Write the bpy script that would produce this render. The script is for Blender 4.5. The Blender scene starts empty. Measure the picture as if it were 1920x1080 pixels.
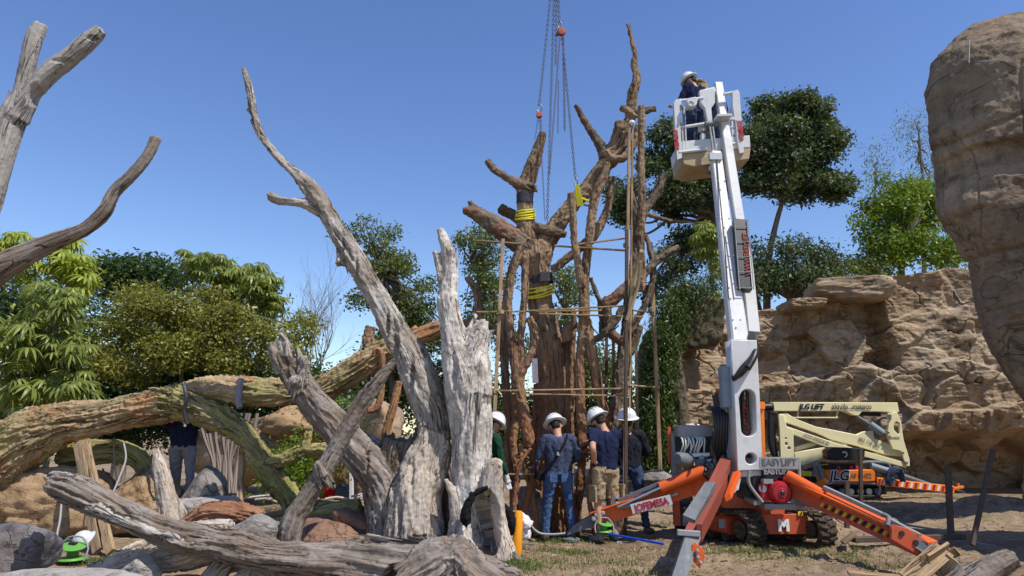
import bpy, bmesh, math, random
import numpy as np
from mathutils import Vector, Matrix
R = math.radians
scene = bpy.context.scene
# ---------------------------------------------------------------- camera, sky, sun, exposure
FPX = 1280.0; HOR = 803.0; EYE = 1.6
PITCH = math.atan((HOR-540)/FPX)
cam_d = bpy.data.cameras.new('camera'); cam = bpy.data.objects.new('camera', cam_d)
scene.collection.objects.link(cam); scene.camera = cam
cam.location = (0, 0, EYE); cam.rotation_euler = (math.pi/2+PITCH, 0, 0)
cam_d.sensor_width = 36; cam_d.lens = 24; cam_d.clip_end = 600; cam_d.clip_start = 0.05
SUN_EL = R(56); SUN_AZ = math.atan2(0.80, -0.60)          # clockwise from +Y
world = bpy.data.worlds.new('World'); scene.world = world; world.use_nodes = True
wn = world.node_tree; bg = wn.nodes['Background']
sky = wn.nodes.new('ShaderNodeTexSky'); sky.sky_type = 'NISHITA'; sky.sun_disc = False
sky.sun_elevation = SUN_EL; sky.sun_rotation = SUN_AZ; sky.altitude = 300
sky.air_density = 1.12; sky.dust_density = 0.1; sky.ozone_density = 3.0
hs = wn.nodes.new('ShaderNodeHueSaturation'); hs.inputs['Saturation'].default_value = 1.14; hs.inputs['Hue'].default_value = .512
wn.links.new(sky.outputs[0], hs.inputs['Color']); wn.links.new(hs.outputs[0], bg.inputs[0]); bg.inputs[1].default_value = 0.150
sd = bpy.data.lights.new('sun', 'SUN'); sun = bpy.data.objects.new('sun', sd); scene.collection.objects.link(sun)
sd.energy = 4.7; sd.angle = R(0.5); sd.color = (1.0, 0.945, 0.86)
sv = Vector((math.sin(SUN_AZ)*math.cos(SUN_EL), math.cos(SUN_AZ)*math.cos(SUN_EL), math.sin(SUN_EL)))
sun.rotation_euler = sv.to_track_quat('Z', 'Y').to_euler(); sun.location = (20, -10, 30)
vs = scene.view_settings; vs.view_transform = 'Standard'; vs.look = 'None'; vs.gamma = 1; vs.exposure = 0.18
vs.use_curve_mapping = False
scene.render.engine = 'CYCLES'
scene.cycles.max_bounces = 6; scene.cycles.transparent_max_bounces = 8
# ---------------------------------------------------------------- measuring helpers
CT, ST = math.cos(PITCH), math.sin(PITCH)
def P(px, py, Y):
    """world point that the photograph shows at pixel px,py, standing Y metres away"""
    a = (px-960)/FPX; u = (540-py)/FPX
    dy = CT-ST*u; dz = ST+CT*u
    t = Y/dy
    return Vector((a*t, Y, EYE+dz*t))
def G(px, py, z=0.0):
    """ground point (height z) seen at the pixel"""
    a = (px-960)/FPX; u = (540-py)/FPX
    dy = CT-ST*u; dz = ST+CT*u
    t = (z-EYE)/dz
    return Vector((a*t, dy*t, z))
def S(n, Y): return n*Y/FPX*1.0
col = scene.collection
random.seed(7); rng = np.random.default_rng(7)
# ---------------------------------------------------------------- naming
def link(o, parent=None):
    col.objects.link(o)
    if parent is not None: o.parent = parent
    return o
def tag(o, label=None, cat=None, group=None, kind=None):
    if label: o['label'] = label
    if cat: o['category'] = cat
    if group: o['group'] = group
    if kind: o['kind'] = kind
    return o
def thing(name, label, cat, loc=(0, 0, 0), group=None, rz=0):
    o = bpy.data.objects.new(name, None); link(o); o.location = loc; o.rotation_euler = (0, 0, rz)
    o.empty_display_size = .1
    return tag(o, label, cat, group)
def mesh_obj(name, me, mat=None, parent=None, smooth=True, base=None):
    """link a mesh given in world coordinates; under a thing it is moved into that thing's frame"""
    o = bpy.data.objects.new(name, me)
    if mat is not None and not me.materials: me.materials.append(mat)
    if smooth: me.shade_smooth()
    link(o, parent)
    if parent is not None:
        me.transform(wm(parent).inverted())
    return o
def wm(o):
    m = Matrix.LocRotScale(o.location, o.rotation_euler, o.scale)
    return wm(o.parent) @ m if o.parent else m
def np_mesh(name, V, F, smooth=True):
    """V (n,3), F (m,k) uniform polygons"""
    me = bpy.data.meshes.new(name); V = np.asarray(V, dtype=np.float32); F = np.asarray(F, dtype=np.int32)
    k = F.shape[1]
    me.vertices.add(len(V)); me.vertices.foreach_set('co', V.ravel())
    me.loops.add(F.size); me.loops.foreach_set('vertex_index', F.ravel())
    me.polygons.add(len(F)); me.polygons.foreach_set('loop_start', np.arange(0, F.size, k, dtype=np.int32))
    me.update(calc_edges=True)
    if smooth: me.shade_smooth()
    return me
def attr(me, name, arr, dom='POINT'):
    arr = np.asarray(arr, dtype=np.float32)
    if arr.ndim == 2:
        a = me.attributes.new(name, 'FLOAT_VECTOR', dom); a.data.foreach_set('vector', arr.ravel())
    else:
        a = me.attributes.new(name, 'FLOAT', dom); a.data.foreach_set('value', arr.ravel())
# ---------------------------------------------------------------- numpy gradient noise
_pr = np.random.default_rng(3); _perm = _pr.permutation(256); _perm = np.concatenate([_perm, _perm, _perm])
_g = _pr.normal(size=(256, 3)); _g /= np.linalg.norm(_g, axis=1)[:, None]
def pn(p, seed=0):
    p = np.asarray(p, dtype=np.float64)+seed*17.31
    i = np.floor(p).astype(int); f = p-i; i &= 255
    w = f*f*f*(f*(f*6-15)+10)
    out = 0
    for dx in (0, 1):
        wx = w[:, 0] if dx else 1-w[:, 0]
        for dy in (0, 1):
            wy = w[:, 1] if dy else 1-w[:, 1]
            for dz in (0, 1):
                wz = w[:, 2] if dz else 1-w[:, 2]
                h = _perm[_perm[_perm[(i[:, 0]+dx) & 255]+((i[:, 1]+dy) & 255)]+((i[:, 2]+dz) & 255)]
                g = _g[h]
                out = out+wx*wy*wz*(g[:, 0]*(f[:, 0]-dx)+g[:, 1]*(f[:, 1]-dy)+g[:, 2]*(f[:, 2]-dz))
    return out*1.6
def fbm(p, o=4, seed=0):
    r = 0; a = 1
    for k in range(o): r = r+a*pn(np.asarray(p)*2**k, seed+k*5); a *= .5
    return r
# ---------------------------------------------------------------- materials
MATS = {}
class NT:
    def __init__(s, name):
        m = bpy.data.materials.new(name); m.use_nodes = True; s.m = m; s.t = m.node_tree
        s.b = s.t.nodes['Principled BSDF']; s.out = s.t.nodes['Material Output']
        s.b.inputs['Specular IOR Level'].default_value = .3
    def n(s, typ, **kw):
        nd = s.t.nodes.new(typ)
        for k, v in kw.items():
            if hasattr(nd, k): setattr(nd, k, v)
            else: nd.inputs[k.replace('_', ' ')].default_value = v
        return nd
    def l(s, a, b): s.t.links.new(a, b)
    def coord(s, kind='Object', scale=(1, 1, 1)):
        if kind == 'grain':
            c = s.n('ShaderNodeAttribute', attribute_name='grain').outputs['Vector']
        else: c = s.n('ShaderNodeTexCoord').outputs[kind]
        mp = s.n('ShaderNodeMapping'); mp.inputs['Scale'].default_value = scale; s.l(c, mp.inputs['Vector'])
        return mp.outputs[0]
    def noise(s, vec, scale, detail=5, rough=.55, dist=0):
        nd = s.n('ShaderNodeTexNoise'); nd.inputs['Scale'].default_value = scale; nd.inputs['Detail'].default_value = detail
        nd.inputs['Roughness'].default_value = rough; nd.inputs['Distortion'].default_value = dist
        s.l(vec, nd.inputs['Vector']); return nd.outputs['Fac']
    def vor(s, vec, scale, feature='F1'):
        nd = s.n('ShaderNodeTexVoronoi', feature=feature); nd.inputs['Scale'].default_value = scale
        s.l(vec, nd.inputs['Vector']); return nd.outputs['Distance']
    def ramp(s, fac, stops, interp='LINEAR'):
        r = s.n('ShaderNodeValToRGB'); cr = r.color_ramp; cr.interpolation = interp
        while len(cr.elements) < len(stops): cr.elements.new(.5)
        for e, (p, c) in zip(cr.elements, stops):
            e.position = p; e.color = (*c, 1) if len(c) == 3 else c
        s.l(fac, r.inputs[0]); return r.outputs[0]
    def mix(s, fac, a, b, mode='MIX'):
        m = s.n('ShaderNodeMix', data_type='RGBA', blend_type=mode)
        for v, i in ((fac, 0), (a, 6), (b, 7)):
            if isinstance(v, (int, float)): m.inputs[i].default_value = v
            elif isinstance(v, tuple): m.inputs[i].default_value = (*v, 1)
            else: s.l(v, m.inputs[i])
        return m.outputs[2]
    def math(s, op, a, b=0.0):
        m = s.n('ShaderNodeMath', operation=op)
        for v, i in ((a, 0), (b, 1)):
            if isinstance(v, (int, float)): m.inputs[i].default_value = v
            else: s.l(v, m.inputs[i])
        return m.outputs[0]
    def bump(s, h, strength=.5, dist=.02, prev=None):
        b = s.n('ShaderNodeBump'); b.inputs['Strength'].default_value = strength; b.inputs['Distance'].default_value = dist
        s.l(h, b.inputs['Height'])
        if prev: s.l(prev, b.inputs['Normal'])
        return b.outputs[0]
    def fin(s, colr=None, rough=.8, normal=None, metal=0, spec=None):
        if colr is not None:
            if isinstance(colr, tuple): s.b.inputs['Base Color'].default_value = (*colr, 1)
            else: s.l(colr, s.b.inputs['Base Color'])
        if isinstance(rough, (int, float)): s.b.inputs['Roughness'].default_value = rough
        else: s.l(rough, s.b.inputs['Roughness'])
        s.b.inputs['Metallic'].default_value = metal
        if spec is not None: s.b.inputs['Specular IOR Level'].default_value = spec
        if normal is not None: s.l(normal, s.b.inputs['Normal'])
        return s.m
def wood_mat(name, dark, mid, light, patch=None, patch_amt=.5, patch_scale=1.3, red=None, bump=.9, f=1.0, holes=False, mossz=None, crack=.022, st=.10):
    """weathered wood or bark: long streaks along the limb's own grain"""
    s = NT(name)
    v = s.coord('grain', (1, 1, st)); v2 = s.coord('grain', (1, 1, min(1, st*3))); vo = s.coord('grain', (1, 1, 1))
    a = s.noise(v, 24*f, 6, .62, .6); b = s.noise(v2, 7*f, 5, .6, .4); c = s.noise(vo, 2.2*f, 4)
    h = s.math('ADD', s.math('MULTIPLY', a, .6), s.math('MULTIPLY', b, .4))
    colr = s.ramp(h, [(.33, dark), (.47, mid), (.62, light)])
    colr = s.mix(s.ramp(c, [(.35, (0, 0, 0)), (.65, (1, 1, 1))]), colr, s.mix(.55, colr, light))
    if patch:
        pm = s.ramp(s.noise(vo, patch_scale, 5, .65), [(.5-.2*patch_amt, (0, 0, 0)), (.72-.2*patch_amt, (1, 1, 1))])
        colr = s.mix(s.math('MULTIPLY', pm, .85), colr, s.mix(h, s.mix(.5, dark, patch), patch))
    if red:
        pm = s.ramp(s.noise(vo, 2.4, 4, .6), [(.52, (0, 0, 0)), (.66, (1, 1, 1))])
        colr = s.mix(s.math('MULTIPLY', pm, .7), colr, red)
    if mossz:
        g = s.n('ShaderNodeNewGeometry'); sx = s.n('ShaderNodeSeparateXYZ'); s.l(g.outputs['Position'], sx.inputs[0])
        m0, m1, mc = mossz
        mm = s.n('ShaderNodeMapRange'); mm.inputs[1].default_value = m1; mm.inputs[2].default_value = m0
        s.l(sx.outputs[2], mm.inputs[0])
        colr = s.mix(s.math('MULTIPLY', mm.outputs[0], s.ramp(s.noise(vo, 3, 4), [(.25, (.3, .3, .3)), (.6, (1, 1, 1))])), colr, s.mix(h, s.mix(.6, dark, mc), mc))
    if holes:
        hd = s.vor(s.coord('grain', (1, 1, .55)), 20)
        hm = s.ramp(hd, [(.10, (1, 1, 1)), (.17, (0, 0, 0))])
        gate = s.ramp(s.noise(vo, 5, 3), [(.48, (0, 0, 0)), (.56, (1, 1, 1))])
        colr = s.mix(s.math('MULTIPLY', hm, gate), colr, (.03, .025, .02))
    # drying cracks: thin dark lines that run along the grain
    cn = s.noise(s.coord('grain', (1, 1, .07)), 13*f, 3, .5, .9); ck = s.ramp(s.math('ABSOLUTE', s.math('SUBTRACT', cn, .5)), [(.0, (1, 1, 1)), (crack, (0, 0, 0))])
    ck = s.math('MULTIPLY', ck, s.ramp(s.noise(v2, 4*f, 3), [(.44, (0, 0, 0)), (.54, (1, 1, 1))]))
    fn = s.noise(s.coord('grain', (1, 1, .05)), 75*f, 3, .6)
    colr = s.mix(s.ramp(fn, [(.3, (.75, .75, .75)), (.5, (0, 0, 0))]), colr, s.mix(.55, colr, dark))
    colr = s.mix(s.math('MULTIPLY', ck, .85), colr, tuple(x*.45 for x in dark))
    nrm = s.bump(h, bump, .03); nrm = s.bump(s.math('SUBTRACT', s.math('MULTIPLY', fn, .4), ck), .9, .02, nrm); nrm = s.bump(s.noise(vo, 60*f, 4), .4, .008, nrm)
    return s.fin(colr, .88, nrm, spec=.15)
def rock_mat(name, cols, scale=1.0, streak=None, spots=None, bump=.8):
    s = NT(name); v = s.coord('Object'); vb = s.coord('Object', (1, 1, 2.6))
    a = s.noise(vb, 1.1*scale, 8, .62, .5); b = s.noise(v, 9*scale, 8, .7); c = s.noise(v, 0.45*scale, 3)
    h = s.math('ADD', s.math('MULTIPLY', a, .65), s.math('MULTIPLY', b, .35))
    colr = s.ramp(h, [(.38, cols[0]), (.47, cols[1]), (.57, cols[2])])
    fq = s.noise(s.coord('Object', (1, 1, 1.7)), .8*scale, 6, .55, 1.2); fis = s.ramp(s.math('ABSOLUTE', s.math('SUBTRACT', fq, .5)), [(.0, (1, 1, 1)), (.012, (0, 0, 0))])
    fis = s.math('MULTIPLY', fis, s.ramp(s.noise(v, .9*scale, 2), [(.45, (0, 0, 0)), (.55, (1, 1, 1))]))
    gr_ = s.noise(v, 34*scale, 4, .75); colr = s.mix(s.ramp(gr_, [(.36, (.7, .7, .7)), (.5, (0, 0, 0))]), colr, s.mix(.5, colr, cols[0]))
    colr = s.mix(s.math('MULTIPLY', fis, .8), colr, cols[0])
    colr = s.mix(s.ramp(c, [(.42, (0, 0, 0)), (.6, (1, 1, 1))]), colr, s.mix(.6, colr, cols[3]))
    if streak:
        st = s.ramp(s.noise(s.coord('Object', (1, 1, .12)), 2.6*scale, 5, .6), [(.5, (0, 0, 0)), (.68, (1, 1, 1))])
        colr = s.mix(s.math('MULTIPLY', st, .6), colr, streak)
    if spots:
        st = s.ramp(s.noise(v, 5*scale, 5, .7), [(.58, (0, 0, 0)), (.68, (1, 1, 1))])
        colr = s.mix(s.math('MULTIPLY', st, .6), colr, spots)
    nrm = s.bump(h, bump, .10); nrm = s.bump(s.math('SUBTRACT', s.math('MULTIPLY', gr_, .6), fis), .9, .03, nrm)
    return s.fin(colr, .92, nrm, spec=.12)
def paint(name, c, rough=.4, dirt=(.16, .12, .08), amt=.3, metal=0, spots=None, sc=6):
    s = NT(name); v = s.coord('Object')
    d = s.ramp(s.noise(v, sc, 7, .68), [(.56-.12*amt, (0, 0, 0)), (.78-.12*amt, (1, 1, 1))])
    f = s.ramp(s.noise(v, sc*6, 5, .7), [(.58, (0, 0, 0)), (.70, (1, 1, 1))])
    dd = s.math('MAXIMUM', s.math('MULTIPLY', d, amt), s.math('MULTIPLY', f, amt*.8))
    colr = s.mix(dd, c, dirt)
    if spots: colr = s.mix(s.math('MULTIPLY', s.ramp(s.noise(v, sc*2.5, 5, .7), [(.6, (0, 0, 0)), (.65, (1, 1, 1))]), .8), colr, spots)
    rr = s.n('ShaderNodeMapRange'); rr.inputs[3].default_value = rough; rr.inputs[4].default_value = .85; s.l(dd, rr.inputs[0])
    return s.fin(colr, rr.outputs[0], s.bump(s.noise(v, 30, 4), .06, .004), metal, .4)
def cloth(name, c, c2=None):
    s = NT(name); v = s.coord('Object'); h = s.noise(v, 9, 5, .6)
    colr = s.mix(s.ramp(h, [(.35, (0, 0, 0)), (.65, (1, 1, 1))]), c, c2 or tuple(x*.72 for x in c))
    w = s.noise(s.coord('Object', (1, 1, 1.6)), 16, 4, .5, .6)
    nrm = s.bump(w, .35, .02); nrm = s.bump(s.noise(v, 260, 2), .25, .002, nrm)
    return s.fin(colr, .95, nrm, spec=.08)
def leaf_mat(name, c1, c2, c3=None, trans=.3, rough=.42):
    s = NT(name); at = s.n('ShaderNodeAttribute', attribute_name='tint').outputs['Fac']
    stops = [(.0, c1), (.7, c2)] + ([(1., c3)] if c3 else [])
    colr = s.ramp(at, stops)
    s.fin(colr, rough, None, spec=.35)
    tr = s.n('ShaderNodeBsdfTranslucent'); s.l(s.mix(.5, colr, (.25, .32, .03)), tr.inputs[0])
    mx = s.n('ShaderNodeMixShader'); mx.inputs[0].default_value = trans
    s.l(s.b.outputs[0], mx.inputs[1]); s.l(tr.outputs[0], mx.inputs[2]); s.l(mx.outputs[0], s.out.inputs[0])
    return s.m
def plain(name, c, rough=.6, metal=0):
    s = NT(name); return s.fin(c, rough, None, metal)
M = {}
M['dead'] = wood_mat('weathered_wood', (.05, .036, .028), (.29, .25, .215), (.58, .55, .51), st=.2, crack=.034, patch=(.27, .21, .155), patch_amt=.55, holes=True)
M['dead_tan'] = wood_mat('tan_dead_wood', (.13, .085, .055), (.42, .325, .24), (.64, .55, .45), patch=(.48, .44, .40), patch_amt=.5, holes=True)
M['dead_white'] = wood_mat('bleached_wood', (.14, .10, .075), (.46, .41, .36), (.72, .68, .62), patch=(.27, .22, .18), patch_amt=.35, patch_scale=4, st=.4, f=.8, bump=.5, holes=True)
M['dead_grey'] = wood_mat('grey_log_wood', (.032, .025, .02), (.17, .138, .113), (.37, .33, .295), patch=(.22, .155, .105), patch_amt=.55, crack=.03)
M['fork'] = wood_mat('grey_trunk_wood', (.12, .105, .09), (.29, .265, .24), (.42, .39, .355), holes=True, bump=.5, patch=(.20, .15, .10), patch_amt=.1)
M['bark_y'] = wood_mat('mossy_bark', (.05, .032, .018), (.29, .20, .115), (.49, .375, .22), patch=(.32, .29, .115), patch_amt=.35, crack=.035, patch_scale=1.6, red=(.36, .16, .07), bump=1, f=.8)
M['bark_moss'] = wood_mat('green_mossy_bark', (.05, .04, .018), (.25, .195, .095), (.43, .365, .185), patch=(.32, .31, .09), patch_amt=.5, crack=.03, patch_scale=2.2, bump=1, f=.9)
M['bark_o'] = wood_mat('orange_bark', (.10, .045, .02), (.34, .17, .08), (.48, .27, .14), bump=1)
M['vine'] = wood_mat('brown_bark', (.05, .032, .02), (.25, .165, .10), (.40, .285, .185), patch=(.19, .12, .075), patch_amt=.4, bump=1, mossz=(1.2, 3.6, (.33, .135, .065)), f=1.3, crack=.03)
M['vine_r'] = wood_mat('reddish_bark', (.055, .025, .016), (.31, .14, .07), (.45, .25, .14), patch=(.28, .25, .09), patch_amt=.2, bump=1, f=1.3)
M['vine_t'] = wood_mat('brown_limb_bark', (.035, .026, .02), (.15, .112, .08), (.28, .22, .16), patch=(.14, .10, .065), patch_amt=.4, red=(.24, .085, .05), bump=1, f=1.3)
M['redlog'] = wood_mat('red_fibrous_wood', (.06, .025, .015), (.24, .11, .06), (.38, .2, .12), bump=1)
M['plank'] = wood_mat('raw_timber', (.12, .07, .035), (.33, .215, .115), (.47, .335, .20), bump=.3)
M['plank_d'] = wood_mat('old_timber', (.07, .045, .025), (.22, .15, .09), (.33, .24, .15), bump=.4)
M['cliff'] = rock_mat('cliff_rock', [(.11, .076, .05), (.345, .255, .17), (.48, .385, .275), (.385, .25, .14)], .9, streak=(.25, .23, .205), spots=(.16, .12, .09))
M['mass'] = rock_mat('overhang_rock', [(.10, .07, .045), (.29, .21, .14), (.40, .305, .21), (.24, .18, .125)], .8, streak=(.15, .115, .085), spots=(.12, .08, .05), bump=1)
M['sand'] = rock_mat('beige_rock', [(.14, .09, .05), (.38, .26, .155), (.50, .37, .235), (.40, .25, .13)], 1.3, bump=.8, spots=(.16, .10, .06))
M['mound_rock'] = rock_mat('dark_mound_rock', [(.05, .04, .03), (.13, .105, .075), (.22, .175, .12), (.12, .11, .05)], 1.2)
M['grey_rock'] = rock_mat('grey_rock', [(.10, .09, .085), (.26, .25, .24), (.40, .38, .36), (.28, .23, .19)], 1.4)
M['pale_rock'] = rock_mat('pale_rock', [(.25, .22, .2), (.42, .39, .36), (.55, .52, .48), (.38, .34, .3)], 1.6)
M['blue_rock'] = rock_mat('slate_rock', [(.07, .07, .08), (.17, .17, .19), (.28, .27, .28), (.26, .20, .17)], 1.5)
M['red_rock'] = rock_mat('reddish_rock', [(.13, .075, .05), (.27, .16, .105), (.36, .23, .16), (.30, .18, .12)], 1.2)
M['orange'] = paint('orange_paint', (.72, .115, .018), .38, (.13, .07, .04), .35)
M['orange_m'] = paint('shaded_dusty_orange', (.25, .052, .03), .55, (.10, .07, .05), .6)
M['orange_d'] = paint('muddy_orange_paint', (.52, .085, .03), .5, (.12, .08, .055), .6)
M['orange_l'] = paint('light_orange_paint', (.80, .20, .02), .35, (.2, .1, .05), .15)
M['white'] = paint('white_paint', (.60, .60, .60), .4, (.26, .22, .18), .42, sc=4)
M['greyw'] = paint('grey_white_paint', (.55, .56, .58), .4, (.25, .2, .15), .3)
M['cream'] = paint('cream_paint', (.80, .72, .42), .38, (.35, .27, .12), .22)
M['galv'] = paint('galvanised_steel', (.26, .265, .265), .6, (.14, .12, .10), .5, metal=0, spots=(.15, .155, .16))
M['galv_d'] = paint('dull_steel', (.13, .14, .15), .6, (.07, .06, .055), .5, metal=0, spots=(.22, .22, .22))
M['chrome'] = plain('chrome_rod', (.6, .6, .6), .18, 1)
M['black'] = paint('black_plastic', (.022, .022, .024), .45, (.1, .08, .06), .3)
M['hose'] = paint('black_hose', (.018, .018, .02), .4, (.09, .07, .05), .25)
M['redtext'] = plain('faded_red_print', (.25, .05, .03), .8)
M['rust'] = paint('rusty_steel', (.07, .05, .038), .75, (.17, .085, .04), .6)
M['bluegrey'] = paint('blue_grey_panel', (.20, .25, .30), .5, (.1, .09, .08), .3)
M['mud'] = rock_mat('muddy_rubber', [(.04, .03, .022), (.12, .09, .065), (.20, .155, .115), (.1, .075, .055)], 6, bump=1)
M['redp'] = paint('red_engine_cover', (.42, .012, .02), .35, (.05, .03, .03), .25)
M['text_r'] = plain('red_lettering', (.42, .015, .02), .5)
M['text_k'] = plain('black_lettering', (.02, .022, .04), .5)
M['text_w'] = plain('white_lettering', (.75, .74, .72), .5)
M['text_g'] = plain('grey_lettering', (.13, .13, .13), .5)
M['yellow'] = paint('yellow_webbing', (.72, .66, .03), .7, (.3, .22, .05), .2)
M['ytape'] = plain('yellow_paint', (.75, .55, .03), .5)
M['navy'] = cloth('navy_cloth', (.018, .024, .06)); M['navy2'] = cloth('slate_navy_cloth', (.06, .075, .125)); M['navy3'] = cloth('faded_black_cloth', (.022, .024, .032))
M['denim'] = cloth('blue_denim', (.075, .125, .24), (.04, .07, .15)); M['denim_d'] = cloth('dark_work_cloth', (.05, .075, .14), (.03, .04, .08))
M['khaki'] = cloth('khaki_cloth', (.36, .27, .16), (.27, .2, .12)); M['green_c'] = cloth('green_fleece', (.015, .06, .035))
M['grey_c'] = cloth('grey_cloth', (.22, .22, .24)); M['black_c'] = cloth('black_cloth', (.014, .014, .016)); M['tan_c'] = cloth('tan_cloth', (.45, .32, .16))
M['white_c'] = cloth('white_cloth', (.7, .7, .69)); M['red_c'] = cloth('red_cloth', (.55, .02, .02)); M['bluegrey_c'] = cloth('grey_blue_cloth', (.1, .13, .17))
M['tarp'] = cloth('grey_band_wrap', (.06, .06, .075)); M['lav'] = cloth('lavender_band_wrap', (.30, .27, .33))
M['helmet'] = paint('white_helmet_shell', (.64, .65, .66), .3, (.35, .32, .28), .25); M['glass_k'] = plain('dark_glasses', (.01, .01, .012), .15)
M['sole'] = plain('shoe_leather', (.10, .08, .065), .8); M['hair'] = plain('dark_hair', (.02, .014, .01), .7)
s = NT('skin'); M['skin'] = s.fin(s.mix(s.noise(s.coord(), 14, 4), (.50, .28, .19), (.40, .20, .13)), .55, None, spec=.35); s.b.inputs['Subsurface Weight'].default_value = .08
M['tanp'] = paint('beige_panel', (.40, .30, .18), .6, (.2, .14, .08), .5); M['white_hose'] = plain('pale_hose', (.62, .62, .58), .5); M['cable2'] = plain('ochre_hose', (.35, .24, .10), .6)
M['lime'] = plain('lime_plastic', (.12, .33, .06), .45); M['blue'] = plain('blue_hose', (.01, .09, .55), .4); M['cable'] = plain('grey_cable', (.30, .30, .28), .6)
M['ocyl'] = paint('orange_yellow_marker', (.85, .33, .012), .45, (.15, .07, .02), .3); M['bag'] = paint('white_sack', (.62, .60, .60), .7, (.3, .25, .2), .4)
M['rusthoist'] = paint('red_hoist_paint', (.42, .09, .05), .5, (.12, .06, .04), .5); M['chain'] = plain('steel_chain', (.20, .19, .18), .45, .7); M['chain_r'] = plain('rusty_chain', (.17, .10, .075), .6, .4)
M['straw'] = plain('dry_straw', (.34, .26, .14), .9)
M['l_dark'] = leaf_mat('dark_glossy_leaf', (.022, .042, .018), (.075, .105, .045), (.17, .19, .10), .22, .55)
M['l_mid'] = leaf_mat('mid_green_leaf', (.03, .05, .018), (.12, .15, .04), (.28, .28, .09), .38)
M['l_bright'] = leaf_mat('bright_green_leaf', (.05, .10, .012), (.16, .25, .02), (.30, .38, .06), .42)
M['l_yel'] = leaf_mat('yellow_green_leaf', (.07, .08, .015), (.28, .26, .05), (.50, .46, .14), .35)
M['l_umb'] = leaf_mat('umbrella_leaf', (.06, .10, .02), (.27, .31, .07), (.56, .53, .20), .35, .36)
M['l_umby'] = leaf_mat('yellow_umbrella_leaf', (.16, .22, .02), (.34, .38, .04), (.50, .46, .06), .35)
M['l_wisp'] = leaf_mat('pale_grey_leaf', (.07, .10, .06), (.17, .21, .11), (.24, .28, .16), .3)
M['l_dkgrn'] = leaf_mat('deep_green_leaf', (.015, .04, .012), (.045, .085, .025), (.09, .13, .05), .25)
M['l_moss'] = leaf_mat('hanging_moss_leaf', (.02, .04, .01), (.06, .10, .02), (.16, .20, .05), .2)
M['l_grass'] = leaf_mat('grass_blade', (.05, .10, .02), (.13, .20, .045), (.28, .28, .12), .35)
M['l_dry'] = leaf_mat('dry_grass_blade', (.20, .14, .07), (.34, .26, .14), (.45, .36, .2), .2)
M['trunkb'] = wood_mat('tree_bark', (.05, .035, .025), (.15, .12, .09), (.25, .21, .17), f=.8)
M['twig'] = wood_mat('bare_twig_bark', (.12, .09, .075), (.25, .20, .17), (.34, .29, .25), f=.8)
# ---------------------------------------------------------------- organic limbs: voxel-joined tubes, displaced along their own grain
def spline(pts, step=.6):
    pts = np.array([list(p[:3])+[p[3]] for p in pts], float)
    if len(pts) == 2: pts = np.vstack([pts[0], (pts[0]+pts[1])/2, pts[1]])
    out = []; n = len(pts)
    for i in range(n-1):
        p0 = pts[max(i-1, 0)]; p1 = pts[i]; p2 = pts[i+1]; p3 = pts[min(i+2, n-1)]
        L = np.linalg.norm(p2[:3]-p1[:3]); k = max(2, int(L/max(.012, step*min(p1[3], p2[3])))); k = min(k, 24)
        for j in range(k):
            t = j/k
            out.append(.5*((2*p1)+(-p0+p2)*t+(2*p0-5*p1+4*p2-p3)*t*t+(-p0+3*p1-3*p2+p3)*t**3))
    out.append(pts[-1]); out = np.array(out); out[:, 3] = np.maximum(out[:, 3], .002)
    return out
def frames(c):
    T = np.gradient(c[:, :3], axis=0); T /= np.linalg.norm(T, axis=1)[:, None]+1e-9
    N = np.zeros_like(T); a = np.array([0, -1., .1]) if abs(T[0][1]) < .9 else np.array([1., 0, 0])
    for i in range(len(T)):
        a = a-T[i]*a.dot(T[i]); a /= np.linalg.norm(a)+1e-9; N[i] = a
    B = np.cross(T, N); return T, N, B
def tube_arrays(c, n=12, sx=1.0):
    T, N, B = frames(c); th = np.linspace(0, 2*np.pi, n, endpoint=False)
    V = c[:, None, :3]+c[:, 3][:, None, None]*(np.cos(th)[None, :, None]*N[:, None, :]+sx*np.sin(th)[None, :, None]*B[:, None, :])
    m = len(c); V = V.reshape(-1, 3)
    i = np.arange(m-1)[:, None]*n; j = np.arange(n)[None, :]; j2 = (j+1) % n
    F = np.stack([i+j, i+j2, i+n+j2, i+n+j], -1).reshape(-1, 4)
    return V, F, m, n
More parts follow.
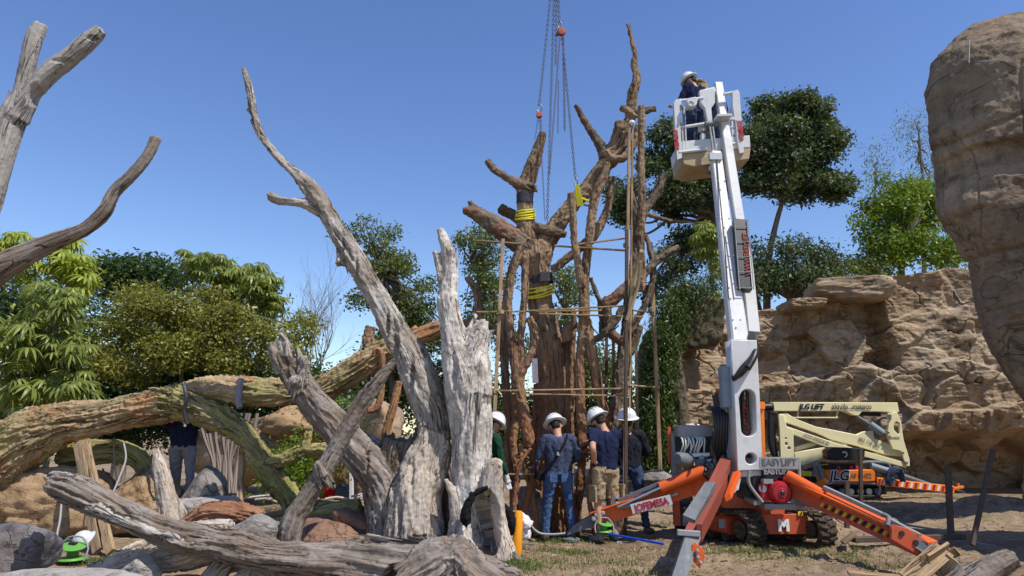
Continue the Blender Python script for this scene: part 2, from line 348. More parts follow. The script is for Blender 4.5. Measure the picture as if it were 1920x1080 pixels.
def organic(name, limbs, voxel=.02, mat=None, parent=None, amp=.02, gf=9, stretch=.12, rough_amp=.006, jag=.5,
            smooth=3, dents=(), sx=1.0, split=True, seed=0, mats=None, wob=0.0, flute=0.0):
    """limbs: (part, [(x,y,z,r)..]); one watertight skin, then cut into its named parts"""
    VV = []; FF = []; off = 0; C = []; lab = []; parts = []; seen = {}
    for li, (part, pts) in enumerate(limbs):
        c = spline(pts)
        if wob:
            w = np.stack([fbm(np.stack([c[:, 0]*1.3+9*k+li, c[:, 2]*1.3, c[:, 1]], 1), 3, seed+k) for k in range(3)], 1)
            e = np.minimum(1, np.minimum(np.arange(len(c)), np.arange(len(c))[::-1])/4.)
            c[:, :3] += w*wob*c[:, 3][:, None]*e[:, None]; c[:, 3] *= 1+.25*wob*fbm(c[:, :3]*4, 2, seed+9)
        V, F, m, n = tube_arrays(c, 14, sx)
        ends = np.array([c[0, :3], c[-1, :3]]); V = np.vstack([V, ends]); a = m*n; b = a+1
        j = np.arange(n); j2 = (j+1) % n
        caps = [[a, j2[k], j[k], j[k]] for k in range(n)]+[[b, (m-1)*n+j[k], (m-1)*n+j2[k], (m-1)*n+j2[k]] for k in range(n)]
        VV.append(V); FF += [[x+off for x in f] for f in F.tolist()]+[[f[0]+off, f[1]+off, f[2]+off] for f in caps]
        off += len(V)
        if split:
            seen[part] = seen.get(part, 0)+1
            if seen[part] > 1: part = '%s#%d' % (part, seen[part])
        T, N, B = frames(c); sl = np.concatenate([[0], np.cumsum(np.linalg.norm(np.diff(c[:, :3], axis=0), axis=1))])
        C.append((c, T, N, B, sl+li*3.7)); parts.append(part)
    me = bpy.data.meshes.new('tmp'); me.from_pydata(np.vstack(VV).tolist(), [], FF); me.update()
    o = bpy.data.objects.new('tmp', me); col.objects.link(o)
    rm = o.modifiers.new('r', 'REMESH'); rm.mode = 'VOXEL'; rm.voxel_size = voxel; rm.adaptivity = 0
    if smooth: sm = o.modifiers.new('s', 'SMOOTH'); sm.iterations = smooth; sm.factor = .5
    dg = bpy.context.evaluated_depsgraph_get(); me2 = bpy.data.meshes.new_from_object(o.evaluated_get(dg))
    bpy.data.objects.remove(o); bpy.data.meshes.remove(me)
    n = len(me2.vertices); V = np.empty(n*3, np.float32); me2.vertices.foreach_get('co', V); V = V.reshape(-1, 3).astype(float)
    NO = np.empty(n*3, np.float32); me2.vertices.foreach_get('normal', NO); NO = NO.reshape(-1, 3).astype(float)
    np_ = len(me2.polygons); F = np.empty(np_*4, np.int32)
    if len(me2.loops) != np_*4:
        bm = bmesh.new(); bm.from_mesh(me2); F = np.array([[v.index for v in f.verts][:4] if len(f.verts) >= 4 else [v.index for v in f.verts]+[f.verts[2].index] for f in bm.faces], np.int32); bm.free()
    else:
        me2.loops.foreach_get('vertex_index', F); F = F.reshape(-1, 4)
    bpy.data.meshes.remove(me2)
    cc = np.vstack([x[0] for x in C]); TT = np.vstack([x[1] for x in C]); NN = np.vstack([x[2] for x in C]); BB = np.vstack([x[3] for x in C])
    SS = np.concatenate([x[4] for x in C]); LL = np.concatenate([[i]*len(x[0]) for i, x in enumerate(C)])
    END = np.concatenate([np.r_[-1, np.zeros(len(x[0])-2), 1] for x in C])
    idx = np.empty(n, int)
    for a in range(0, n, 4000):
        d = np.linalg.norm(V[a:a+4000, None, :]-cc[None, :, :3], axis=2)-cc[None, :, 3]; idx[a:a+4000] = d.argmin(1)
    rel = V-cc[idx, :3]; ax = (rel*TT[idx]).sum(1)
    gr = np.stack([(rel*NN[idx]).sum(1), (rel*BB[idx]).sum(1), SS[idx]+ax], 1)+LL[idx][:, None]*np.array([1.3, .7, 0])
    rad = cc[idx, 3]
    am = np.minimum(amp, rad*.35)
    g1 = gr*np.array([gf, gf, gf*stretch]); ridg = 1-2.6*np.abs(fbm(g1, 3, seed+1))**.7; 
    big = fbm(gr*np.array([2.5, 2.5, .8]), 2, seed+2)
    d = am*(ridg*.8-.4)+am*1.2*big+rough_amp*fbm(V*22, 3, seed+4)
    if flute:
        ang = gr[:, :2]/(np.linalg.norm(gr[:, :2], axis=1)[:, None]+1e-6)
        d += flute*rad*pn(np.c_[ang*1.6, gr[:, 2]*.5], seed+6)
    V2 = V+NO*d[:, None]
    if jag:
        em = (END[idx] != 0)&(np.sign(ax) == END[idx]); w = em*np.clip(np.abs(ax)/(rad*.5+1e-6)+.3, 0, 1)
        V2 += TT[idx]*(END[idx]*w*rad*jag*2.0*fbm(gr*np.array([16, 16, .1]), 2, seed+8))[:, None]
    for (c0, r0, dep) in dents:
        q = (V-np.array(c0[:3])); r0 = np.array(r0 if hasattr(r0, '__len__') else (r0,)*3)
        q = np.sqrt(((q/r0)**2).sum(1)); w = np.clip(1-q, 0, 1)**.6*(1+.3*fbm(V*9, 2, 3))
        V2 -= NO*(w*dep)[:, None]
    res = {}
    plab = np.array([parts.index(p) for p in parts]); fl = plab[LL[idx[F[:, 0]]]]
    uniq = sorted(set(plab.tolist()))
    single = not split or len(uniq) == 1
    for u in ([0] if single else uniq):
        f = F if single else F[fl == u]
        if len(f) == 0: continue
        used, inv = np.unique(f.ravel(), return_inverse=True)
        f2 = inv.reshape(-1, 4)
        nm = name if single and parent is None else parts[u]
        me = np_mesh(nm.split('#')[0], V2[used], f2); attr(me, 'grain', gr[used])
        mt = (mats or {}).get(parts[u].split('#')[0], mat)
        ob = mesh_obj(nm.split('#')[0], me, mt, parent); res[parts[u]] = ob
    return res if not single else list(res.values())[0]
def limb(Y, *pts, dy=None, k=1.0):
    """pixel path (px, py, radius_px[, depth]) -> world path"""
    out = []
    n = len(pts)
    for i, p in enumerate(pts):
        y = p[3] if len(p) > 3 else (Y if dy is None else Y+dy*i/(n-1))
        q = P(p[0], p[1], y); out.append((q.x, q.y, q.z, k*p[2]*y/FPX))
    return out
# ---------------------------------------------------------------- hard-surface helpers
class MB:
    def __init__(s): s.v = []; s.f = []; s.g = []
    def add(s, V, F, g=None):
        o = len(s.v); s.v += [tuple(v) for v in V]; s.f += [[i+o for i in f] for f in F]
        s.g += [tuple(x) for x in g] if g is not None else [(0, 0, 0)]*len(V)
    def bar(s, p0, p1, w, h=None, up=(0, 0, 1), taper=1.0, bev=True):
        h = h or w; p0 = Vector(p0); p1 = Vector(p1); d = p1-p0; L = d.length; d.normalize()
        u = Vector(up); x = d.cross(u)
        if x.length < 1e-3: x = d.cross(Vector((0, 1, 0)))
        x.normalize(); z = x.cross(d)
        b = min(w, h)*.12 if bev else 0
        prof = [(-w/2+b, -h/2), (w/2-b, -h/2), (w/2, -h/2+b), (w/2, h/2-b), (w/2-b, h/2), (-w/2+b, h/2), (-w/2, h/2-b), (-w/2, -h/2+b)] if bev else [(-w/2, -h/2), (w/2, -h/2), (w/2, h/2), (-w/2, h/2)]
        n = len(prof)
        V = [p0+x*a+z*c for a, c in prof]+[p1+x*a*taper+z*c*taper for a, c in prof]
        g = [(a, c, 0) for a, c in prof]+[(a, c, L) for a, c in prof]; k = random.random()*5
        g = [(a+k, c, e+k) for a, c, e in g]
        F = [[i, (i+1) % n, n+(i+1) % n, n+i] for i in range(n)]+[list(range(n))[::-1], list(range(n, 2*n))]
        s.add(V, F, g); return s
    def box(s, c, size, rz=0, rx=0, ry=0):
        c = Vector(c); m = Matrix.Translation(c) @ Matrix.Rotation(rz, 4, 'Z') @ Matrix.Rotation(rx, 4, 'X') @ Matrix.Rotation(ry, 4, 'Y')
        X, Y, Z = (q/2 for q in size); s.bar(m @ Vector((0, 0, -Z)), m @ Vector((0, 0, Z)), size[0], size[1], up=m.to_3x3() @ Vector((0, 1, 0))); return s
    def tube(s, pts, r, n=8, cap=True):
        if not hasattr(r, '__len__'): r = [r]*len(pts)
        c = np.array([[*p, q] for p, q in zip(pts, r)], float); V, F, m, n = tube_arrays(c, n)
        F = F.tolist()
        if cap: F += [list(range(n))[::-1], list(range((m-1)*n, m*n))]
        L = np.repeat(np.arange(m)*.3, n); th = np.tile(np.arange(n), m)*2*np.pi/n
        s.add(V.tolist(), F, np.c_[np.cos(th)*r[0], np.sin(th)*r[0], L].tolist()); return s
    def curve(s, pts, r, n=6, step=.05):
        c = spline([(*p, max(r, .004)) for p in pts], max(1, step/max(r, .004))); V, F, m, n = tube_arrays(np.c_[c[:, :3], np.full(len(c), r)], n)
        s.add(V.tolist(), F.tolist()+[list(range(n))[::-1], list(range((m-1)*n, m*n))]); return s
    def lathe(s, prof, c=(0, 0, 0), n=20, axis=(0, 0, 1), sy=1.0):
        q = Vector((0, 0, 1)).rotation_difference(Vector(axis)).to_matrix(); c = Vector(c)
        V = []
        for r, z in prof:
            for k in range(n):
                a = 2*math.pi*k/n; V.append(c+q @ Vector((r*math.cos(a), r*math.sin(a)*sy, z)))
        m = len(prof); F = [[i*n+k, i*n+(k+1) % n, (i+1)*n+(k+1) % n, (i+1)*n+k] for i in range(m-1) for k in range(n)]
        F += [list(range(n))[::-1], list(range((m-1)*n, m*n))]
        s.add(V, F); return s
    def sphere(s, c, r, n=12, sc=(1, 1, 1)):
        c = Vector(c); V = []; m = n//2+1
        for i in range(m):
            ph = math.pi*(i+.02)/(m-1+.04)
            for k in range(n):
                a = 2*math.pi*k/n; V.append(c+Vector((r*sc[0]*math.sin(ph)*math.cos(a), r*sc[1]*math.sin(ph)*math.sin(a), r*sc[2]*math.cos(ph))))
        F = [[(i+1)*n+k, (i+1)*n+(k+1) % n, i*n+(k+1) % n, i*n+k] for i in range(m-1) for k in range(n)]
        F += [list(range(n)), list(range((m-1)*n, m*n))[::-1]]
        s.add(V, F); return s
    def build(s, name, mat, parent=None, smooth=False):
        me = bpy.data.meshes.new(name); me.from_pydata(s.v, [], s.f); me.update()
        attr(me, 'grain', np.array(s.g)); 
        bm = bmesh.new(); bm.from_mesh(me); bmesh.ops.recalc_face_normals(bm, faces=bm.faces); bm.to_mesh(me); bm.free()
        o = mesh_obj(name, me, mat, parent, smooth=False)
        if smooth: me.shade_smooth(); 
        if smooth and hasattr(me, 'set_sharp_from_angle'): me.set_sharp_from_angle(angle=R(40))
        return o
def plate(name, outer, Y, thick, mat, parent, holes=(), bevel=.006, raw=False):
    """flat steel part: outline given in photo pixels at distance Y (or metres x,z if raw), with real holes and thickness"""
    cu = bpy.data.curves.new(name, 'CURVE'); cu.dimensions = '2D'; cu.fill_mode = 'BOTH'
    for lp in [outer]+list(holes):
        sp = cu.splines.new('POLY'); sp.points.add(len(lp)-1)
        for i, q in enumerate(lp):
            if raw: x, z = q[0], q[1]
            else: w = P(q[0], q[1], Y); x, z = w.x, w.z
            sp.points[i].co = (x, z, 0, 1)
        sp.use_cyclic_u = True
    cu.extrude = max(thick/2-bevel, .001); cu.bevel_depth = bevel; cu.bevel_resolution = 1; cu.offset = -bevel
    o = bpy.data.objects.new('t', cu); col.objects.link(o)
    dg = bpy.context.evaluated_depsgraph_get(); me = bpy.data.meshes.new_from_object(o.evaluated_get(dg))
    bpy.data.objects.remove(o); bpy.data.curves.remove(cu)
    me.transform(Matrix.Translation((0, Y, 0)) @ Matrix.Rotation(math.pi/2, 4, 'X'))
    me.name = name; me.materials.clear()
    return mesh_obj(name, me, mat, parent, smooth=False)
def text(s, name, size, mat, parent, origin, xdir, up, shear=0, bold=0, align='CENTER', sx=1.0, thick=.003, spacing=1):
    cu = bpy.data.curves.new(name, 'FONT'); cu.body = s; cu.size = size; cu.align_x = align; cu.align_y = 'CENTER'
    cu.extrude = thick; cu.offset = bold; cu.shear = shear; cu.space_character = spacing
    o = bpy.data.objects.new('t', cu); col.objects.link(o); dg = bpy.context.evaluated_depsgraph_get()
    me = bpy.data.meshes.new_from_object(o.evaluated_get(dg)); bpy.data.objects.remove(o)
    x = Vector(xdir).normalized(); u = Vector(up); u = (u-x*u.dot(x)).normalized(); z = x.cross(u)
    m = Matrix((x*sx, u, z)).transposed().to_4x4(); m.translation = Vector(origin)
    me.transform(m); me.materials.clear(); me.name = name
    return mesh_obj(name, me, mat, parent, smooth=False)
def circ(cx, cy, r, n=20, ry=None, a0=0, a1=2*math.pi):
    ry = ry or r; return [(cx+r*math.cos(a0+(a1-a0)*k/n), cy+ry*math.sin(a0+(a1-a0)*k/n)) for k in range(n)]
# ---------------------------------------------------------------- rocks
def ico(sub):
    bm = bmesh.new(); bmesh.ops.create_icosphere(bm, subdivisions=sub, radius=1); V = np.array([v.co[:] for v in bm.verts]); F = np.array([[v.index for v in f.verts] for f in bm.faces]); bm.free(); return V, F
_ICO = {}
def boulder(name, c, size, mat, seed=0, sub=5, planes=16, soft=.12, rough=.03, parent=None, rz=0, minr=.55, boxy=False):
    if sub not in _ICO: _ICO[sub] = ico(sub)
    D, F = _ICO[sub]; rg = np.random.default_rng(seed+100)
    n = rg.normal(size=(planes, 3)); n /= np.linalg.norm(n, axis=1)[:, None]; h = rg.uniform(minr, 1.0, planes)
    if boxy:
        bx_ = np.vstack([np.eye(3), -np.eye(3)])+rg.normal(size=(6, 3))*.07; bx_ /= np.linalg.norm(bx_, axis=1)[:, None]; n = np.vstack([bx_, n]); h = np.r_[rg.uniform(.55, .68, 6), np.maximum(h, .82)]
    dots = D @ n.T; r = np.where(dots > .05, h/np.maximum(dots, .05), 9.); r = -np.log(np.exp(-np.minimum(r, 3)*(1/soft)).sum(1))*soft
    r = np.clip(r, .3, 1.3); V = D*r[:, None]
    V *= (1+rough*2*fbm(V*1.7, 3, seed)[:, None]+rough*fbm(V*6, 3, seed+3)[:, None])
    cr = np.cos(rz); sr = np.sin(rz); V = V*np.array(size); V = np.c_[V[:, 0]*cr-V[:, 1]*sr, V[:, 0]*sr+V[:, 1]*cr, V[:, 2]]+np.array(c)
    me = np_mesh(name, V, F); return mesh_obj(name, me, mat, parent)
# ---------------------------------------------------------------- foliage
def leaf_cloud(name, blobs, size, mat, parent=None, clump=.28, per=16, up=.5, aspect=2.0, seed=0, shell=.55, hang=0, kind=None):
    """blobs: (centre, radii, clumps); each clump is a handful of separate leaf faces"""
    rg = np.random.default_rng(seed); CC = []; OUT = []; CT_ = []
    for c, r, k in blobs:
        d = rg.normal(size=(k, 3)); d /= np.linalg.norm(d, axis=1)[:, None]
        rr = (shell+(1-shell)*rg.random(k)**.6)*(1+.5*pn(d*2.1+c[0], seed)+.35*pn(d*5+c[0], seed+2)).clip(.3, 1.12); p = d*rr[:, None]*np.array(r)+np.array(c)
        CC.append(p); OUT.append(d); CT_.append(rg.random(k))
    CC = np.vstack(CC); OUT = np.vstack(OUT); CT_ = np.concatenate(CT_); n = len(CC)*per
    ci = np.repeat(np.arange(len(CC)), per)
    off = rg.normal(size=(n, 3)).clip(-1.7, 1.7)*clump*.5; off[:, 2] = off[:, 2]*(.7+hang*1.5)-hang*abs(off[:, 2])
    p = CC[ci]+off
    nr = rg.normal(size=(n, 3))*.7+OUT[ci]*.5+np.array([0, 0, up]); nr /= np.linalg.norm(nr, axis=1)[:, None]
    t = rg.normal(size=(n, 3)); 
    if hang: t[:, 2] -= hang*2.5
    t -= nr*(t*nr).sum(1)[:, None]; t /= np.linalg.norm(t, axis=1)[:, None]
    b = np.cross(nr, t); L = size*(.6+.8*rg.random(n))
    W = L/aspect
    V = np.stack([p-t*L[:, None]*.5, p+b*W[:, None]*.5+nr*L[:, None]*.06, p+t*L[:, None]*.5-nr*L[:, None]*.08, p-b*W[:, None]*.5+nr*L[:, None]*.06], 1).reshape(-1, 3)
    F = np.arange(n*4).reshape(-1, 4)
    me = np_mesh(name, V, F, smooth=False); tint = np.clip(.45*CT_[ci]+.55*rg.random(n)+.0, 0, 1); attr(me, 'tint', tint, 'FACE')
    o = mesh_obj(name, me, mat, parent, smooth=False)
    if kind: o['kind'] = kind
    return o
def grow_branches(start, tips, r0, rg, jit=.12):
    """simple limbs from the trunk head towards each leafy mass"""
    out = []
    for t in tips:
        a = np.array(start); b = np.array(t); m1 = a+(b-a)*.35+rg.normal(size=3)*jit*np.linalg.norm(b-a)*.6+np.array([0, 0, .12*np.linalg.norm(b-a)]); m2 = a+(b-a)*.7+rg.normal(size=3)*jit*np.linalg.norm(b-a)*.6
        out.append([(*a, r0), (*m1, r0*.75), (*m2, r0*.5), (*b, r0*.22)])
    return out
def scatter(px, py, rx, ry, n, r, k, seed=0, y=None):
    rg = random.Random(seed); out = []
    for i in range(n):
        a = rg.uniform(0, 2*math.pi); q = rg.random()**.5*.92; s_ = rg.uniform(.6, 1.25)
        b = (px+rx*q*math.cos(a), py+ry*q*math.sin(a), r*s_*1.1, r*s_*.8, int(k*s_*s_)); out.append(b+((y+rg.uniform(-1.2, 1.2),) if y else ()))
    return out
def tree(name, label, trunk_px, blobs, leaf, mat, cat='tree', r=12, nb=6, group=None, Y=22, tmat=None, **kw):
    """trunk_px: pixel path from the ground up; blobs in pixels (px,py,rx,ry,clumps[,depth])"""
    rg = np.random.default_rng(hash(label) % 1000 if False else len(label)*7+int(Y*10))
    base = P(trunk_px[0][0], trunk_px[0][1], Y); base.z = 0
    t = thing(name, label, cat, base, group)
    bl = []
    for b in blobs:
        y = b[5] if len(b) > 5 else Y; c = P(b[0], b[1], y); rx = b[2]*y/FPX; rz = b[3]*y/FPX
        bl.append(((c.x, c.y, c.z), (rx, (rx+rz)*.5, rz), b[4]))
    m = MB(); path = [(base.x, base.y, -.1)]+[tuple(P(p[0], p[1], Y)) for p in trunk_px]
    n = len(path); rad = [S(r, Y)*(1.15-.65*i/(n-1)) for i in range(n)]
    c = spline([(*p, q) for p, q in zip(path, rad)], 1.5); m.tube(c[:, :3].tolist(), c[:, 3].tolist(), 8)
    m.build('trunk', tmat or M['trunkb'], t, True)
    for br in grow_branches(path[-1], [b[0] for b in bl[:nb]]+[tuple(np.array(b[0])+np.array(b[1])*rg.uniform(-.6, .6, 3)) for b in bl], S(r, Y)*.42, rg):
        c = spline(br, 2.5); mb = MB(); mb.tube(c[:, :3].tolist(), c[:, 3].tolist(), 5); mb.build('branch', tmat or M['trunkb'], t, True)
    leaf_cloud('crown', bl, leaf, mat, t, **kw)
    return t
# ================================================================ ground
def ground():
    xs = np.concatenate([-np.geomspace(12, 160, 26)[::-1], np.linspace(-11.9, 11.9, 430), np.geomspace(12, 160, 26)])
    ys = np.concatenate([np.linspace(-8, 5.5, 14), np.linspace(5.6, 14, 210), np.linspace(14.1, 22, 70), np.geomspace(22.5, 220, 40)])
    X, Y = np.meshgrid(xs, ys); n = X.size; p = np.c_[X.ravel(), Y.ravel(), np.zeros(n)]
    z = .05*fbm(p*.55, 3, 1)+.018*fbm(p*3.2, 4, 2)+.012*np.abs(fbm(p*9, 3, 5))
    def mound(px, py, rx, ry, h):
        g = G(px, py); return h*np.exp(-((p[:, 0]-g.x)/rx)**2-((p[:, 1]-g.y)/ry)**2)
    z += mound(1900, 975, .9, 1.2, .42)*(1+.3*fbm(p*3, 2, 8))+mound(1730, 920, .9, .35, .12)+mound(880, 1045, .9, .6, .12)+mound(1430, 1010, .8, .3, .05)
    for (a0, a1, w_) in ((G(1560, 985), G(1880, 938), .16), (G(1500, 1012), G(1820, 958), .16), (G(1240, 1060), G(1640, 1030), .13)):
        dx_, dy_ = a1.x-a0.x, a1.y-a0.y; L_ = math.hypot(dx_, dy_); u_ = ((p[:, 0]-a0.x)*dx_+(p[:, 1]-a0.y)*dy_)/L_; v_ = ((p[:, 0]-a0.x)*-dy_+(p[:, 1]-a0.y)*dx_)/L_+.12*pn(np.c_[u_, u_*0, u_*0], 9)
        z += np.where((u_ > 0)&(u_ < L_), -.05*np.exp(-(v_/w_)**4)*(1+.5*np.sin(u_*42))+.035*np.exp(-((np.abs(v_)-w_*1.4)/.08)**2), 0)
    z += .03*np.clip(fbm(p*5, 3, 14)-.25, 0, 1)*3*np.exp(-((p[:, 0]-3.6)/3)**2-((p[:, 1]-9.5)/2.2)**2)
    z *= np.clip((60-np.abs(p[:, 0]))/40, 0, 1)
    V = np.c_[p[:, :2], z]; w = len(xs); i = np.arange(len(ys)-1)[:, None]*w; j = np.arange(w-1)[None, :]
    F = np.stack([i+j, i+j+1, i+w+j+1, i+w+j], -1).reshape(-1, 4)
    s = NT('bare_earth'); v = s.coord('Object')
    a = s.noise(v, 1.1, 6, .6); b = s.noise(v, 7, 8, .72); c = s.noise(v, 38, 6, .75); st = s.noise(s.coord('Object', (1, .35, 1)), 60, 3, .6, 1.5)
    colr = s.ramp(s.math('ADD', s.math('MULTIPLY', b, .6), s.math('MULTIPLY', c, .4)), [(.36, (.085, .056, .038)), (.48, (.245, .17, .113)), (.58, (.39, .29, .195))])
    colr = s.mix(s.ramp(a, [(.42, (0, 0, 0)), (.58, (1, 1, 1))]), colr, s.mix(.45, colr, (.36, .265, .18)))
    colr = s.mix(s.math('MULTIPLY', s.ramp(st, [(.58, (0, 0, 0)), (.66, (1, 1, 1))]), .6), colr, (.46, .37, .24))
    g = s.math('MULTIPLY', s.ramp(s.noise(v, 1.6, 6, .7), [(.52, (0, 0, 0)), (.62, (1, 1, 1))]), s.ramp(s.noise(v, 22, 5, .7), [(.42, (0, 0, 0)), (.56, (1, 1, 1))]))
    colr = s.mix(s.math('MULTIPLY', g, .75), colr, (.13, .15, .045))
    nrm = s.bump(s.math('ADD', b, c), .8, .03)
    dk = s.ramp(s.noise(v, .55, 5, .65), [(.5, (0, 0, 0)), (.62, (1, 1, 1))]); colr = s.mix(s.math('MULTIPLY', dk, .55), colr, (.11, .075, .05))
    m = s.fin(colr, .95, nrm, spec=.08)
    me = np_mesh('ground', V, F); o = mesh_obj('ground', me, m); o['kind'] = 'structure'
    return V
GV = ground()
def gz(x, y):
    d = (GV[:, 0]-x)**2+(GV[:, 1]-y)**2; return float(GV[d.argmin(), 2])
def tufts(name, spots, mat, h=.09, seed=0):
    rg = np.random.default_rng(seed); B = []
    for (px, py, rx, ry, k) in spots:
        g = G(px, py); q = rg.normal(size=(k, 2))*np.array([rx*g.y/FPX, ry*g.y/FPX*3.5])*.55+np.array([g.x, g.y]); B.append(q)
    B = np.vstack(B); n = len(B); near = [0]*n
    gx = np.linspace(-11.9, 11.9, 430); X = (B[:, 0]+11.9)/23.8*429
    i = np.clip(np.round(X).astype(int), 0, 429)+26; j = np.clip(np.round((B[:, 1]-5.6)/8.4*209).astype(int), 0, 209)+14
    z = GV[j*(430+52)+i, 2]
    a = rg.uniform(0, 2*np.pi, n); H = h*rg.uniform(.4, 1.3, n); w = .004+.003*rg.random(n)
    base = np.c_[B, z-.005]; t = np.c_[np.cos(a), np.sin(a), np.zeros(n)]; lean = np.c_[rg.normal(size=(n, 2))*.45, np.ones(n)]*H[:, None]
    V = np.stack([base-t*w[:, None], base+t*w[:, None], base+lean*.6+t*w[:, None]*.7, base+lean], 1).reshape(-1, 3)
    me = np_mesh(name, V, np.arange(n*4).reshape(-1, 4), smooth=False); attr(me, 'tint', rg.random(n), 'FACE')
    o = mesh_obj(name, me, mat, None, False); o['kind'] = 'stuff'; return o
# ================================================================ cliff (artificial rock wall) at the back right
def vor_disp(X, Z, sites, soft, warp, seed):
    pts = np.array([[s[0], s[1]] for s in sites]); D = np.array([s[2] for s in sites]); TX = np.array([s[3] if len(s) > 3 else 0 for s in sites]); TZ = np.array([s[4] if len(s) > 4 else 0 for s in sites])
    q = np.c_[X, Z, np.zeros(len(X))]; Xw = X+warp*(fbm(q*.8, 2, seed)+.16*pn(q*6, seed)); Zw = Z+warp*.7*(fbm(q*.8, 2, seed+3)+.16*pn(q*6, seed+4))
    out = np.empty(len(X))
    for a in range(0, len(X), 20000):
        dx = Xw[a:a+20000, None]-pts[None, :, 0]; dz = Zw[a:a+20000, None]-pts[None, :, 1]
        d = np.sqrt(dx*dx+(dz*1.15)**2); w = np.exp(-np.minimum((d-d.min(1)[:, None])/soft, 60)); w /= w.sum(1)[:, None]
        out[a:a+20000] = (w*(D+TX*dx+TZ*dz)).sum(1)
    return out
def cliff():
    Y0 = 19.0
    t = thing('rock_wall', 'tall brown artificial rock wall with ledges behind the two lifts', 'rock wall', (9, Y0, 0))
    tp = [(1250, 625), (1268, 612), (1300, 592), (1345, 592), (1362, 600), (1400, 592), (1440, 582), (1470, 584), (1500, 570), (1535, 563), (1560, 560), (1640, 528), (1700, 522), (1820, 515), (1925, 512), (2150, 520)]
    xs_px = np.array([a for a, b in tp]); top = np.array([P(a, b, 18.2).z for a, b in tp])+.0; xw = np.array([P(a, b, 18.2).x for a, b in tp])
    nx, nz = 760, 330; x = np.linspace(xw[0]-.1, xw[-1], nx); v = np.linspace(0, 1, nz)
    zt = np.interp(x, xw, top)+.12*fbm(np.c_[x*1.3, x*0, x*0], 4, 5)
    X = np.repeat(x[None, :], nz, 0); Z = v[:, None]*zt[None, :]-.2*(1-v[:, None])
    sites_px = [(1300, 640, 1.7, .25, 0), (1325, 700, 1.9, .3, -.1), (1280, 690, 1.2), (1295, 765, 2.0, .2, 0), (1345, 775, 1.5), (1290, 850, 1.2), (1350, 850, 1.0), (1372, 660, .7), (1400, 600, 1.0), (1440, 630, 1.55, .5, -.1), (1425, 700, 1.2, .3),
        (1488, 650, .45, -.4, 0), (1470, 600, 1.0), (1530, 610, 1.45, .3, -.15), (1560, 655, 1.5, .35, -.1), (1510, 685, .9), (1625, 600, .55, -.3), (1640, 660, .6, -.2), (1690, 580, 1.5, .15, .05), (1700, 650, 1.7, .12, -.1), (1770, 610, 1.6, .1, -.05), (1835, 590, 1.55, .1), (1850, 660, 1.6, .1), (1940, 600, 1.5),
        (1440, 745, 1.6, .3, .3), (1500, 730, 1.2, .4, .2), (1545, 740, 1.7, .3, .4), (1605, 720, 1.5, .2, .2), (1640, 750, 1.75, .2, .2), (1700, 725, 1.6, .2, .2), (1760, 740, 2.0, .1, .25), (1830, 730, 2.1, .1, .3), (1910, 740, 2.3, .1, .3),
        (1700, 790, 1.8, .1, .4), (1780, 795, 2.3, 0, .4), (1860, 800, 2.5, .1, .4), (1940, 800, 2.6), (1560, 800, .9), (1480, 810, .7), (1420, 830, .6),
        (1740, 850, .9, 0, .8), (1820, 855, .9, 0, .8), (1900, 855, 1.0, 0, .8), (1700, 830, 1.6, 0, .5), (1770, 820, 1.9, 0, .5), (1700, 905, .3), (1790, 905, .35), (1880, 905, .3), (1600, 880, .3), (1500, 890, .3), (1400, 900, .3), (2050, 650, 2.0), (2050, 850, 1.8)]
    S1 = [(P(a, b, 18).x, P(a, b, 18).z, r[0]*.55+.4, *[q_*.55 for q_ in r[1:]]) for a, b, *r in sites_px]
    Xf, Zf = X.ravel(), Z.ravel()
    D = vor_disp(Xf, Zf, S1, .018, .30, 11)
    rg = np.random.default_rng(5); S2 = [(rg.uniform(4, 17), rg.uniform(-.2, 6), rg.uniform(-.05, .05), rg.uniform(-.12, .12), rg.uniform(-.14, .14)) for k in range(60)]
    D += vor_disp(Xf, Zf*1.5, [(a, b*1.5, c, d, e) for a, b, c, d, e in S2], .02, .22, 21)
    S3 = [(rg.uniform(4, 17), rg.uniform(-.2, 6), rg.uniform(-.012, .012), rg.uniform(-.08, .08), rg.uniform(-.10, .10)) for k in range(600)]
    D += vor_disp(Xf, Zf, S3, .02, .2, 31)
    D -= .85*np.clip((1.55-Zf+.25*pn(np.c_[Xf*.7, Zf*0, Zf*0], 3))/.25, 0, 1)*np.clip((Xf-8.6)/1.5, 0, 1)
    q = np.c_[Xf, Zf*2.2, D]; D += .03*fbm(q*1.6, 5, 41)+.012*fbm(q*7, 4, 42)+.012*(1-np.abs(fbm(np.c_[Xf*.8, Zf*5, D*0], 4, 43))*2)
    D -= .10*np.clip(1-np.abs(fbm(np.c_[Xf*.9+.5*Zf, Zf*.9-.3*Xf, Zf*0], 3, 45))*28, 0, 1)*(fbm(q*.7, 2, 46) > .05)
    Yw = Y0-D.reshape(nz, nx)
    # round the top edge back and close over with a sloping cap
    cap = 14; Xc = [X[-1]]; 
    rows = [np.stack([X[i], Yw[i], Z[i]], -1) for i in range(nz)]
    for k in range(1, cap+1):
        f = k/cap; rows.append(np.stack([X[-1], Yw[-1]+f*2.4, Z[-1]+.10*math.sin(f*3.1)+.10*fbm(np.c_[X[-1]*1.5, np.full(nx, f*3), X[-1]*0], 3, 6)*f-.3*f*f], -1))
    V = np.concatenate(rows); n = len(rows); i = np.arange(n-1)[:, None]*nx; j = np.arange(nx-1)[None, :]
    F = np.stack([i+j, i+j+1, i+nx+j+1, i+nx+j], -1).reshape(-1, 4)
    mesh_obj('rock_face', np_mesh('rock_face', V, F), M['cliff'], t)
    # left return side
    rows = [np.array([[V[i*nx][0], V[i*nx][1]+g*3.2, V[i*nx][2]] for g in (0, .1, .3, .6, 1)]) for i in range(0, nz, 6)]
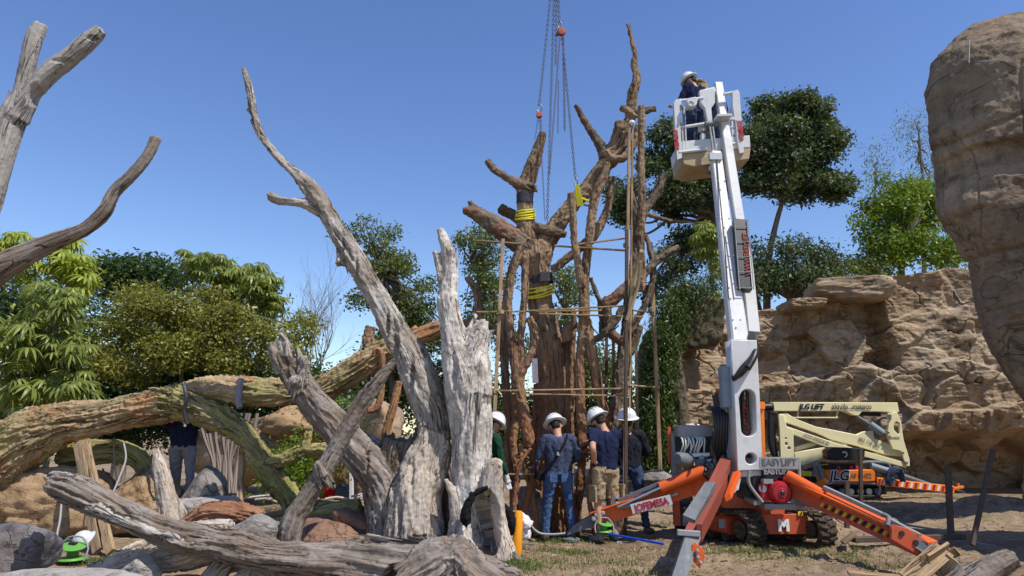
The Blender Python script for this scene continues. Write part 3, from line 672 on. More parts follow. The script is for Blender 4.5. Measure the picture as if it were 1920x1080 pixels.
    VV = np.concatenate(rows); m = len(rows); F = [[a*5+b+1, a*5+b, (a+1)*5+b, (a+1)*5+b+1] for a in range(m-1) for b in range(4)]
    mesh_obj('rock_side', np_mesh('rock_side', VV, F), M['cliff'], t)
    c = P(1585, 549, 17.9); b = boulder('cap_slab', c, (1.45, 1.3, .40), M['cliff'], 3, 5, 26, .012, .03, t, rz=-.1, minr=.86, boxy=True)
    c = P(1500, 574, 17.8); boulder('cap_slab', c, (.7, .9, .18), M['cliff'], 8, 5, 20, .012, .03, t, minr=.85, boxy=True)
cliff()
# ================================================================ overhanging rock mass on the right
def mass():
    Yc = 12.0
    t = thing('overhanging_rock', 'huge overhanging brown rock mass at the right edge with a sunlit top', 'rock', (11, 13, 0))
    prof = [(1925, 1010), (1925, 900), (1923, 800), (1921, 752), (1896, 715), (1878, 680), (1858, 640), (1838, 600), (1824, 560), (1814, 515), (1806, 488), (1790, 468), (1768, 430), (1757, 400), (1752, 350), (1748, 300), (1745, 250), (1746, 215), (1741, 188), (1738, 165), (1748, 135), (1752, 112), (1775, 88), (1800, 66), (1822, 53)]
    nv, nu = 420, 420; pz = []; pk = []
    for a, b in prof: w = P(a, b, Yc); pz.append(w.z); pk.append((w.x)/w.y)
    z = np.linspace(-.3, pz[-1], nv); k = np.interp(z, pz, pk)
    hh = (z-pz[-1])/1.0; a = 4.2*np.ones(nv); b = 1.9*np.ones(nv)
    f = np.clip((pz[-1]-z)/1.1, 0, 1); f = np.sqrt(1-(1-f)**2); b = 1.45*(.45+.55*f)
    Cx = k*Yc+np.sqrt(a*a+(k*b)**2)
    ph = np.linspace(R(-75), R(110), nu)
    X = Cx[:, None]-a[:, None]*np.cos(ph)[None, :]; Yy = Yc-b[:, None]*np.sin(ph)[None, :]; Z = np.repeat(z[:, None], nu, 1)
    NX = -np.cos(ph)[None, :]*np.ones((nv, 1)); NY = -np.sin(ph)[None, :]*np.ones((nv, 1))
    q = np.c_[X.ravel(), Yy.ravel(), Z.ravel()]
    rg = np.random.default_rng(9)
    s_ = (Yy*1.0).ravel()*-1+ X.ravel()*.3
    S2 = [(rg.uniform(s_.min(), s_.max()), rg.uniform(0, 8.5), rg.uniform(-.06, .06), rg.uniform(-.07, .07), rg.uniform(-.05, .05)) for k_ in range(14)]
    d = vor_disp(s_, q[:, 2], S2, .02, .35, 51)+.07*fbm(q*.6, 2, 52)+.03*fbm(q*3, 5, 54)-.045*np.clip(1-np.abs(fbm(q*np.array([.7, .7, .16])+.25*q[:, [2, 0, 1]]*.3, 2, 59))*38, 0, 1)-.03*np.abs(fbm(q*np.array([1.2, 1.2, .5]), 3, 57))
    band = lambda zc, w: np.exp(-((q[:, 2]-zc-.25*pn(q*.5, 60)-.10*(q[:, 0]-9))/w)**2)
    d += -.07*band(4.65, .035)-.07*band(7.0, .03)+.015*fbm(q*8, 3, 58)
    X += NX*d.reshape(nv, nu); Yy += NY*d.reshape(nv, nu)
    rows = [np.stack([X[i], Yy[i], Z[i]], -1) for i in range(nv)]
    cx = X[-1].mean()+2; cy = Yc
    for j in range(1, 40):
        f = j/39; r = np.stack([X[-1]+(cx-X[-1])*f, Yy[-1]+(cy+.3-Yy[-1])*f, Z[-1]-.12*math.sin(f*1.5)+0*X[-1]], -1)
        r[:, 2] += .10*fbm(r*1.4, 4, 61)*min(1, f*4); rows.append(r)
    V = np.concatenate(rows); n = len(rows); i = np.arange(n-1)[:, None]*nu; j = np.arange(nu-1)[None, :]
    F = np.stack([i+j, i+j+1, i+nu+j+1, i+nu+j], -1).reshape(-1, 4)
    mesh_obj('rock_body', np_mesh('rock_body', V, F), M['mass'], t)
    # thin wire and hanging eyelet near the top
    mb = MB(); mb.curve([P(1835, 115, 10.0), P(1870, 112, 9.9), P(1900, 90, 9.8), P(1925, 78, 9.7)], .006); mb.curve([P(1818, 75, 10.1), P(1817, 118, 10.0)], .008); mb.build('steel_wire', M['cable'], t)
mass()
# unseen rock added right of the picture to shade the ground in its corner
nb = thing('added_shade_rock', 'brown rock added out of view at the right to shade the ground', 'rock', (10.2, 8.2, 0))
boulder('rock_body', (10.6, 7.4, 2.6), (2.0, 2.4, 4.2), M['mass'], 12, 5, 14, .1, .04, nb)
# ================================================================ vegetation
def umbrella_whorl(nl=10, L=.36, droop=.55, seed=0):
    nl += 3
    rg = np.random.default_rng(seed); V = []; F = []; T = []
    for k in range(nl):
        a = 2*math.pi*(k+rg.uniform(-.2, .2))/nl; d = np.array([math.cos(a), math.sin(a), 0]); s_ = np.array([-d[1], d[0], 0]); l = L*rg.uniform(.8, 1.1); ti = rg.random()
        prev = None; dr = droop*rg.uniform(.8, 1.25)
        for i in range(5):
            u = i/4; c = d*l*(.12+.88*u)*(1-.25*dr*u)+np.array([0, 0, .10*u*L*2-dr*l*1.1*u*u]); w = [.008, .026, .033, .026, .003][i]*L/.36
            base = len(V); V += [c-s_*w+np.array([0, 0, -w*.35]), c, c+s_*w+np.array([0, 0, -w*.35])]
            if prev is not None:
                F += [[prev, prev+1, base+1, base], [prev+1, prev+2, base+2, base+1]]; T += [ti*.6+.2*u]*2
            prev = base
    me = np_mesh('leaf', V, F, smooth=False); attr(me, 'tint', np.array(T), 'FACE'); return me
WH = {}
def umbrella_tree(label, trunks, spots, mat, Y, group=None, L=.36, sub=60, cat='tree', fill=None):
    base = P(*trunks[0][0], Y); base.z = 0
    t = thing('umbrella_tree', label, cat, base, group); rg = random.Random(len(label)); 
    inv = wm(t).inverted()
    for tr in trunks:
        mb = MB(); pts = [(P(tr[0][0], tr[0][1], Y).x, Y, -.1)]+[tuple(P(a, b, Y)) for a, b in tr]
        c = spline([(*p, .06-.03*i/len(pts)) for i, p in enumerate(pts)], 2); mb.tube(c[:, :3].tolist(), c[:, 3].tolist(), 7); mb.build('trunk', M['trunkb'], t, True)
    k = 0
    for (px, py, rx, ry, n) in spots:
        for i in range(int(n*1.9)):
            a = rg.uniform(0, 2*math.pi); q = .86*rg.random()**.5; x = px+rx*q*math.cos(a); y = py+ry*q*math.sin(a); dep = Y+rg.uniform(-.8, .8)-.5*(1-q)
            key = (mat, k % 4)
            if key not in WH: WH[key] = umbrella_whorl(9+k % 3, L, .5+.12*(k % 4), k % 4); WH[key].materials.append(M[mat])
            o = bpy.data.objects.new('leaf', WH[key]); link(o, t); sc = rg.uniform(.7, 1.2)
            o.location = inv @ P(x, y, dep); sc *= 1.08; o.scale = (sc, sc, sc); o.rotation_euler = (rg.uniform(-.5, .2), rg.uniform(-.4, .4), rg.uniform(0, 6.3)); k += 1
    if fill:
        bl = []
        for (px, py, rx, ry, n) in fill:
            c = P(px, py, Y+.5); bl.append((tuple(c), (S(rx, Y), .8, S(ry, Y)*.8), n))
        leaf_cloud('inner_leaves', bl, .16, M[mat], t, per=12, clump=.25, aspect=3, hang=.4, seed=3)
    return t
umbrella_tree('broad umbrella tree with drooping leaf whorls at the far left', [[(95, 800), (103, 640), (100, 560)], [(60, 800), (30, 650)]],
    [(95, 560, 60, 40, 26), (50, 640, 75, 45, 34), (130, 650, 50, 35, 24), (40, 720, 60, 50, 26), (130, 720, 55, 40, 20), (-40, 620, 40, 90, 14)], 'l_umb', 13.5, L=.28, fill=[(80, 640, 90, 90, 190), (70, 750, 100, 60, 110)])
umbrella_tree('tall yellowish umbrella tree behind the bare grey branch at the left', [[(128, 780), (128, 600), (125, 500)]],
    [(30, 470, 60, 40, 26), (130, 480, 45, 40, 22), (145, 520, 30, 40, 12)], 'l_umby', 16, L=.31, fill=[(60, 510, 80, 40, 60), (140, 520, 30, 50, 40)])
umbrella_tree('wide yellow-green umbrella tree above the olive shrub', [[(430, 760), (430, 600), (420, 520)], [(470, 760), (500, 600)]],
    [(400, 500, 55, 32, 26), (470, 530, 65, 45, 40), (510, 590, 36, 50, 24), (430, 560, 70, 40, 20), (370, 480, 30, 20, 8)], 'l_umb', 17, L=.31, fill=[(460, 570, 80, 70, 150), (400, 520, 60, 40, 50)])
tree('shrub_tree', 'olive-yellow small-leaved tree spreading behind the mossy arched log', [(345, 760), (340, 700), (345, 640)],
     scatter(330, 600, 130, 60, 20, 34, 60, 31, 15)+scatter(300, 660, 130, 55, 14, 34, 60, 32, 15)+scatter(440, 650, 75, 60, 11, 30, 46, 33, 15)+scatter(560, 640, 30, 55, 6, 17, 14, 34, 15), .075, M['l_yel'], r=6, nb=14, Y=15, per=22, clump=.30, up=.4, aspect=1.6, shell=.3)
tree('evergreen_tree', 'dark green evergreen tree behind the olive shrub at left', [(235, 760), (240, 600)],
     [(210, 520, 50, 38, 170), (270, 515, 55, 34, 180), (320, 540, 40, 40, 110)], .15, M['l_dkgrn'], Y=21, per=16, clump=.5, aspect=2.2)
tree('evergreen_tree', 'deep green bushy tree filling the far left behind the umbrella tree', [(20, 780), (20, 640)],
     [(10, 560, 70, 60, 220), (60, 600, 90, 60, 200), (160, 600, 80, 60, 160)], .15, M['l_dkgrn'], Y=20, per=14, clump=.5, aspect=2.2)
tree('birch_like_tree', 'light open tree with pale green leaves behind the leaning dead tree', [(735, 760), (730, 620), (720, 520)],
     scatter(680, 440, 34, 28, 5, 14, 10, 17, 22)+scatter(745, 470, 46, 44, 9, 17, 18, 18, 22)+scatter(710, 540, 56, 50, 10, 17, 18, 19, 22)+scatter(775, 560, 40, 60, 10, 17, 20, 20, 22)+scatter(740, 650, 62, 50, 14, 20, 30, 21, 22)+scatter(810, 640, 26, 44, 5, 16, 20, 22, 22), .11, M['l_mid'], r=7, nb=9, Y=22, per=16, clump=.42, aspect=1.8)
tree('birch_like_tree', 'airy green tree seen between the white stump and the wooden scaffold', [(915, 760), (905, 600), (900, 520)],
     scatter(895, 460, 34, 36, 8, 14, 14, 23, 22)+scatter(930, 500, 40, 44, 9, 15, 16, 24, 22)+scatter(910, 570, 50, 50, 10, 16, 16, 25, 22)+scatter(940, 640, 40, 50, 6, 18, 20, 26, 22), .11, M['l_mid'], r=6, nb=6, Y=22, per=15, clump=.42, aspect=1.8)
tree('birch_like_tree', 'airy green tree showing through the middle of the vine tree', [(1060, 760), (1060, 640), (1058, 580)],
     scatter(1060, 545, 34, 40, 8, 15, 18, 27, 22)+scatter(1050, 605, 30, 26, 4, 15, 16, 28, 22)+scatter(1120, 700, 40, 60, 8, 18, 22, 29, 22), .11, M['l_mid'], r=6, nb=5, Y=22, per=14, clump=.42, aspect=1.8)
tree('ficus_tree', 'tall dark-leaved tree crown left of the white boom', [(1430, 640), (1400, 520), (1340, 420)],
     scatter(1260, 300, 66, 66, 14, 28, 50, 1, 23)+scatter(1300, 370, 66, 50, 11, 25, 40, 2, 23)+scatter(1170, 380, 45, 45, 7, 22, 30, 3, 23)+scatter(1265, 480, 55, 60, 10, 19, 22, 4, 23)+scatter(1240, 560, 40, 30, 4, 17, 20, 5, 23), .15, M['l_dark'], r=11, nb=12, Y=23, per=16, clump=.34, aspect=2.1, shell=.35)
tree('ficus_tree', 'tallest dark-leaved tree with a round crown right of the white boom', [(1440, 640), (1440, 500), (1455, 420), (1470, 370)],
     scatter(1478, 250, 92, 66, 24, 31, 62, 6, 22)+scatter(1480, 330, 108, 46, 17, 27, 50, 7, 22)+scatter(1425, 290, 40, 70, 8, 27, 44, 40, 22)+scatter(1560, 345, 36, 26, 5, 20, 34, 8, 22)+scatter(1510, 205, 40, 22, 5, 20, 32, 9, 22)+scatter(1560, 285, 18, 30, 3, 20, 30, 10, 22), .145, M['l_dark'], r=8, nb=14, Y=22, per=17, clump=.34, aspect=2.1, shell=.35)
tree('ficus_tree', 'lower dark tree just above the rock wall beside the boom', [(1470, 640), (1480, 560)],
     scatter(1480, 500, 88, 62, 24, 21, 26, 11, 21.5)+scatter(1420, 510, 44, 60, 12, 20, 26, 12, 21.5), .13, M['l_dark'], r=9, nb=5, Y=21.5, per=14, clump=.5, aspect=2.2)
tree('broadleaf_tree', 'bright green leafy tree above the rock wall at right', [(1690, 600), (1690, 520), (1690, 450)],
     scatter(1695, 420, 78, 72, 22, 27, 40, 13, 22)+scatter(1690, 350, 45, 34, 7, 20, 24, 14, 22)+scatter(1770, 485, 40, 36, 5, 22, 30, 15, 22)+scatter(1640, 480, 45, 36, 6, 22, 28, 16, 22), .14, M['l_bright'], r=9, nb=7, Y=22, per=17, clump=.5, up=.7, aspect=2.3)
tree('broadleaf_tree', 'low grey-green bush on the rock wall top below the bright tree', [(1600, 560), (1600, 530)],
     [(1590, 525, 50, 30, 70), (1640, 510, 40, 22, 40)], .11, M['l_mid'], r=5, nb=2, Y=21, per=14, clump=.4)
tree('gum_tree', 'tall wispy pale tree beside the top of the overhanging rock', [(1735, 560), (1735, 400), (1725, 280)],
     [(1720, 235, 34, 26, 30), (1740, 290, 26, 40, 36), (1705, 255, 24, 26, 20), (1745, 340, 26, 34, 30)], .16, M['l_wisp'], r=5, nb=4, Y=30, per=13, clump=.7, aspect=4.5, hang=.6)
tree('gum_tree', 'small wispy pale treetop left of the bright green tree', [(1645, 560), (1640, 420), (1642, 330)],
     [(1640, 290, 18, 22, 18), (1645, 320, 22, 24, 22), (1650, 350, 20, 20, 16)], .16, M['l_wisp'], r=3, nb=3, Y=30, per=12, clump=.7, aspect=4.5, hang=.6)
umbrella_tree('slender bright-leaved plant rising in front of the ficus crown beside the boom', [[(1335, 600), (1335, 520), (1325, 450)]],
    [(1325, 450, 32, 36, 34), (1345, 500, 18, 26, 10), (1335, 550, 14, 14, 4)], 'l_umb', 18.5, L=.30, cat='plant')
def hedge(name, label, blobs, mat, Y, leaf=.12, kind='stuff', seed=0, **kw):
    bl = []
    for b in blobs:
        c = P(b[0], b[1], Y); bl.append(((c.x, c.y, c.z), (S(b[2], Y), 1.2, S(b[3], Y)), b[4]))
    o = leaf_cloud(name, bl, leaf, mat, None, per=16, clump=.5, shell=.15, seed=seed, **kw); tag(o, label, 'hedge' if kind == 'stuff' else 'bush', kind=kind); return o
hedge('shrubbery', 'dense dark shrubbery under the trees behind the fallen logs', [(60, 770, 160, 80, 520), (220, 790, 120, 70, 400), (380, 760, 120, 60, 400), (520, 750, 90, 60, 300), (-120, 700, 100, 120, 300), (620, 760, 80, 60, 200), (200, 715, 90, 45, 300), (330, 710, 90, 40, 320), (450, 705, 70, 45, 260), (560, 720, 50, 40, 120)], M['l_dkgrn'], 17.5, seed=4)
hedge('shrubbery', 'loose green shrubbery far behind the vine tree and scaffold', [(640, 760, 100, 60, 400), (700, 740, 90, 70, 460), (830, 740, 90, 80, 500), (940, 790, 90, 80, 560), (1060, 800, 90, 80, 520), (1160, 800, 80, 80, 520), (1240, 810, 60, 60, 300), (1150, 700, 30, 50, 80), (1080, 720, 40, 60, 120)], M['l_mid'], 23, .13, seed=5)
hedge('leafy_bush', 'bright green clipped bush behind the yellow forked branch', [(575, 870, 60, 42, 240), (545, 890, 40, 30, 100), (630, 780, 40, 30, 60)], M['l_bright'], 13.2, .07, kind='thing', seed=6)
bpy.data.objects['leafy_bush'].pop('kind', None)
def bare_tree(label, base, tips, Y, seed):
    b = P(*base, Y); b.z = 0; t = thing('bare_tree', label, 'tree', b); rg = random.Random(seed); tw = MB()
    tr = MB(); h = P(*tips[0], Y); mid = b.lerp(h, .35); tr.curve([b, mid], .07); tr.build('trunk', M['twig'], t, True)
    def rec(p, d, L, r, dep):
        q = p+d*L*.5+Vector((rg.uniform(-.1, .1), rg.uniform(-.1, .1), 0))*L; e = q+(d+Vector((rg.uniform(-.25, .25), rg.uniform(-.25, .25), .12))).normalized()*L*.5
        tw.tube([p, q, e], [r, r*.8, r*.55], 4, False)
        if dep == 0: return
        for k in range(rg.choice((2, 3, 3))):
            nd = (d+Vector((rg.uniform(-.7, .7), rg.uniform(-.6, .6), rg.uniform(-.1, .6)))).normalized(); rec(e if k else q, nd, L*rg.uniform(.6, .85), r*.55, dep-1)
    for tip in tips:
        e = P(*tip, Y); d = (e-mid); rec(mid, d.normalized(), d.length*.42, .035, 5)
    tw.build('twigs', M['twig'], t)
bare_tree('leafless grey twiggy tree between the umbrella tree and the leaning trunk', (600, 800), [(570, 520), (610, 560), (640, 600), (590, 610), (545, 620)], 20, 3)
bare_tree('leafless twiggy tree seen right of the vine tree by the mossy mound', (1215, 800), [(1200, 620), (1235, 610), (1180, 660)], 22, 5)
# mossy mound between vine tree and rock wall
mt = thing('mossy_rock_mound', 'tall rock mound draped in hanging green moss left of the rock wall', 'rock', (P(1240, 900, 16).x, 16, 0))
c = P(1250, 760, 16.2); boulder('rock_core', (c.x+.05, 16.4, 2.0), (.55, 1.0, 2.6), M['mound_rock'], 4, 5, 14, .1, .05, mt)
c = P(1310, 610, 17.0); boulder('rock_core', c, (.75, .9, .95), M['mound_rock'], 6, 5, 16, .03, .05, mt, boxy=True)
bl = []
for (px, py, rx, ry, k, y) in [(1222, 850, 18, 40, 170, 15.6), (1225, 780, 22, 50, 220, 15.6), (1232, 710, 24, 50, 220, 15.7), (1240, 650, 24, 40, 200, 15.8), (1258, 600, 26, 40, 180, 16.1), (1280, 555, 20, 30, 70, 16.4), (1305, 545, 24, 16, 60, 16.4), (1335, 535, 20, 20, 26, 16.6), (1245, 820, 16, 60, 110, 15.6)]:
    c = P(px, py, y); bl.append((tuple(c), (S(rx, y), .45, S(ry, y)), k))
leaf_cloud('hanging_moss', bl, .11, M['l_moss'], mt, per=18, clump=.26, aspect=4, hang=.7, seed=9)
# ================================================================ dead trees and logs in front
def solid_thing(name, label, cat, limbs, base, group=None, **kw):
    t = thing(name, label, cat, base, group); organic(name, limbs, parent=t, **kw); return t
Y = 9.2
solid_thing('dead_tree', 'leaning bleached dead tree, its long bare trunk pointing up left', 'dead tree', [
  ('base', limb(Y, (778, 1085, 76), (780, 1020, 60), (784, 955, 50), (794, 895, 49), (803, 855, 42), (812, 815, 30), (808, 775, 24), (798, 735, 16))),
  ('trunk', limb(Y, (806, 880, 22), (814, 835, 27), (815, 800, 31), (806, 762, 32), (785, 712, 31), (757, 655, 30), (724, 592, 26), (690, 532, 21.5), (657, 472, 19), (624, 420, 18), (594, 374, 17), (570, 343, 13.5), (546, 318, 10), (514, 285, 8.5), (484, 242, 7.5), (474, 205, 8), (468, 168, 8), (456, 128, 5))),
  ('broken_branch', limb(Y, (608, 400, 13), (580, 384, 11), (550, 379, 8.5), (522, 377, 9), (502, 368, 9))),
  ('splinter', limb(Y, (575, 345, 10), (560, 328, 6), (548, 313, 2.5))),
  ('splinter', limb(Y, (640, 495, 14), (636, 478, 6), (630, 470, 2.5))),
  ('side_slab', limb(Y+.1, (815, 800, 24), (806, 720, 17), (785, 655, 10), (760, 610, 4))),
  ('back_slab', limb(Y+.55, (845, 1070, 34), (842, 960, 26), (838, 880, 20), (835, 830, 12))),
  ('knot', limb(Y, (488, 250, 8), (473, 210, 9), (462, 207, 4))),
  ('broken_limb', limb(9.4, (745, 1080, 56), (743, 1010, 48), (735, 950, 45), (713, 900, 38), (684, 862, 34), (648, 822, 32), (610, 782, 30), (576, 742, 28.5), (552, 704, 27), (543, 688, 23))),
  ('splinter', limb(9.4, (535, 700, 20), (520, 672, 14), (508, 642, 7))), ('splinter', limb(9.3, (560, 720, 20), (566, 690, 12), (572, 668, 5))), ('splinter', limb(9.45, (548, 700, 20), (534, 655, 12), (528, 632, 7))), ('splinter', limb(9.4, (545, 680, 16), (540, 640, 7), (524, 622, 4))), ('splinter', limb(9.35, (560, 700, 16), (563, 668, 6), (556, 650, 3))),
  ('torn_stub', limb(9.5, (755, 1040, 46), (745, 960, 38), (742, 900, 34), (745, 850, 32), (752, 822, 33))),
  ('splinter', limb(9.6, (720, 860, 22), (695, 830, 12), (660, 805, 5))), ('splinter', limb(9.6, (780, 840, 16), (784, 815, 6), (788, 806, 3))),
  ('root', limb(8.9, (790, 1060, 60), (850, 1075, 40), (920, 1095, 24)))],
  (P(780, 1040, Y).x, Y, 0), voxel=.017, mat=M['dead'], mats={'broken_limb': M['dead_grey'], 'torn_stub': M['dead_grey'], 'base': M['dead_tan'], 'back_slab': M['dead_grey']},
  amp=.024, gf=9, stretch=.11, rough_amp=.010, seed=3, wob=.18, flute=.16, jag=1.2,
  dents=[(P(735, 640, 8.85), (.09, .3, .42), .16), (P(722, 600, 8.85), (.04, .3, .3), .12), (P(845, 790, 8.85), (.06, .3, .4), .12), (P(752, 812, 9.4), (.22, .4, .12), .22), (P(555, 690, 9.15), (.10, .3, .14), .1), (P(585, 385, 8.9), (.05, .3, .1), .06), (P(770, 700, 8.95), (.045, .3, .34), .09), (P(665, 500, 9.0), (.035, .3, .28), .07), (P(640, 450, 9.0), (.03, .3, .2), .05), (P(770, 900, 8.8), (.03, .3, .3), .05), (P(640, 800, 9.15), (.03, .3, .22), .08), (P(690, 850, 9.15), (.03, .3, .26), .08), (P(815, 960, 8.85), (.05, .3, .5), .14), (P(752, 985, 9.0), (.05, .3, .45), .14), (P(745, 905, 9.1), (.07, .3, .25), .12)])
Y = 9.0
solid_thing('white_stump', 'upright white dead stump with a forked spike on top and a hollow foot', 'dead tree', [
  ('trunk', limb(Y, (905, 1085, 82), (898, 1030, 66), (890, 960, 46), (886, 890, 38), (885, 820, 39), (884, 765, 41), (878, 715, 41), (866, 680, 36), (852, 645, 27), (844, 600, 23), (839, 560, 21), (842, 515, 18), (843, 480, 15), (834, 450, 12), (825, 428, 8))),
  ('spike', limb(Y, (836, 555, 12), (828, 525, 9), (821, 495, 8), (815, 470, 6))),
  ('broken_crown', limb(Y, (882, 740, 42), (886, 690, 38), (893, 650, 28), (902, 618, 20), (908, 600, 12))),
  ('splinter', limb(Y, (905, 660, 14), (918, 632, 8), (930, 618, 4))), ('splinter', limb(Y, (880, 640, 12), (885, 605, 8), (888, 596, 5))), ('splinter', limb(Y, (900, 640, 14), (893, 606, 7), (890, 588, 4))),
  ('foot_wall', limb(8.75, (935, 1050, 34), (928, 990, 24), (922, 930, 22), (926, 880, 18), (936, 860, 8))),
  ('foot_wall', limb(8.8, (868, 1050, 24), (860, 985, 16), (850, 930, 10), (836, 898, 4))),
  ('root', limb(8.8, (925, 1040, 28), (950, 1070, 22), (975, 1095, 12))),
  ('root', limb(8.7, (935, 1000, 12), (960, 1045, 10), (985, 1060, 8)))],
  (P(900, 1040, Y).x, Y, 0), voxel=.016, mat=M['dead_white'], mats={'foot_wall': M['dead_tan'], 'root': M['dead_grey']}, amp=.016, gf=6, stretch=.25, rough_amp=.007, seed=5, wob=.15, flute=.07, jag=1.3,
  dents=[(P(905, 985, 8.55), (.24, .6, .42), .50), (P(900, 1020, 8.5), (.22, .6, .2), .3), (P(895, 700, 8.65), (.07, .25, .22), .06), (P(850, 690, 8.7), (.06, .25, .3), .07)])
Y = 8.5
solid_thing('dead_branch', 'slim grey dead branch leaning diagonally across the broken limb', 'branch', [
  ('branch', limb(Y, (542, 1020, 21), (548, 985, 22), (572, 940, 19), (602, 895, 18), (632, 845, 17), (662, 785, 15.5), (690, 740, 14), (714, 705, 12), (738, 678, 7))),
  ('knot', limb(Y-.05, (606, 895, 14), (597, 878, 13), (592, 872, 9))), ('stub', limb(Y, (700, 720, 12), (728, 690, 9), (739, 672, 5)))],
  (P(545, 1020, Y).x, Y, 0), voxel=.012, mat=M['dead_grey'], amp=.014, gf=10, stretch=.12, seed=8, wob=.3)
Y = 7.3
solid_thing('fallen_log', 'long grey fallen log with a ragged bleached left end crossing the foreground', 'log', [
  ('log', limb(Y, (960, 1112, 40), (880, 1082, 46), (800, 1072, 42), (720, 1062, 38), (620, 1052, 36), (540, 1046, 33), (470, 1035, 32), (400, 1018, 29), (330, 1002, 28), (270, 980, 26), (210, 952, 26), (155, 927, 26), (118, 912, 22), (95, 905, 15))),
  ('splinter', limb(Y, (150, 935, 18), (120, 930, 9), (98, 926, 5))), ('ragged_end', limb(Y, (130, 905, 16), (105, 890, 9), (88, 896, 4))),
  ('torn_strip', limb(7.15, (180, 952, 12), (230, 975, 11), (300, 1000, 10), (360, 1022, 8))),
  ('root_hump', limb(Y-.1, (760, 1100, 50), (820, 1062, 42), (856, 1040, 30), (880, 1075, 40), (930, 1110, 40))),
  ('branch_stub', limb(Y, (640, 1045, 24), (668, 1025, 16), (690, 1018, 8)))],
  (P(600, 1080, Y).x, Y, 0), voxel=.013, mat=M['dead_grey'], amp=.032, gf=8, stretch=.07, rough_amp=.008, seed=12, wob=.2, flute=.16, jag=1.2, mats={'torn_strip': M['dead'], 'ragged_end': M['dead'], 'splinter': M['dead']},
  dents=[(P(235, 955, 7.1), (.28, .3, .05), .06), (P(330, 1010, 7.1), (.4, .3, .04), .06), (P(130, 900, 7.1), (.05, .2, .05), .06)])
solid_thing('fallen_log', 'short grey split log lying under the long foreground log at left', 'log', [
  ('log', limb(7.7, (170, 1078, 16), (220, 1062, 26), (290, 1040, 34), (360, 1022, 38), (430, 1012, 34)))], (P(300, 1060, 7.7).x, 7.7, 0), voxel=.013, mat=M['dead_tan'], amp=.03, gf=9, stretch=.07, seed=14, wob=.3)
solid_thing('root_tangle', 'pale twisted root end under the long log at bottom left centre', 'root', [
  ('root', limb(7.5, (390, 1100, 22), (420, 1055, 20), (450, 1040, 22), (500, 1070, 24), (540, 1100, 22))), ('root', limb(7.4, (440, 1100, 12), (452, 1078, 9), (480, 1064, 8)))], (P(450, 1090, 7.5).x, 7.5, 0), voxel=.013, mat=M['dead'], amp=.02, seed=15, wob=.3)
Y = 5.6
solid_thing('forked_dead_tree', 'smooth grey forked dead tree at the left edge with a long curved branch', 'dead tree', [
  ('trunk', limb(Y, (-190, 1300, 90), (-180, 1000, 76), (-150, 700, 54), (-85, 500, 40), (-30, 380, 30), (-6, 310, 27), (12, 255, 25), (30, 205, 25))),
  ('left_fork', limb(Y, (26, 220, 24), (42, 165, 17), (54, 115, 15), (64, 75, 15), (76, 46, 13))),
  ('right_fork', limb(Y, (30, 225, 24), (62, 172, 19), (95, 135, 20), (138, 103, 18), (168, 76, 18), (190, 55, 13))),
  ('curved_branch', limb(Y, (-150, 720, 40), (-90, 590, 38), (-40, 530, 34), (5, 496, 28), (60, 470, 20), (115, 448, 16), (160, 428, 14), (196, 396, 14), (214, 362, 12), (248, 328, 11), (276, 294, 11), (294, 258, 11))),
  ('stub', limb(Y, (-30, 525, 22), (15, 485, 12), (44, 464, 5)))],
  (P(-190, 1100, Y).x, Y, 0), voxel=.011, mat=M['fork'], mats={'curved_branch': M['dead_grey'], 'stub': M['dead_grey']}, amp=.009, gf=9, stretch=.1, rough_amp=.003, seed=21, wob=.08, jag=.7, flute=.06,
  dents=[(P(58, 175, 5.5), (.06, .2, .12), .06), (P(120, 110, 5.5), (.14, .12, .03), .03), (P(172, 66, 5.5), (.08, .12, .03), .04)])
solid_thing('fallen_log', 'short dark log end rising from the bottom right corner', 'log', [
  ('log', limb(7.0, (1790, 1112, 28), (1830, 1080, 25), (1868, 1060, 22), (1900, 1046, 18)))], (P(1840, 1100, 7).x, 7, 0), voxel=.013, mat=M['dead_grey'], amp=.015, seed=31, wob=.2)
# ================================================================ mossy arched log
Y = 10.6
arch = thing('arched_log', 'great yellow mossy fallen tree arching over the beige rocks at left', 'log', (P(100, 1000, Y).x, Y, 0))
organic('arched_log', [
  ('trunk', limb(Y, (-140, 960, 66), (-70, 905, 62), (0, 852, 56), (60, 815, 48), (120, 797, 38), (200, 779, 34), (280, 764, 34), (340, 750, 35), (390, 736, 30), (450, 733, 26), (530, 738, 25), (600, 728, 27), (645, 703, 28), (690, 676, 26), (730, 655, 22))),
  ('fork_branch', limb(Y-.1, (330, 752, 34), (375, 764, 30), (420, 788, 25), (455, 815, 20), (485, 852, 20), (512, 888, 22), (538, 925, 19), (556, 962, 17), (566, 985, 15), (575, 1000, 14))),
  ('low_branch', limb(Y-.15, (505, 868, 14), (540, 858, 12), (570, 846, 12), (604, 846, 13), (640, 842, 12))), ('low_branch', limb(Y-.15, (568, 850, 11), (576, 830, 8), (578, 808, 8))),
  ('upright_stub', limb(Y, (690, 680, 20), (692, 655, 14), (690, 630, 11), (695, 612, 10)))],
  voxel=.018, mat=M['bark_y'], mats={'fork_branch': M['bark_moss'], 'low_branch': M['bark_moss'], 'upright_stub': M['vine']}, parent=arch, amp=.045, gf=11, stretch=.12, rough_amp=.018, seed=41, wob=.12, flute=.06)
organic('x', [('torn_end', limb(Y, (715, 662, 18), (750, 643, 18), (785, 630, 17), (825, 612, 15))), ('torn_end', limb(Y, (768, 636, 10), (776, 618, 8), (782, 610, 4)))], voxel=.016, mat=M['bark_o'], parent=arch, amp=.025, seed=43, split=False)
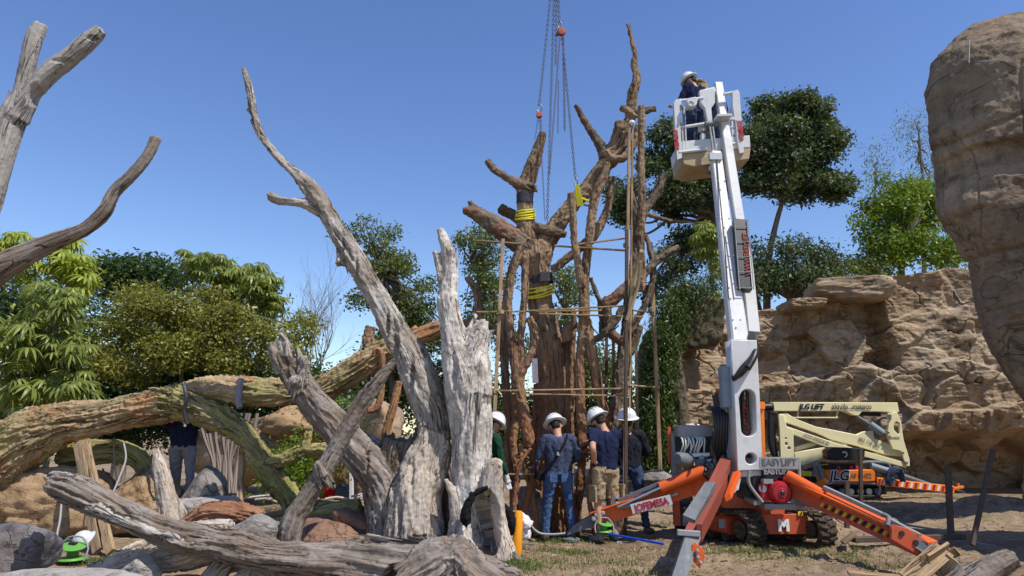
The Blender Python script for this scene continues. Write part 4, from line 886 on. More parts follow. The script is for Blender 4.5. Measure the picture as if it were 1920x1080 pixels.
organic('x', [('vine_loop', limb(Y-.4, (700, 668, 5), (706, 655, 6), (716, 664, 6.5), (717, 700, 7), (714, 740, 7), (706, 764, 7), (688, 770, 6)))], voxel=.012, mat=M['vine_r'], parent=arch, amp=.006, seed=44, split=False)
organic('x', [('root_arm', limb(Y-.1, (560, 960, 16), (600, 955, 18), (650, 962, 20), (700, 955, 16)))], voxel=.014, mat=M['bark_moss'], parent=arch, amp=.02, seed=45, split=False)
for pts in ([(452, 708), (446, 735), (449, 762)],):
    organic('x', [('band_wrap', limb(Y-.30, (452, 709, 6), (449, 730, 6), (447, 750, 6), (450, 764, 6)))], voxel=.012, mat=M['lav'], parent=arch, amp=.003, jag=0, seed=46, split=False)
mb = MB(); mb.curve([P(345, 722, Y-.45), P(350, 745, Y-.48), P(346, 770, Y-.46), P(352, 795, Y-.45)], .03); mb.build('cleft_shade', M['black'], arch)  # black tube laid on the bark stands for the shade in a cleft
solid_thing('mossy_log', 'smaller mossy log bending down under the arched log at left', 'log', [
  ('log', limb(11.2, (120, 850, 26), (175, 848, 24), (225, 846, 21), (262, 862, 19), (290, 890, 18), (330, 905, 14)))], (P(200, 900, 11.2).x, 11.2, 0), voxel=.02, mat=M['bark_moss'], amp=.035, seed=47)
solid_thing('mossy_log', 'low yellow mossy log lying between the yellow fork and the dead tree', 'log', [
  ('log', limb(9.7, (560, 975, 16), (600, 968, 20), (640, 962, 22), (680, 950, 16)))], (P(620, 990, 9.7).x, 9.7, 0), voxel=.018, mat=M['bark_moss'], amp=.03, seed=48)
solid_thing('orange_stake_branch', 'bare orange-brown branch slanting under the torn end of the arched log', 'branch', [('branch', limb(11.5, (748, 715, 7), (738, 760, 8), (722, 815, 8), (706, 880, 7)))], (P(706, 940, 11.5).x, 11.5, 0), voxel=.014, mat=M['bark_o'], amp=.006, seed=49)
solid_thing('cut_branch', 'short cut orange branch sticking out left of the vine loop', 'branch', [('branch', limb(10.9, (610, 782, 7), (655, 772, 8)))], (P(620, 940, 10.9).x, 10.9, 0), voxel=.014, mat=M['bark_o'], amp=.006, seed=50, jag=.1)
solid_thing('broken_stake', 'broken pale brown tree stub standing in front of the crouching grey rocks', 'stump', [
  ('stub', limb(9.0, (292, 842, 6), (300, 875, 13), (312, 930, 17), (322, 985, 20), (330, 1020, 20))), ('side', limb(9.05, (335, 1020, 14), (338, 970, 12), (330, 935, 6)))], (P(322, 1000, 9).x, 9, 0), voxel=.013, mat=M['dead_tan'], amp=.012, seed=51)
solid_thing('fibrous_log', 'red-brown fibrous log lying behind the long foreground log', 'log', [('log', limb(8.9, (350, 985, 14), (385, 965, 20), (430, 962, 20), (490, 975, 15)))], (P(420, 980, 8.9).x, 8.9, 0), voxel=.014, mat=M['redlog'], amp=.03, gf=14, stretch=.05, seed=52)
# supports of the arched log
def post(name, label, p0, p1, w, h, mat, cat='post', group=None):
    m = MB(); m.bar(p0, p1, w, h, up=(0, 1, .01)); base = Vector((p1[0], p1[1], 0)) if p1[2] < p0[2] else Vector((p0[0], p0[1], 0))
    o = m.build(name, mat); o.data.transform(Matrix.Translation(-base)); o.location = base; return tag(o, label, cat, group)
post('timber_prop', 'dark slotted timber prop under the arched log, left one of a crossed pair', P(146, 832, 10.25), P(183, 1034, 9.2), .13, .05, M['plank_d'], 'prop')
post('timber_prop', 'pale raw timber prop under the arched log, right one of a crossed pair', P(160, 832, 10.2), P(208, 1036, 9.1), .12, .05, M['plank'], 'prop')
post('timber_prop', 'upright timber post under the forked part of the arched log', P(455, 840, 10.7), P(449, 955, 10.3), .085, .085, M['plank'], 'prop')
# rocks at left
def rock(name, label, px, py, rx, rz, Y, mat, seed, ry=None, parent=None, **kw):
    c = P(px, py, Y); o = boulder(name, (0, 0, 0), (S(rx, Y), ry or S(rx, Y)*.8, S(rz, Y)), mat, seed, **kw); o.location = c; return tag(o, label, 'rock')
rock('boulder', 'large smooth beige boulder under the arched log at the far left', 110, 952, 165, 78, 11.0, M['sand'], 61, .95, planes=22, soft=.05, rough=.07)
rock('boulder', 'second beige boulder right of the crossed props', 262, 935, 70, 62, 10.9, M['sand'], 62, .6, soft=.06, rough=.06)
rock('boulder', 'grey dappled boulder beside the hidden worker legs', 385, 925, 58, 52, 10.6, M['grey_rock'], 63, .5, soft=.16)
rock('boulder', 'low grey boulder in front of the roots', 420, 960, 70, 34, 10.2, M['pale_rock'], 64, .5)
rock('boulder', 'dark slate boulder in the lower left corner', 28, 1040, 88, 68, 7.8, M['blue_rock'], 65, .5, soft=.06)
rock('boulder', 'flat pale rock along the bottom left edge', 100, 1102, 190, 50, 6.9, M['pale_rock'], 66, .5, soft=.06)
rock('boulder', 'small pale rock beside the split log at bottom left', 258, 1072, 45, 26, 7.3, M['pale_rock'], 67, .2)
rock('boulder', 'grey rock behind the long log near the leaning branch foot', 487, 1003, 56, 38, 8.5, M['grey_rock'], 68, .35, soft=.08)
rock('boulder', 'reddish flat rock right of the leaning branch', 610, 1000, 66, 34, 9.5, M['red_rock'], 69, .5, soft=.06)
rock('boulder', 'reddish sloping rock against the dead tree', 680, 985, 55, 42, 9.8, M['red_rock'], 70, .5, soft=.06)
rock('boulder', 'wide reddish ground rock behind the fibrous log', 540, 1000, 120, 30, 10.1, M['red_rock'], 71, .6)
rock('boulder', 'grey boulder behind the left leg of the spider lift', 1243, 905, 34, 30, 11.8, M['grey_rock'], 72, .5)
rock('stone_block', 'mossy stone block at the foot of the vine tree', 1000, 950, 36, 42, 11.0, M['grey_rock'], 73, .4, soft=.05)
rock('boulder', 'beige rock outcrop glimpsed behind the leaning branch', 560, 800, 80, 42, 15.0, M['sand'], 74, .8)
rock('boulder', 'brown rock outcrop behind the vine loop', 690, 800, 90, 60, 14.5, M['cliff'], 75, .8)
rock('boulder', 'pale distant rock seen through the arch of the broken limb', 650, 905, 50, 60, 13.8, M['sand'], 76, .6)
w = rock('low_rock_wall', 'low brown rock wall behind the aerial roots', 520, 830, 130, 75, 15.5, M['cliff'], 77, .8); w['category'] = 'rock wall'
# aerial roots fan
rt = thing('aerial_roots', 'fan of pale slender aerial roots hanging behind the grey boulder', 'roots', P(420, 920, 12)*1.0)
rg_ = random.Random(5)
for k in range(13):
    x0 = 372+k*9+rg_.uniform(-3, 3); x1 = 395+k*4.5+rg_.uniform(-4, 4)
    mb = MB(); mb.curve([P(x0, 775, 12), P(x0*.7+x1*.3+rg_.uniform(-5, 5), 820, 12), P(x1+rg_.uniform(-4, 4), 870, 12), P(x1+rg_.uniform(-6, 6), 925, 11.9)], .022+.012*rg_.random(), 6, .1); mb.build('root', M['twig'], rt, True)
# driftwood on the ground at mid distance
dw = thing('driftwood_pile', 'heap of pale bleached sticks on the ground behind the mossy logs', 'sticks', P(620, 945, 12.2))
for k in range(16):
    x = rg_.choice((500, 640, 680)) + rg_.uniform(-40, 50); y = 935+rg_.uniform(-6, 10); a = P(x, y, 12); b = a+Vector((rg_.uniform(.3, .6), rg_.uniform(-.2, .2), rg_.uniform(-.05, .08)))
    mb = MB(); mb.curve([a, (a+b)/2+Vector((0, 0, .03)), b], .022, 5, .1); mb.build('stick', M['dead_white'], dw, True)
# ================================================================ vine tree in the middle
Y = 11.4
vt = thing('vine_tree', 'huge brown strangler-vine tree wrapped in wooden scaffolding with two yellow slings', 'tree', (P(1035, 990, Y).x, Y, 0))
organic('x', [
 ('trunk', limb(Y, (1035, 1010, 38), (1036, 960, 31), (1037, 900, 28), (1037, 830, 29), (1036, 760, 30), (1032, 700, 31), (1026, 650, 30), (1018, 600, 27), (1011, 560, 24), (1008, 520, 24), (1008, 488, 25), (1020, 455, 21), (1045, 420, 18), (1075, 382, 16), (1108, 345, 16), (1134, 310, 15), (1149, 280, 14), (1160, 250, 13), (1163, 228, 10))),
 ('trunk_wall', limb(Y+.2, (1006, 1010, 20), (1004, 930, 15), (1007, 850, 14), (1012, 790, 14), (1014, 720, 14))),
 ('left_trunk', limb(Y-.1, (1005, 520, 16), (993, 480, 24), (987, 450, 21), (984, 415, 16), (984, 380, 16), (988, 350, 18), (1000, 310, 15), (1008, 280, 12), (1018, 248, 9))),
 ('upper_limb', limb(Y-.12, (988, 352, 16), (968, 343, 11), (945, 330, 9), (926, 316, 8.5), (913, 300, 8))),
 ('broken_limb', limb(Y-.15, (985, 462, 24), (955, 440, 21), (925, 418, 19), (900, 404, 15), (880, 396, 11), (868, 396, 6))), ('broken_limb', limb(Y-.15, (905, 402, 11), (890, 390, 6), (880, 377, 5))),
 ('cut_limb', limb(Y+.15, (1010, 440, 16), (975, 412, 13), (950, 398, 12), (936, 390, 12))),
 ('cut_limb', limb(Y-.15, (1000, 425, 10), (1030, 434, 10), (1062, 441, 8))),
 ('top_limb', limb(Y, (1140, 305, 16), (1163, 280, 13), (1175, 245, 12), (1182, 215, 12), (1184, 190, 12), (1187, 170, 11), (1194, 145, 9.5), (1188, 120, 8), (1190, 100, 7), (1184, 75, 5.5), (1177, 43, 5))),
 ('upper_limb', limb(Y, (1136, 295, 14), (1120, 265, 9), (1105, 240, 7.5), (1092, 218, 6.5), (1079, 196, 5))),
 ('looping_root', limb(Y-.25, (1135, 283, 8), (1146, 296, 8), (1165, 297, 8), (1180, 285, 8), (1190, 262, 7), (1196, 235, 6))),
 ('looping_root', limb(Y-.25, (1165, 200, 7), (1180, 212, 8), (1192, 222, 8))),
 ('cut_limb', limb(Y-.1, (1190, 215, 9), (1210, 208, 8.5), (1230, 203, 8))),
 ('hollow_wall', limb(Y-.1, (1066, 850, 12), (1066, 760, 11), (1067, 690, 10), (1068, 640, 9), (1074, 622, 8)))],
 voxel=.02, mat=M['vine'], parent=vt, mats={'broken_limb': M['vine_t'], 'upper_limb': M['vine_t'], 'cut_limb': M['vine_t']}, amp=.014, gf=9, stretch=.6, rough_amp=.010, seed=60, wob=.2, flute=.05,
 dents=[(P(1018, 930, Y-.5), (.16, .4, .45), .3), (P(1035, 780, Y-.4), (.12, .4, .3), .08)])
def vine(name, *pts, mat='vine', Yv=None, seed=0, **kw):
    organic('x', [(name, limb(Yv or Y-.55, *pts))], voxel=kw.pop('voxel', .017), mat=M[mat], parent=vt, amp=kw.pop('amp', .012), gf=12, stretch=.5, rough_amp=.008, seed=seed, wob=kw.pop('wob', .3), split=False, **kw)
# front-left vines joining into one
organic('x', [('strangler_vine', limb(Y-.7, (978, 462, 8), (966, 500, 7), (957, 540, 7.5), (955, 590, 7.5), (960, 640, 8), (967, 690, 10), (974, 735, 12), (982, 780, 12), (990, 820, 12), (1003, 855, 10), (1000, 900, 8), (985, 950, 8), (976, 1000, 9))),
  ('strangler_vine', limb(Y-.68, (984, 470, 8), (984, 530, 7), (980, 590, 7), (976, 640, 7), (974, 690, 9), (976, 730, 9))),
  ('strangler_vine', limb(Y-.7, (993, 595, 7), (1001, 625, 8), (998, 655, 8), (987, 680, 8), (975, 705, 9)))], voxel=.016, mat=M['vine'], parent=vt, amp=.012, gf=12, stretch=.5, seed=61, wob=.2, split=False)
organic('x', [('pillar_vine', limb(Y-.6, (1140, 305, 8), (1130, 335, 9), (1116, 365, 9.5), (1109, 410, 9), (1104, 455, 9), (1098, 500, 9.5), (1096, 550, 10), (1095, 600, 11), (1090, 650, 9.5), (1087, 700, 9), (1088, 780, 9), (1091, 850, 9), (1088, 900, 9), (1083, 950, 9), (1080, 1004, 12))),
  ('pillar_vine', limb(Y-.58, (1099, 600, 11), (1107, 650, 10.5), (1117, 705, 10), (1128, 760, 10), (1140, 815, 10), (1150, 870, 9), (1154, 940, 12), (1158, 1000, 13)))], voxel=.017, mat=M['vine'], parent=vt, amp=.014, gf=12, stretch=.5, seed=62, wob=.2, split=False)
vine('hanging_vine', (1071, 362, 8), (1073, 400, 8), (1076, 440, 8), (1082, 480, 8), (1087, 515, 8), (1092, 540, 9), seed=63, Yv=Y-.7, jag=.1)
vine('curved_vine', (1145, 330, 6.5), (1146, 365, 7), (1137, 395, 8), (1122, 425, 9), (1103, 450, 10), (1075, 478, 10), (1050, 497, 9), (1033, 506, 9), seed=64, Yv=Y-.4)
vine('curved_vine', (1140, 372, 6), (1148, 350, 6), (1150, 330, 5), seed=65, Yv=Y-.5)
vine('back_vine', (975, 470, 8), (958, 510, 8), (948, 580, 8.5), (945, 650, 9), (948, 720, 9), (955, 790, 9), (955, 860, 9), (965, 930, 9), (960, 1000, 10), seed=66, Yv=Y+.3, mat='vine')
vine('back_vine', (965, 700, 6), (970, 760, 7), (962, 830, 7), (970, 900, 7), (956, 980, 7), seed=67, Yv=Y-.2, mat='vine_r')
vine('hanging_vine', (1202, 198, 7), (1203, 240, 7.5), (1202, 300, 8), (1203, 360, 8.5), (1202, 430, 8.5), (1203, 500, 8), (1203, 547, 7), seed=68, Yv=Y-.7, jag=.1, wob=.1)
organic('x', [('right_trunk', limb(Y+.1, (1150, 1000, 17), (1152, 900, 15), (1152, 820, 14), (1157, 740, 13), (1164, 680, 12), (1172, 620, 11), (1180, 560, 11), (1188, 500, 10), (1194, 450, 9), (1192, 400, 6), (1180, 340, 4.5))),
  ('side_limb', limb(Y, (1196, 445, 10), (1205, 405, 9), (1222, 375, 8.5), (1238, 348, 8.5), (1246, 325, 8))),
  ('side_limb', limb(Y-.1, (1200, 545, 8), (1208, 515, 8), (1228, 492, 9), (1250, 477, 8.5), (1274, 464, 7.5))),
  ('side_limb', limb(Y, (1210, 440, 6), (1222, 480, 7), (1223, 525, 7), (1213, 565, 7), (1198, 595, 7), (1180, 625, 8))),
  ('side_limb', limb(Y-.1, (1185, 530, 11), (1165, 548, 12), (1145, 565, 12), (1128, 572, 11))),
  ('side_limb', limb(Y+.1, (1108, 520, 5), (1116, 545, 6), (1127, 570, 7), (1130, 600, 7), (1128, 625, 6))),
  ('side_limb', limb(Y-.1, (1135, 565, 8), (1138, 595, 8), (1146, 625, 8), (1165, 640, 9))),
  ('side_limb', limb(Y-.15, (1106, 640, 7), (1125, 632, 8), (1145, 615, 8), (1160, 595, 8), (1168, 575, 7))),
  ('side_limb', limb(Y+.1, (1200, 610, 8), (1190, 640, 9), (1175, 670, 11), (1160, 700, 12)))],
  voxel=.018, mat=M['vine_t'], parent=vt, amp=.014, gf=11, stretch=.4, seed=69, wob=.3)
vine('side_limb', (905, 612, 8), (897, 585, 8), (897, 560, 8), (890, 540, 8), (875, 520, 7), seed=70, Yv=Y+.5)
vine('side_limb', (866, 608, 8), (885, 604, 8), (905, 606, 8), (925, 614, 9), (945, 630, 10), seed=71, Yv=Y+.4)
vine('side_limb', (1205, 398, 5), (1235, 408, 4.5), (1262, 415, 3.8), (1297, 416, 3), seed=72, Yv=Y, mat='vine_t', amp=.004)
vine('stub', (1066, 640, 11), (1062, 618, 10), (1078, 606, 9), seed=73, Yv=Y-.3, jag=.15)
rg_ = random.Random(11)
for k, (x0, x1, w) in enumerate([(950, 935, 8), (975, 1008, 9), (996, 958, 8), (1040, 1018, 8), (1060, 1075, 9), (1105, 1118, 8), (1150, 1168, 9)]):
    vine('root', (x0+rg_.uniform(-5, 5), 800+rg_.uniform(0, 50), w*.42), (x0*.6+x1*.4+rg_.uniform(-8, 8), 870, w*.66), (x0*.3+x1*.7+rg_.uniform(-10, 10), 930, w*.7), (x1, 1005, w*.9), seed=80+k, Yv=Y-.55-.15*(k % 3), mat='vine_r' if k % 2 else 'vine', voxel=.02)
for k, (cx, cy, r) in enumerate([(1088, 832, 17), (1088, 846, 17), (986, 850, 16), (1003, 870, 15)]):
    th = np.linspace(.2, 5.6, 9); pts = [(cx+r*math.cos(a), cy+4*math.sin(a)-6*math.cos(a), 4, Y-.6-.16*math.sin(a)) for a in th]
    vine('wrapping_root', *pts, seed=95+k, mat='vine_r', voxel=.014, amp=.004, wob=.05)
# wraps on the trunks
def band(name, px, py0, py1, rpx, Yb, mat, parent, n=24, tilt=0):
    c0 = P(px, py0, Yb); c1 = P(px+tilt, py1, Yb); r = S(rpx, Yb)
    c = np.array([[*c0.lerp(c1, f), r*(1+.02*math.sin(f*9))] for f in np.linspace(0, 1, 5)]); V, F, m, n = tube_arrays(c, n)
    V2 = V.copy(); 
    me = np_mesh(name, V, F); return mesh_obj(name, me, mat, parent)
band('grey_wrap', 984, 364, 382, 16.5, Y-.1, M['tarp'], vt); band('grey_wrap', 1010, 516, 533, 25.5, Y, M['tarp'], vt, tilt=3)
mb = MB(); a = P(1002, 672, Y-.75); b = P(1004, 718, Y-.75); mb.bar(a, b, .09, .02, up=(0, 1, 0)); mb.build('hanging_label_tag', M['lav'], vt)
# ================================================================ wooden scaffold
sc = thing('scaffold', 'rough timber pole scaffold standing around the vine tree', 'scaffold', (P(1080, 990, 10.6).x, 11, 0))
def pole(name, a, b, Ya, Yb, w=.05, h=.05, mat='plank'):
    m = MB(); m.bar(P(a[0], a[1], Ya), P(b[0], b[1], Yb), w, h, up=(0, 1, .02)); return m.build(name, M[mat], sc)
YF, YB = 10.55, 12.1
pole('upright_pole', (943, 448), (921, 905), YF+.1, YF-.1, .055, .045)
pole('upright_pole', (1180, 232), (1169, 985), YF, YF, .045, .045, 'plank')
pole('upright_pole', (1186, 245), (1180, 810), YF+.1, YF+.1, .03, .04, 'plank')
pole('upright_pole', (1175, 430), (1173, 985), YF-.1, YF-.1, .05, .045, 'rust')
pole('upright_pole', (1220, 455), (1238, 885), YB-.2, YB-.3, .065, .05, 'plank')
pole('upright_pole', (1138, 575), (1136, 800), YB, YB, .05, .05, 'rust'); pole('upright_pole', (1150, 600), (1150, 850), YB-.4, YB-.4, .05, .05)
pole('upright_pole', (1182, 600), (1184, 840), YB, YB, .04, .05)
pole('upright_pole', (962, 590), (958, 985), YB-.2, YB-.2, .045, .045); pole('upright_pole', (1078, 585), (1072, 980), YB-.2, YB-.2, .045, .045); pole('upright_pole', (1192, 590), (1196, 890), YB-.5, YB-.5, .045, .045, 'plank_d')
for (a, b, ya, yb, w, mt_) in [((1000, 790), (1180, 786), YB-.2, YB-.3, .04, 'plank_d'), ((930, 640), (1080, 636), YB-.2, YB-.2, .04, 'plank_d'), ((893, 585), (1128, 582), YF, YF, .045, 'plank'), ((985, 583), (1180, 573), YF-.08, YF-.08, .05, 'plank'), ((1010, 588), (1206, 594), YF+.1, YF+.2, .055, 'plank'), ((912, 733), (1178, 728), YF-.05, YF-.05, .05, 'plank'), ((960, 738), (1172, 742), YF+.1, YF+.1, .045, 'plank'), ((1178, 722), (1228, 726), YF, YB-.4, .045, 'plank'),
    ((940, 889), (1010, 889), YF, YF, .06, 'plank'), ((1060, 890), (1245, 882), YF+.3, YF+.4, .05, 'plank'), ((893, 451), (975, 457), YF+.3, YF+.3, .05, 'plank_d'), ((1040, 461), (1176, 470), YF+.3, YF, .055, 'plank'), ((1085, 458), (1178, 446), YF, YF, .045, 'plank'), ((1172, 580), (1225, 586), YF, YB-.2, .035, 'plank_d'), ((1130, 640), (1160, 610), YB-.4, YB-.4, .04, 'plank_d')]:
    pole('cross_board', a, b, ya, yb, .022, w, mt_)
for (x, y) in [(939, 585), (927, 733), (1176, 578), (1173, 733), (1174, 460), (1223, 588), (1232, 726)]:
    m = MB(); c = P(x, y, YF-.03 if x < 1200 else YB-.3); m.tube([c+Vector((0, 0, -.03)), c+Vector((0, 0, .03))], .05, 8); m.build('lashing', M['straw'], sc)
organic('x', [('white_wrapped_end', limb(YF, (1179, 232, 4), (1184, 231, 7), (1190, 231, 5)))], voxel=.012, mat=M['bag'], parent=sc, amp=.004, split=False, jag=.1)
mb = MB(); mb.curve([P(1180, 590, YF-.2), P(1190, 520, YF-.2), P(1200, 480, YF-.3), P(1203, 470, YF-.4)], .035); mb.curve([P(1175, 600, YF-.2), P(1195, 540, YF-.25), P(1201, 490, YF-.4)], .03); mb.build('pale_rope_bundle', M['straw'], sc, True)
# ================================================================ chains and hoists
def chain_arr(p0, p1, link_l=.062, w=.02, r=.0065):
    p0 = Vector(p0); p1 = Vector(p1); d = p1-p0; L = d.length; n = int(L/(link_l*.78)); d.normalize(); x = d.cross(Vector((0, 1, 0))).normalized(); y = d.cross(x)
    m = MB()
    for i in range(n):
        c = p0+d*(L*(i+.5)/n); s_ = x if i % 2 else y; pts = []
        for k in range(8):
            a = 2*math.pi*k/8; pts.append(c+d*(math.cos(a)*link_l*.5)+s_*(math.sin(a)*w))
        t_ = s_.cross(d)
        V = []; 
        for k in range(8):
            o_ = (pts[k]-c).normalized(); V += [pts[k]+o_*r, pts[k]+t_*r, pts[k]-o_*r, pts[k]-t_*r]
        F = [[k*4+j, k*4+(j+1) % 4, ((k+1) % 8)*4+(j+1) % 4, ((k+1) % 8)*4+j] for k in range(8) for j in range(4)]
        m.add(V, F)
    return m
Yh = Y-.35
def chain(parent, p0, p1, mat='chain', **kw):
    o = chain_arr(P(*p0, Yh), P(*p1, Yh), **kw).build('chain', M[mat], parent); o['kind'] = 'stuff'; return o
h1 = thing('chain_hoist', 'chain hoist with small red hook block above the left trunk fork', 'chain hoist', P(1011, 215, Yh))
chain(h1, (1036, -40), (1011, 197)); m = MB(); m.tube([P(1011+5*math.cos(a), 203+7*math.sin(a), Yh) for a in np.linspace(-2.2, 2.6, 12)], .013, 6); m.build('hook', M['chain'], h1)
m = MB(); m.lathe([(.02, -.035), (.055, -.03), (.06, 0), (.055, .03), (.02, .035)], P(1011, 216, Yh), 14, (0, 1, 0)); m.bar(P(1006, 217, Yh-.03), P(1016, 217, Yh-.03), .05, .05); m.build('hook_block', M['rusthoist'], h1, True)
chain(h1, (1009, 222), (1003, 262), r=.004, link_l=.045, w=.012); chain(h1, (1015, 222), (1015, 300), r=.004, link_l=.045, w=.012); chain(h1, (1012, 222), (1022, 415), 'chain_r', r=.004, link_l=.045, w=.012)
h2 = thing('chain_hoist', 'chain hoist with round red body hanging above the yellow eye sling', 'chain hoist', P(1052, 60, Yh))
chain(h2, (1046, -40), (1049, 45)); chain(h2, (1040, -40), (1026, 415)); chain(h2, (1044, -40), (1042, 122)); chain(h2, (1050, 68), (1030, 330), 'chain_r', r=.0045, link_l=.05, w=.014); chain(h2, (1056, 68), (1059, 245), 'chain_r'); chain(h2, (1054, 68), (1079, 336)); chain(h2, (1047, 150), (1046, 250), 'chain_r', r=.004, link_l=.045, w=.013)
m = MB(); m.lathe([(.03, -.05), (.065, -.045), (.072, -.02), (.072, .02), (.065, .045), (.03, .05)], P(1053, 60, Yh), 18, (0, 1, 0)); m.build('hoist_body', M['rusthoist'], h2, True)
m = MB(); m.bar(P(1049, 57, Yh), P(1044, 66, Yh), .07, .05); m.build('gear_housing', M['rust'], h2)
m = MB(); m.tube([P(1049+3.5*math.cos(a), 47+6*math.sin(a), Yh) for a in np.linspace(-2.2, 2.6, 12)], .012, 6); m.tube([P(1080+3*math.cos(a), 341+6*math.sin(a), Yh) for a in np.linspace(-2.2, 2.6, 12)], .013, 6); m.build('hook', M['chain'], h2)
def sling(label, loops, wd=.035, extra=None):
    t = thing('sling', label, 'sling', P(*loops[0][:2], Y)); 
    for (px, py, r, tilt, yb, dr) in loops:
        m = MB(); c = P(px, py, yb); rr = S(r, yb); n = 28
        for s_ in (-1, 1):
            pass
        pts = [c+Vector((rr*math.cos(a), rr*math.sin(a), tilt*math.cos(a)-dr*max(0, -math.sin(a)))) for a in np.linspace(0, 2*math.pi, n+1)]
        m.tube(pts, .014, 6, False); m.build('strap', M['yellow'], t, True)
    return t
sling('yellow sling wound round the left trunk under the grey wrap', [(985, 403, 19, .02, Y-.1, .06), (985, 407, 19.5, .03, Y-.1, .07), (985, 411, 19, .01, Y-.1, .05), (985, 399, 18.5, .03, Y-.1, .05), (985, 395, 18, .02, Y-.1, .04)])
sling('yellow rope loops round the central trunk below the dark wrap', [(1010, 541, 29, .06, Y, .10), (1010, 546, 29.5, .07, Y, .12), (1010, 550, 30, .05, Y, .12), (1010, 537, 29, .04, Y, .08)])
t = thing('sling', 'flat yellow eye sling hooked to the chain on the right trunk', 'sling', P(1085, 370, Y))
m = MB(); m.bar(P(1081, 346, Y-.4), P(1088, 386, Y-.28), .075, .025, up=(0, 1, 0), taper=1.5); m.build('strap', M['yellow'], t)
m = MB(); c = P(1092, 378, Y-.02); m.tube([c+Vector((.17*math.cos(a)+.03*math.sin(a), .17*math.sin(a), -.05*math.cos(a))) for a in np.linspace(0, 6.28, 24)], .02, 6, False); m.build('strap_loop', M['yellow'], t, True)
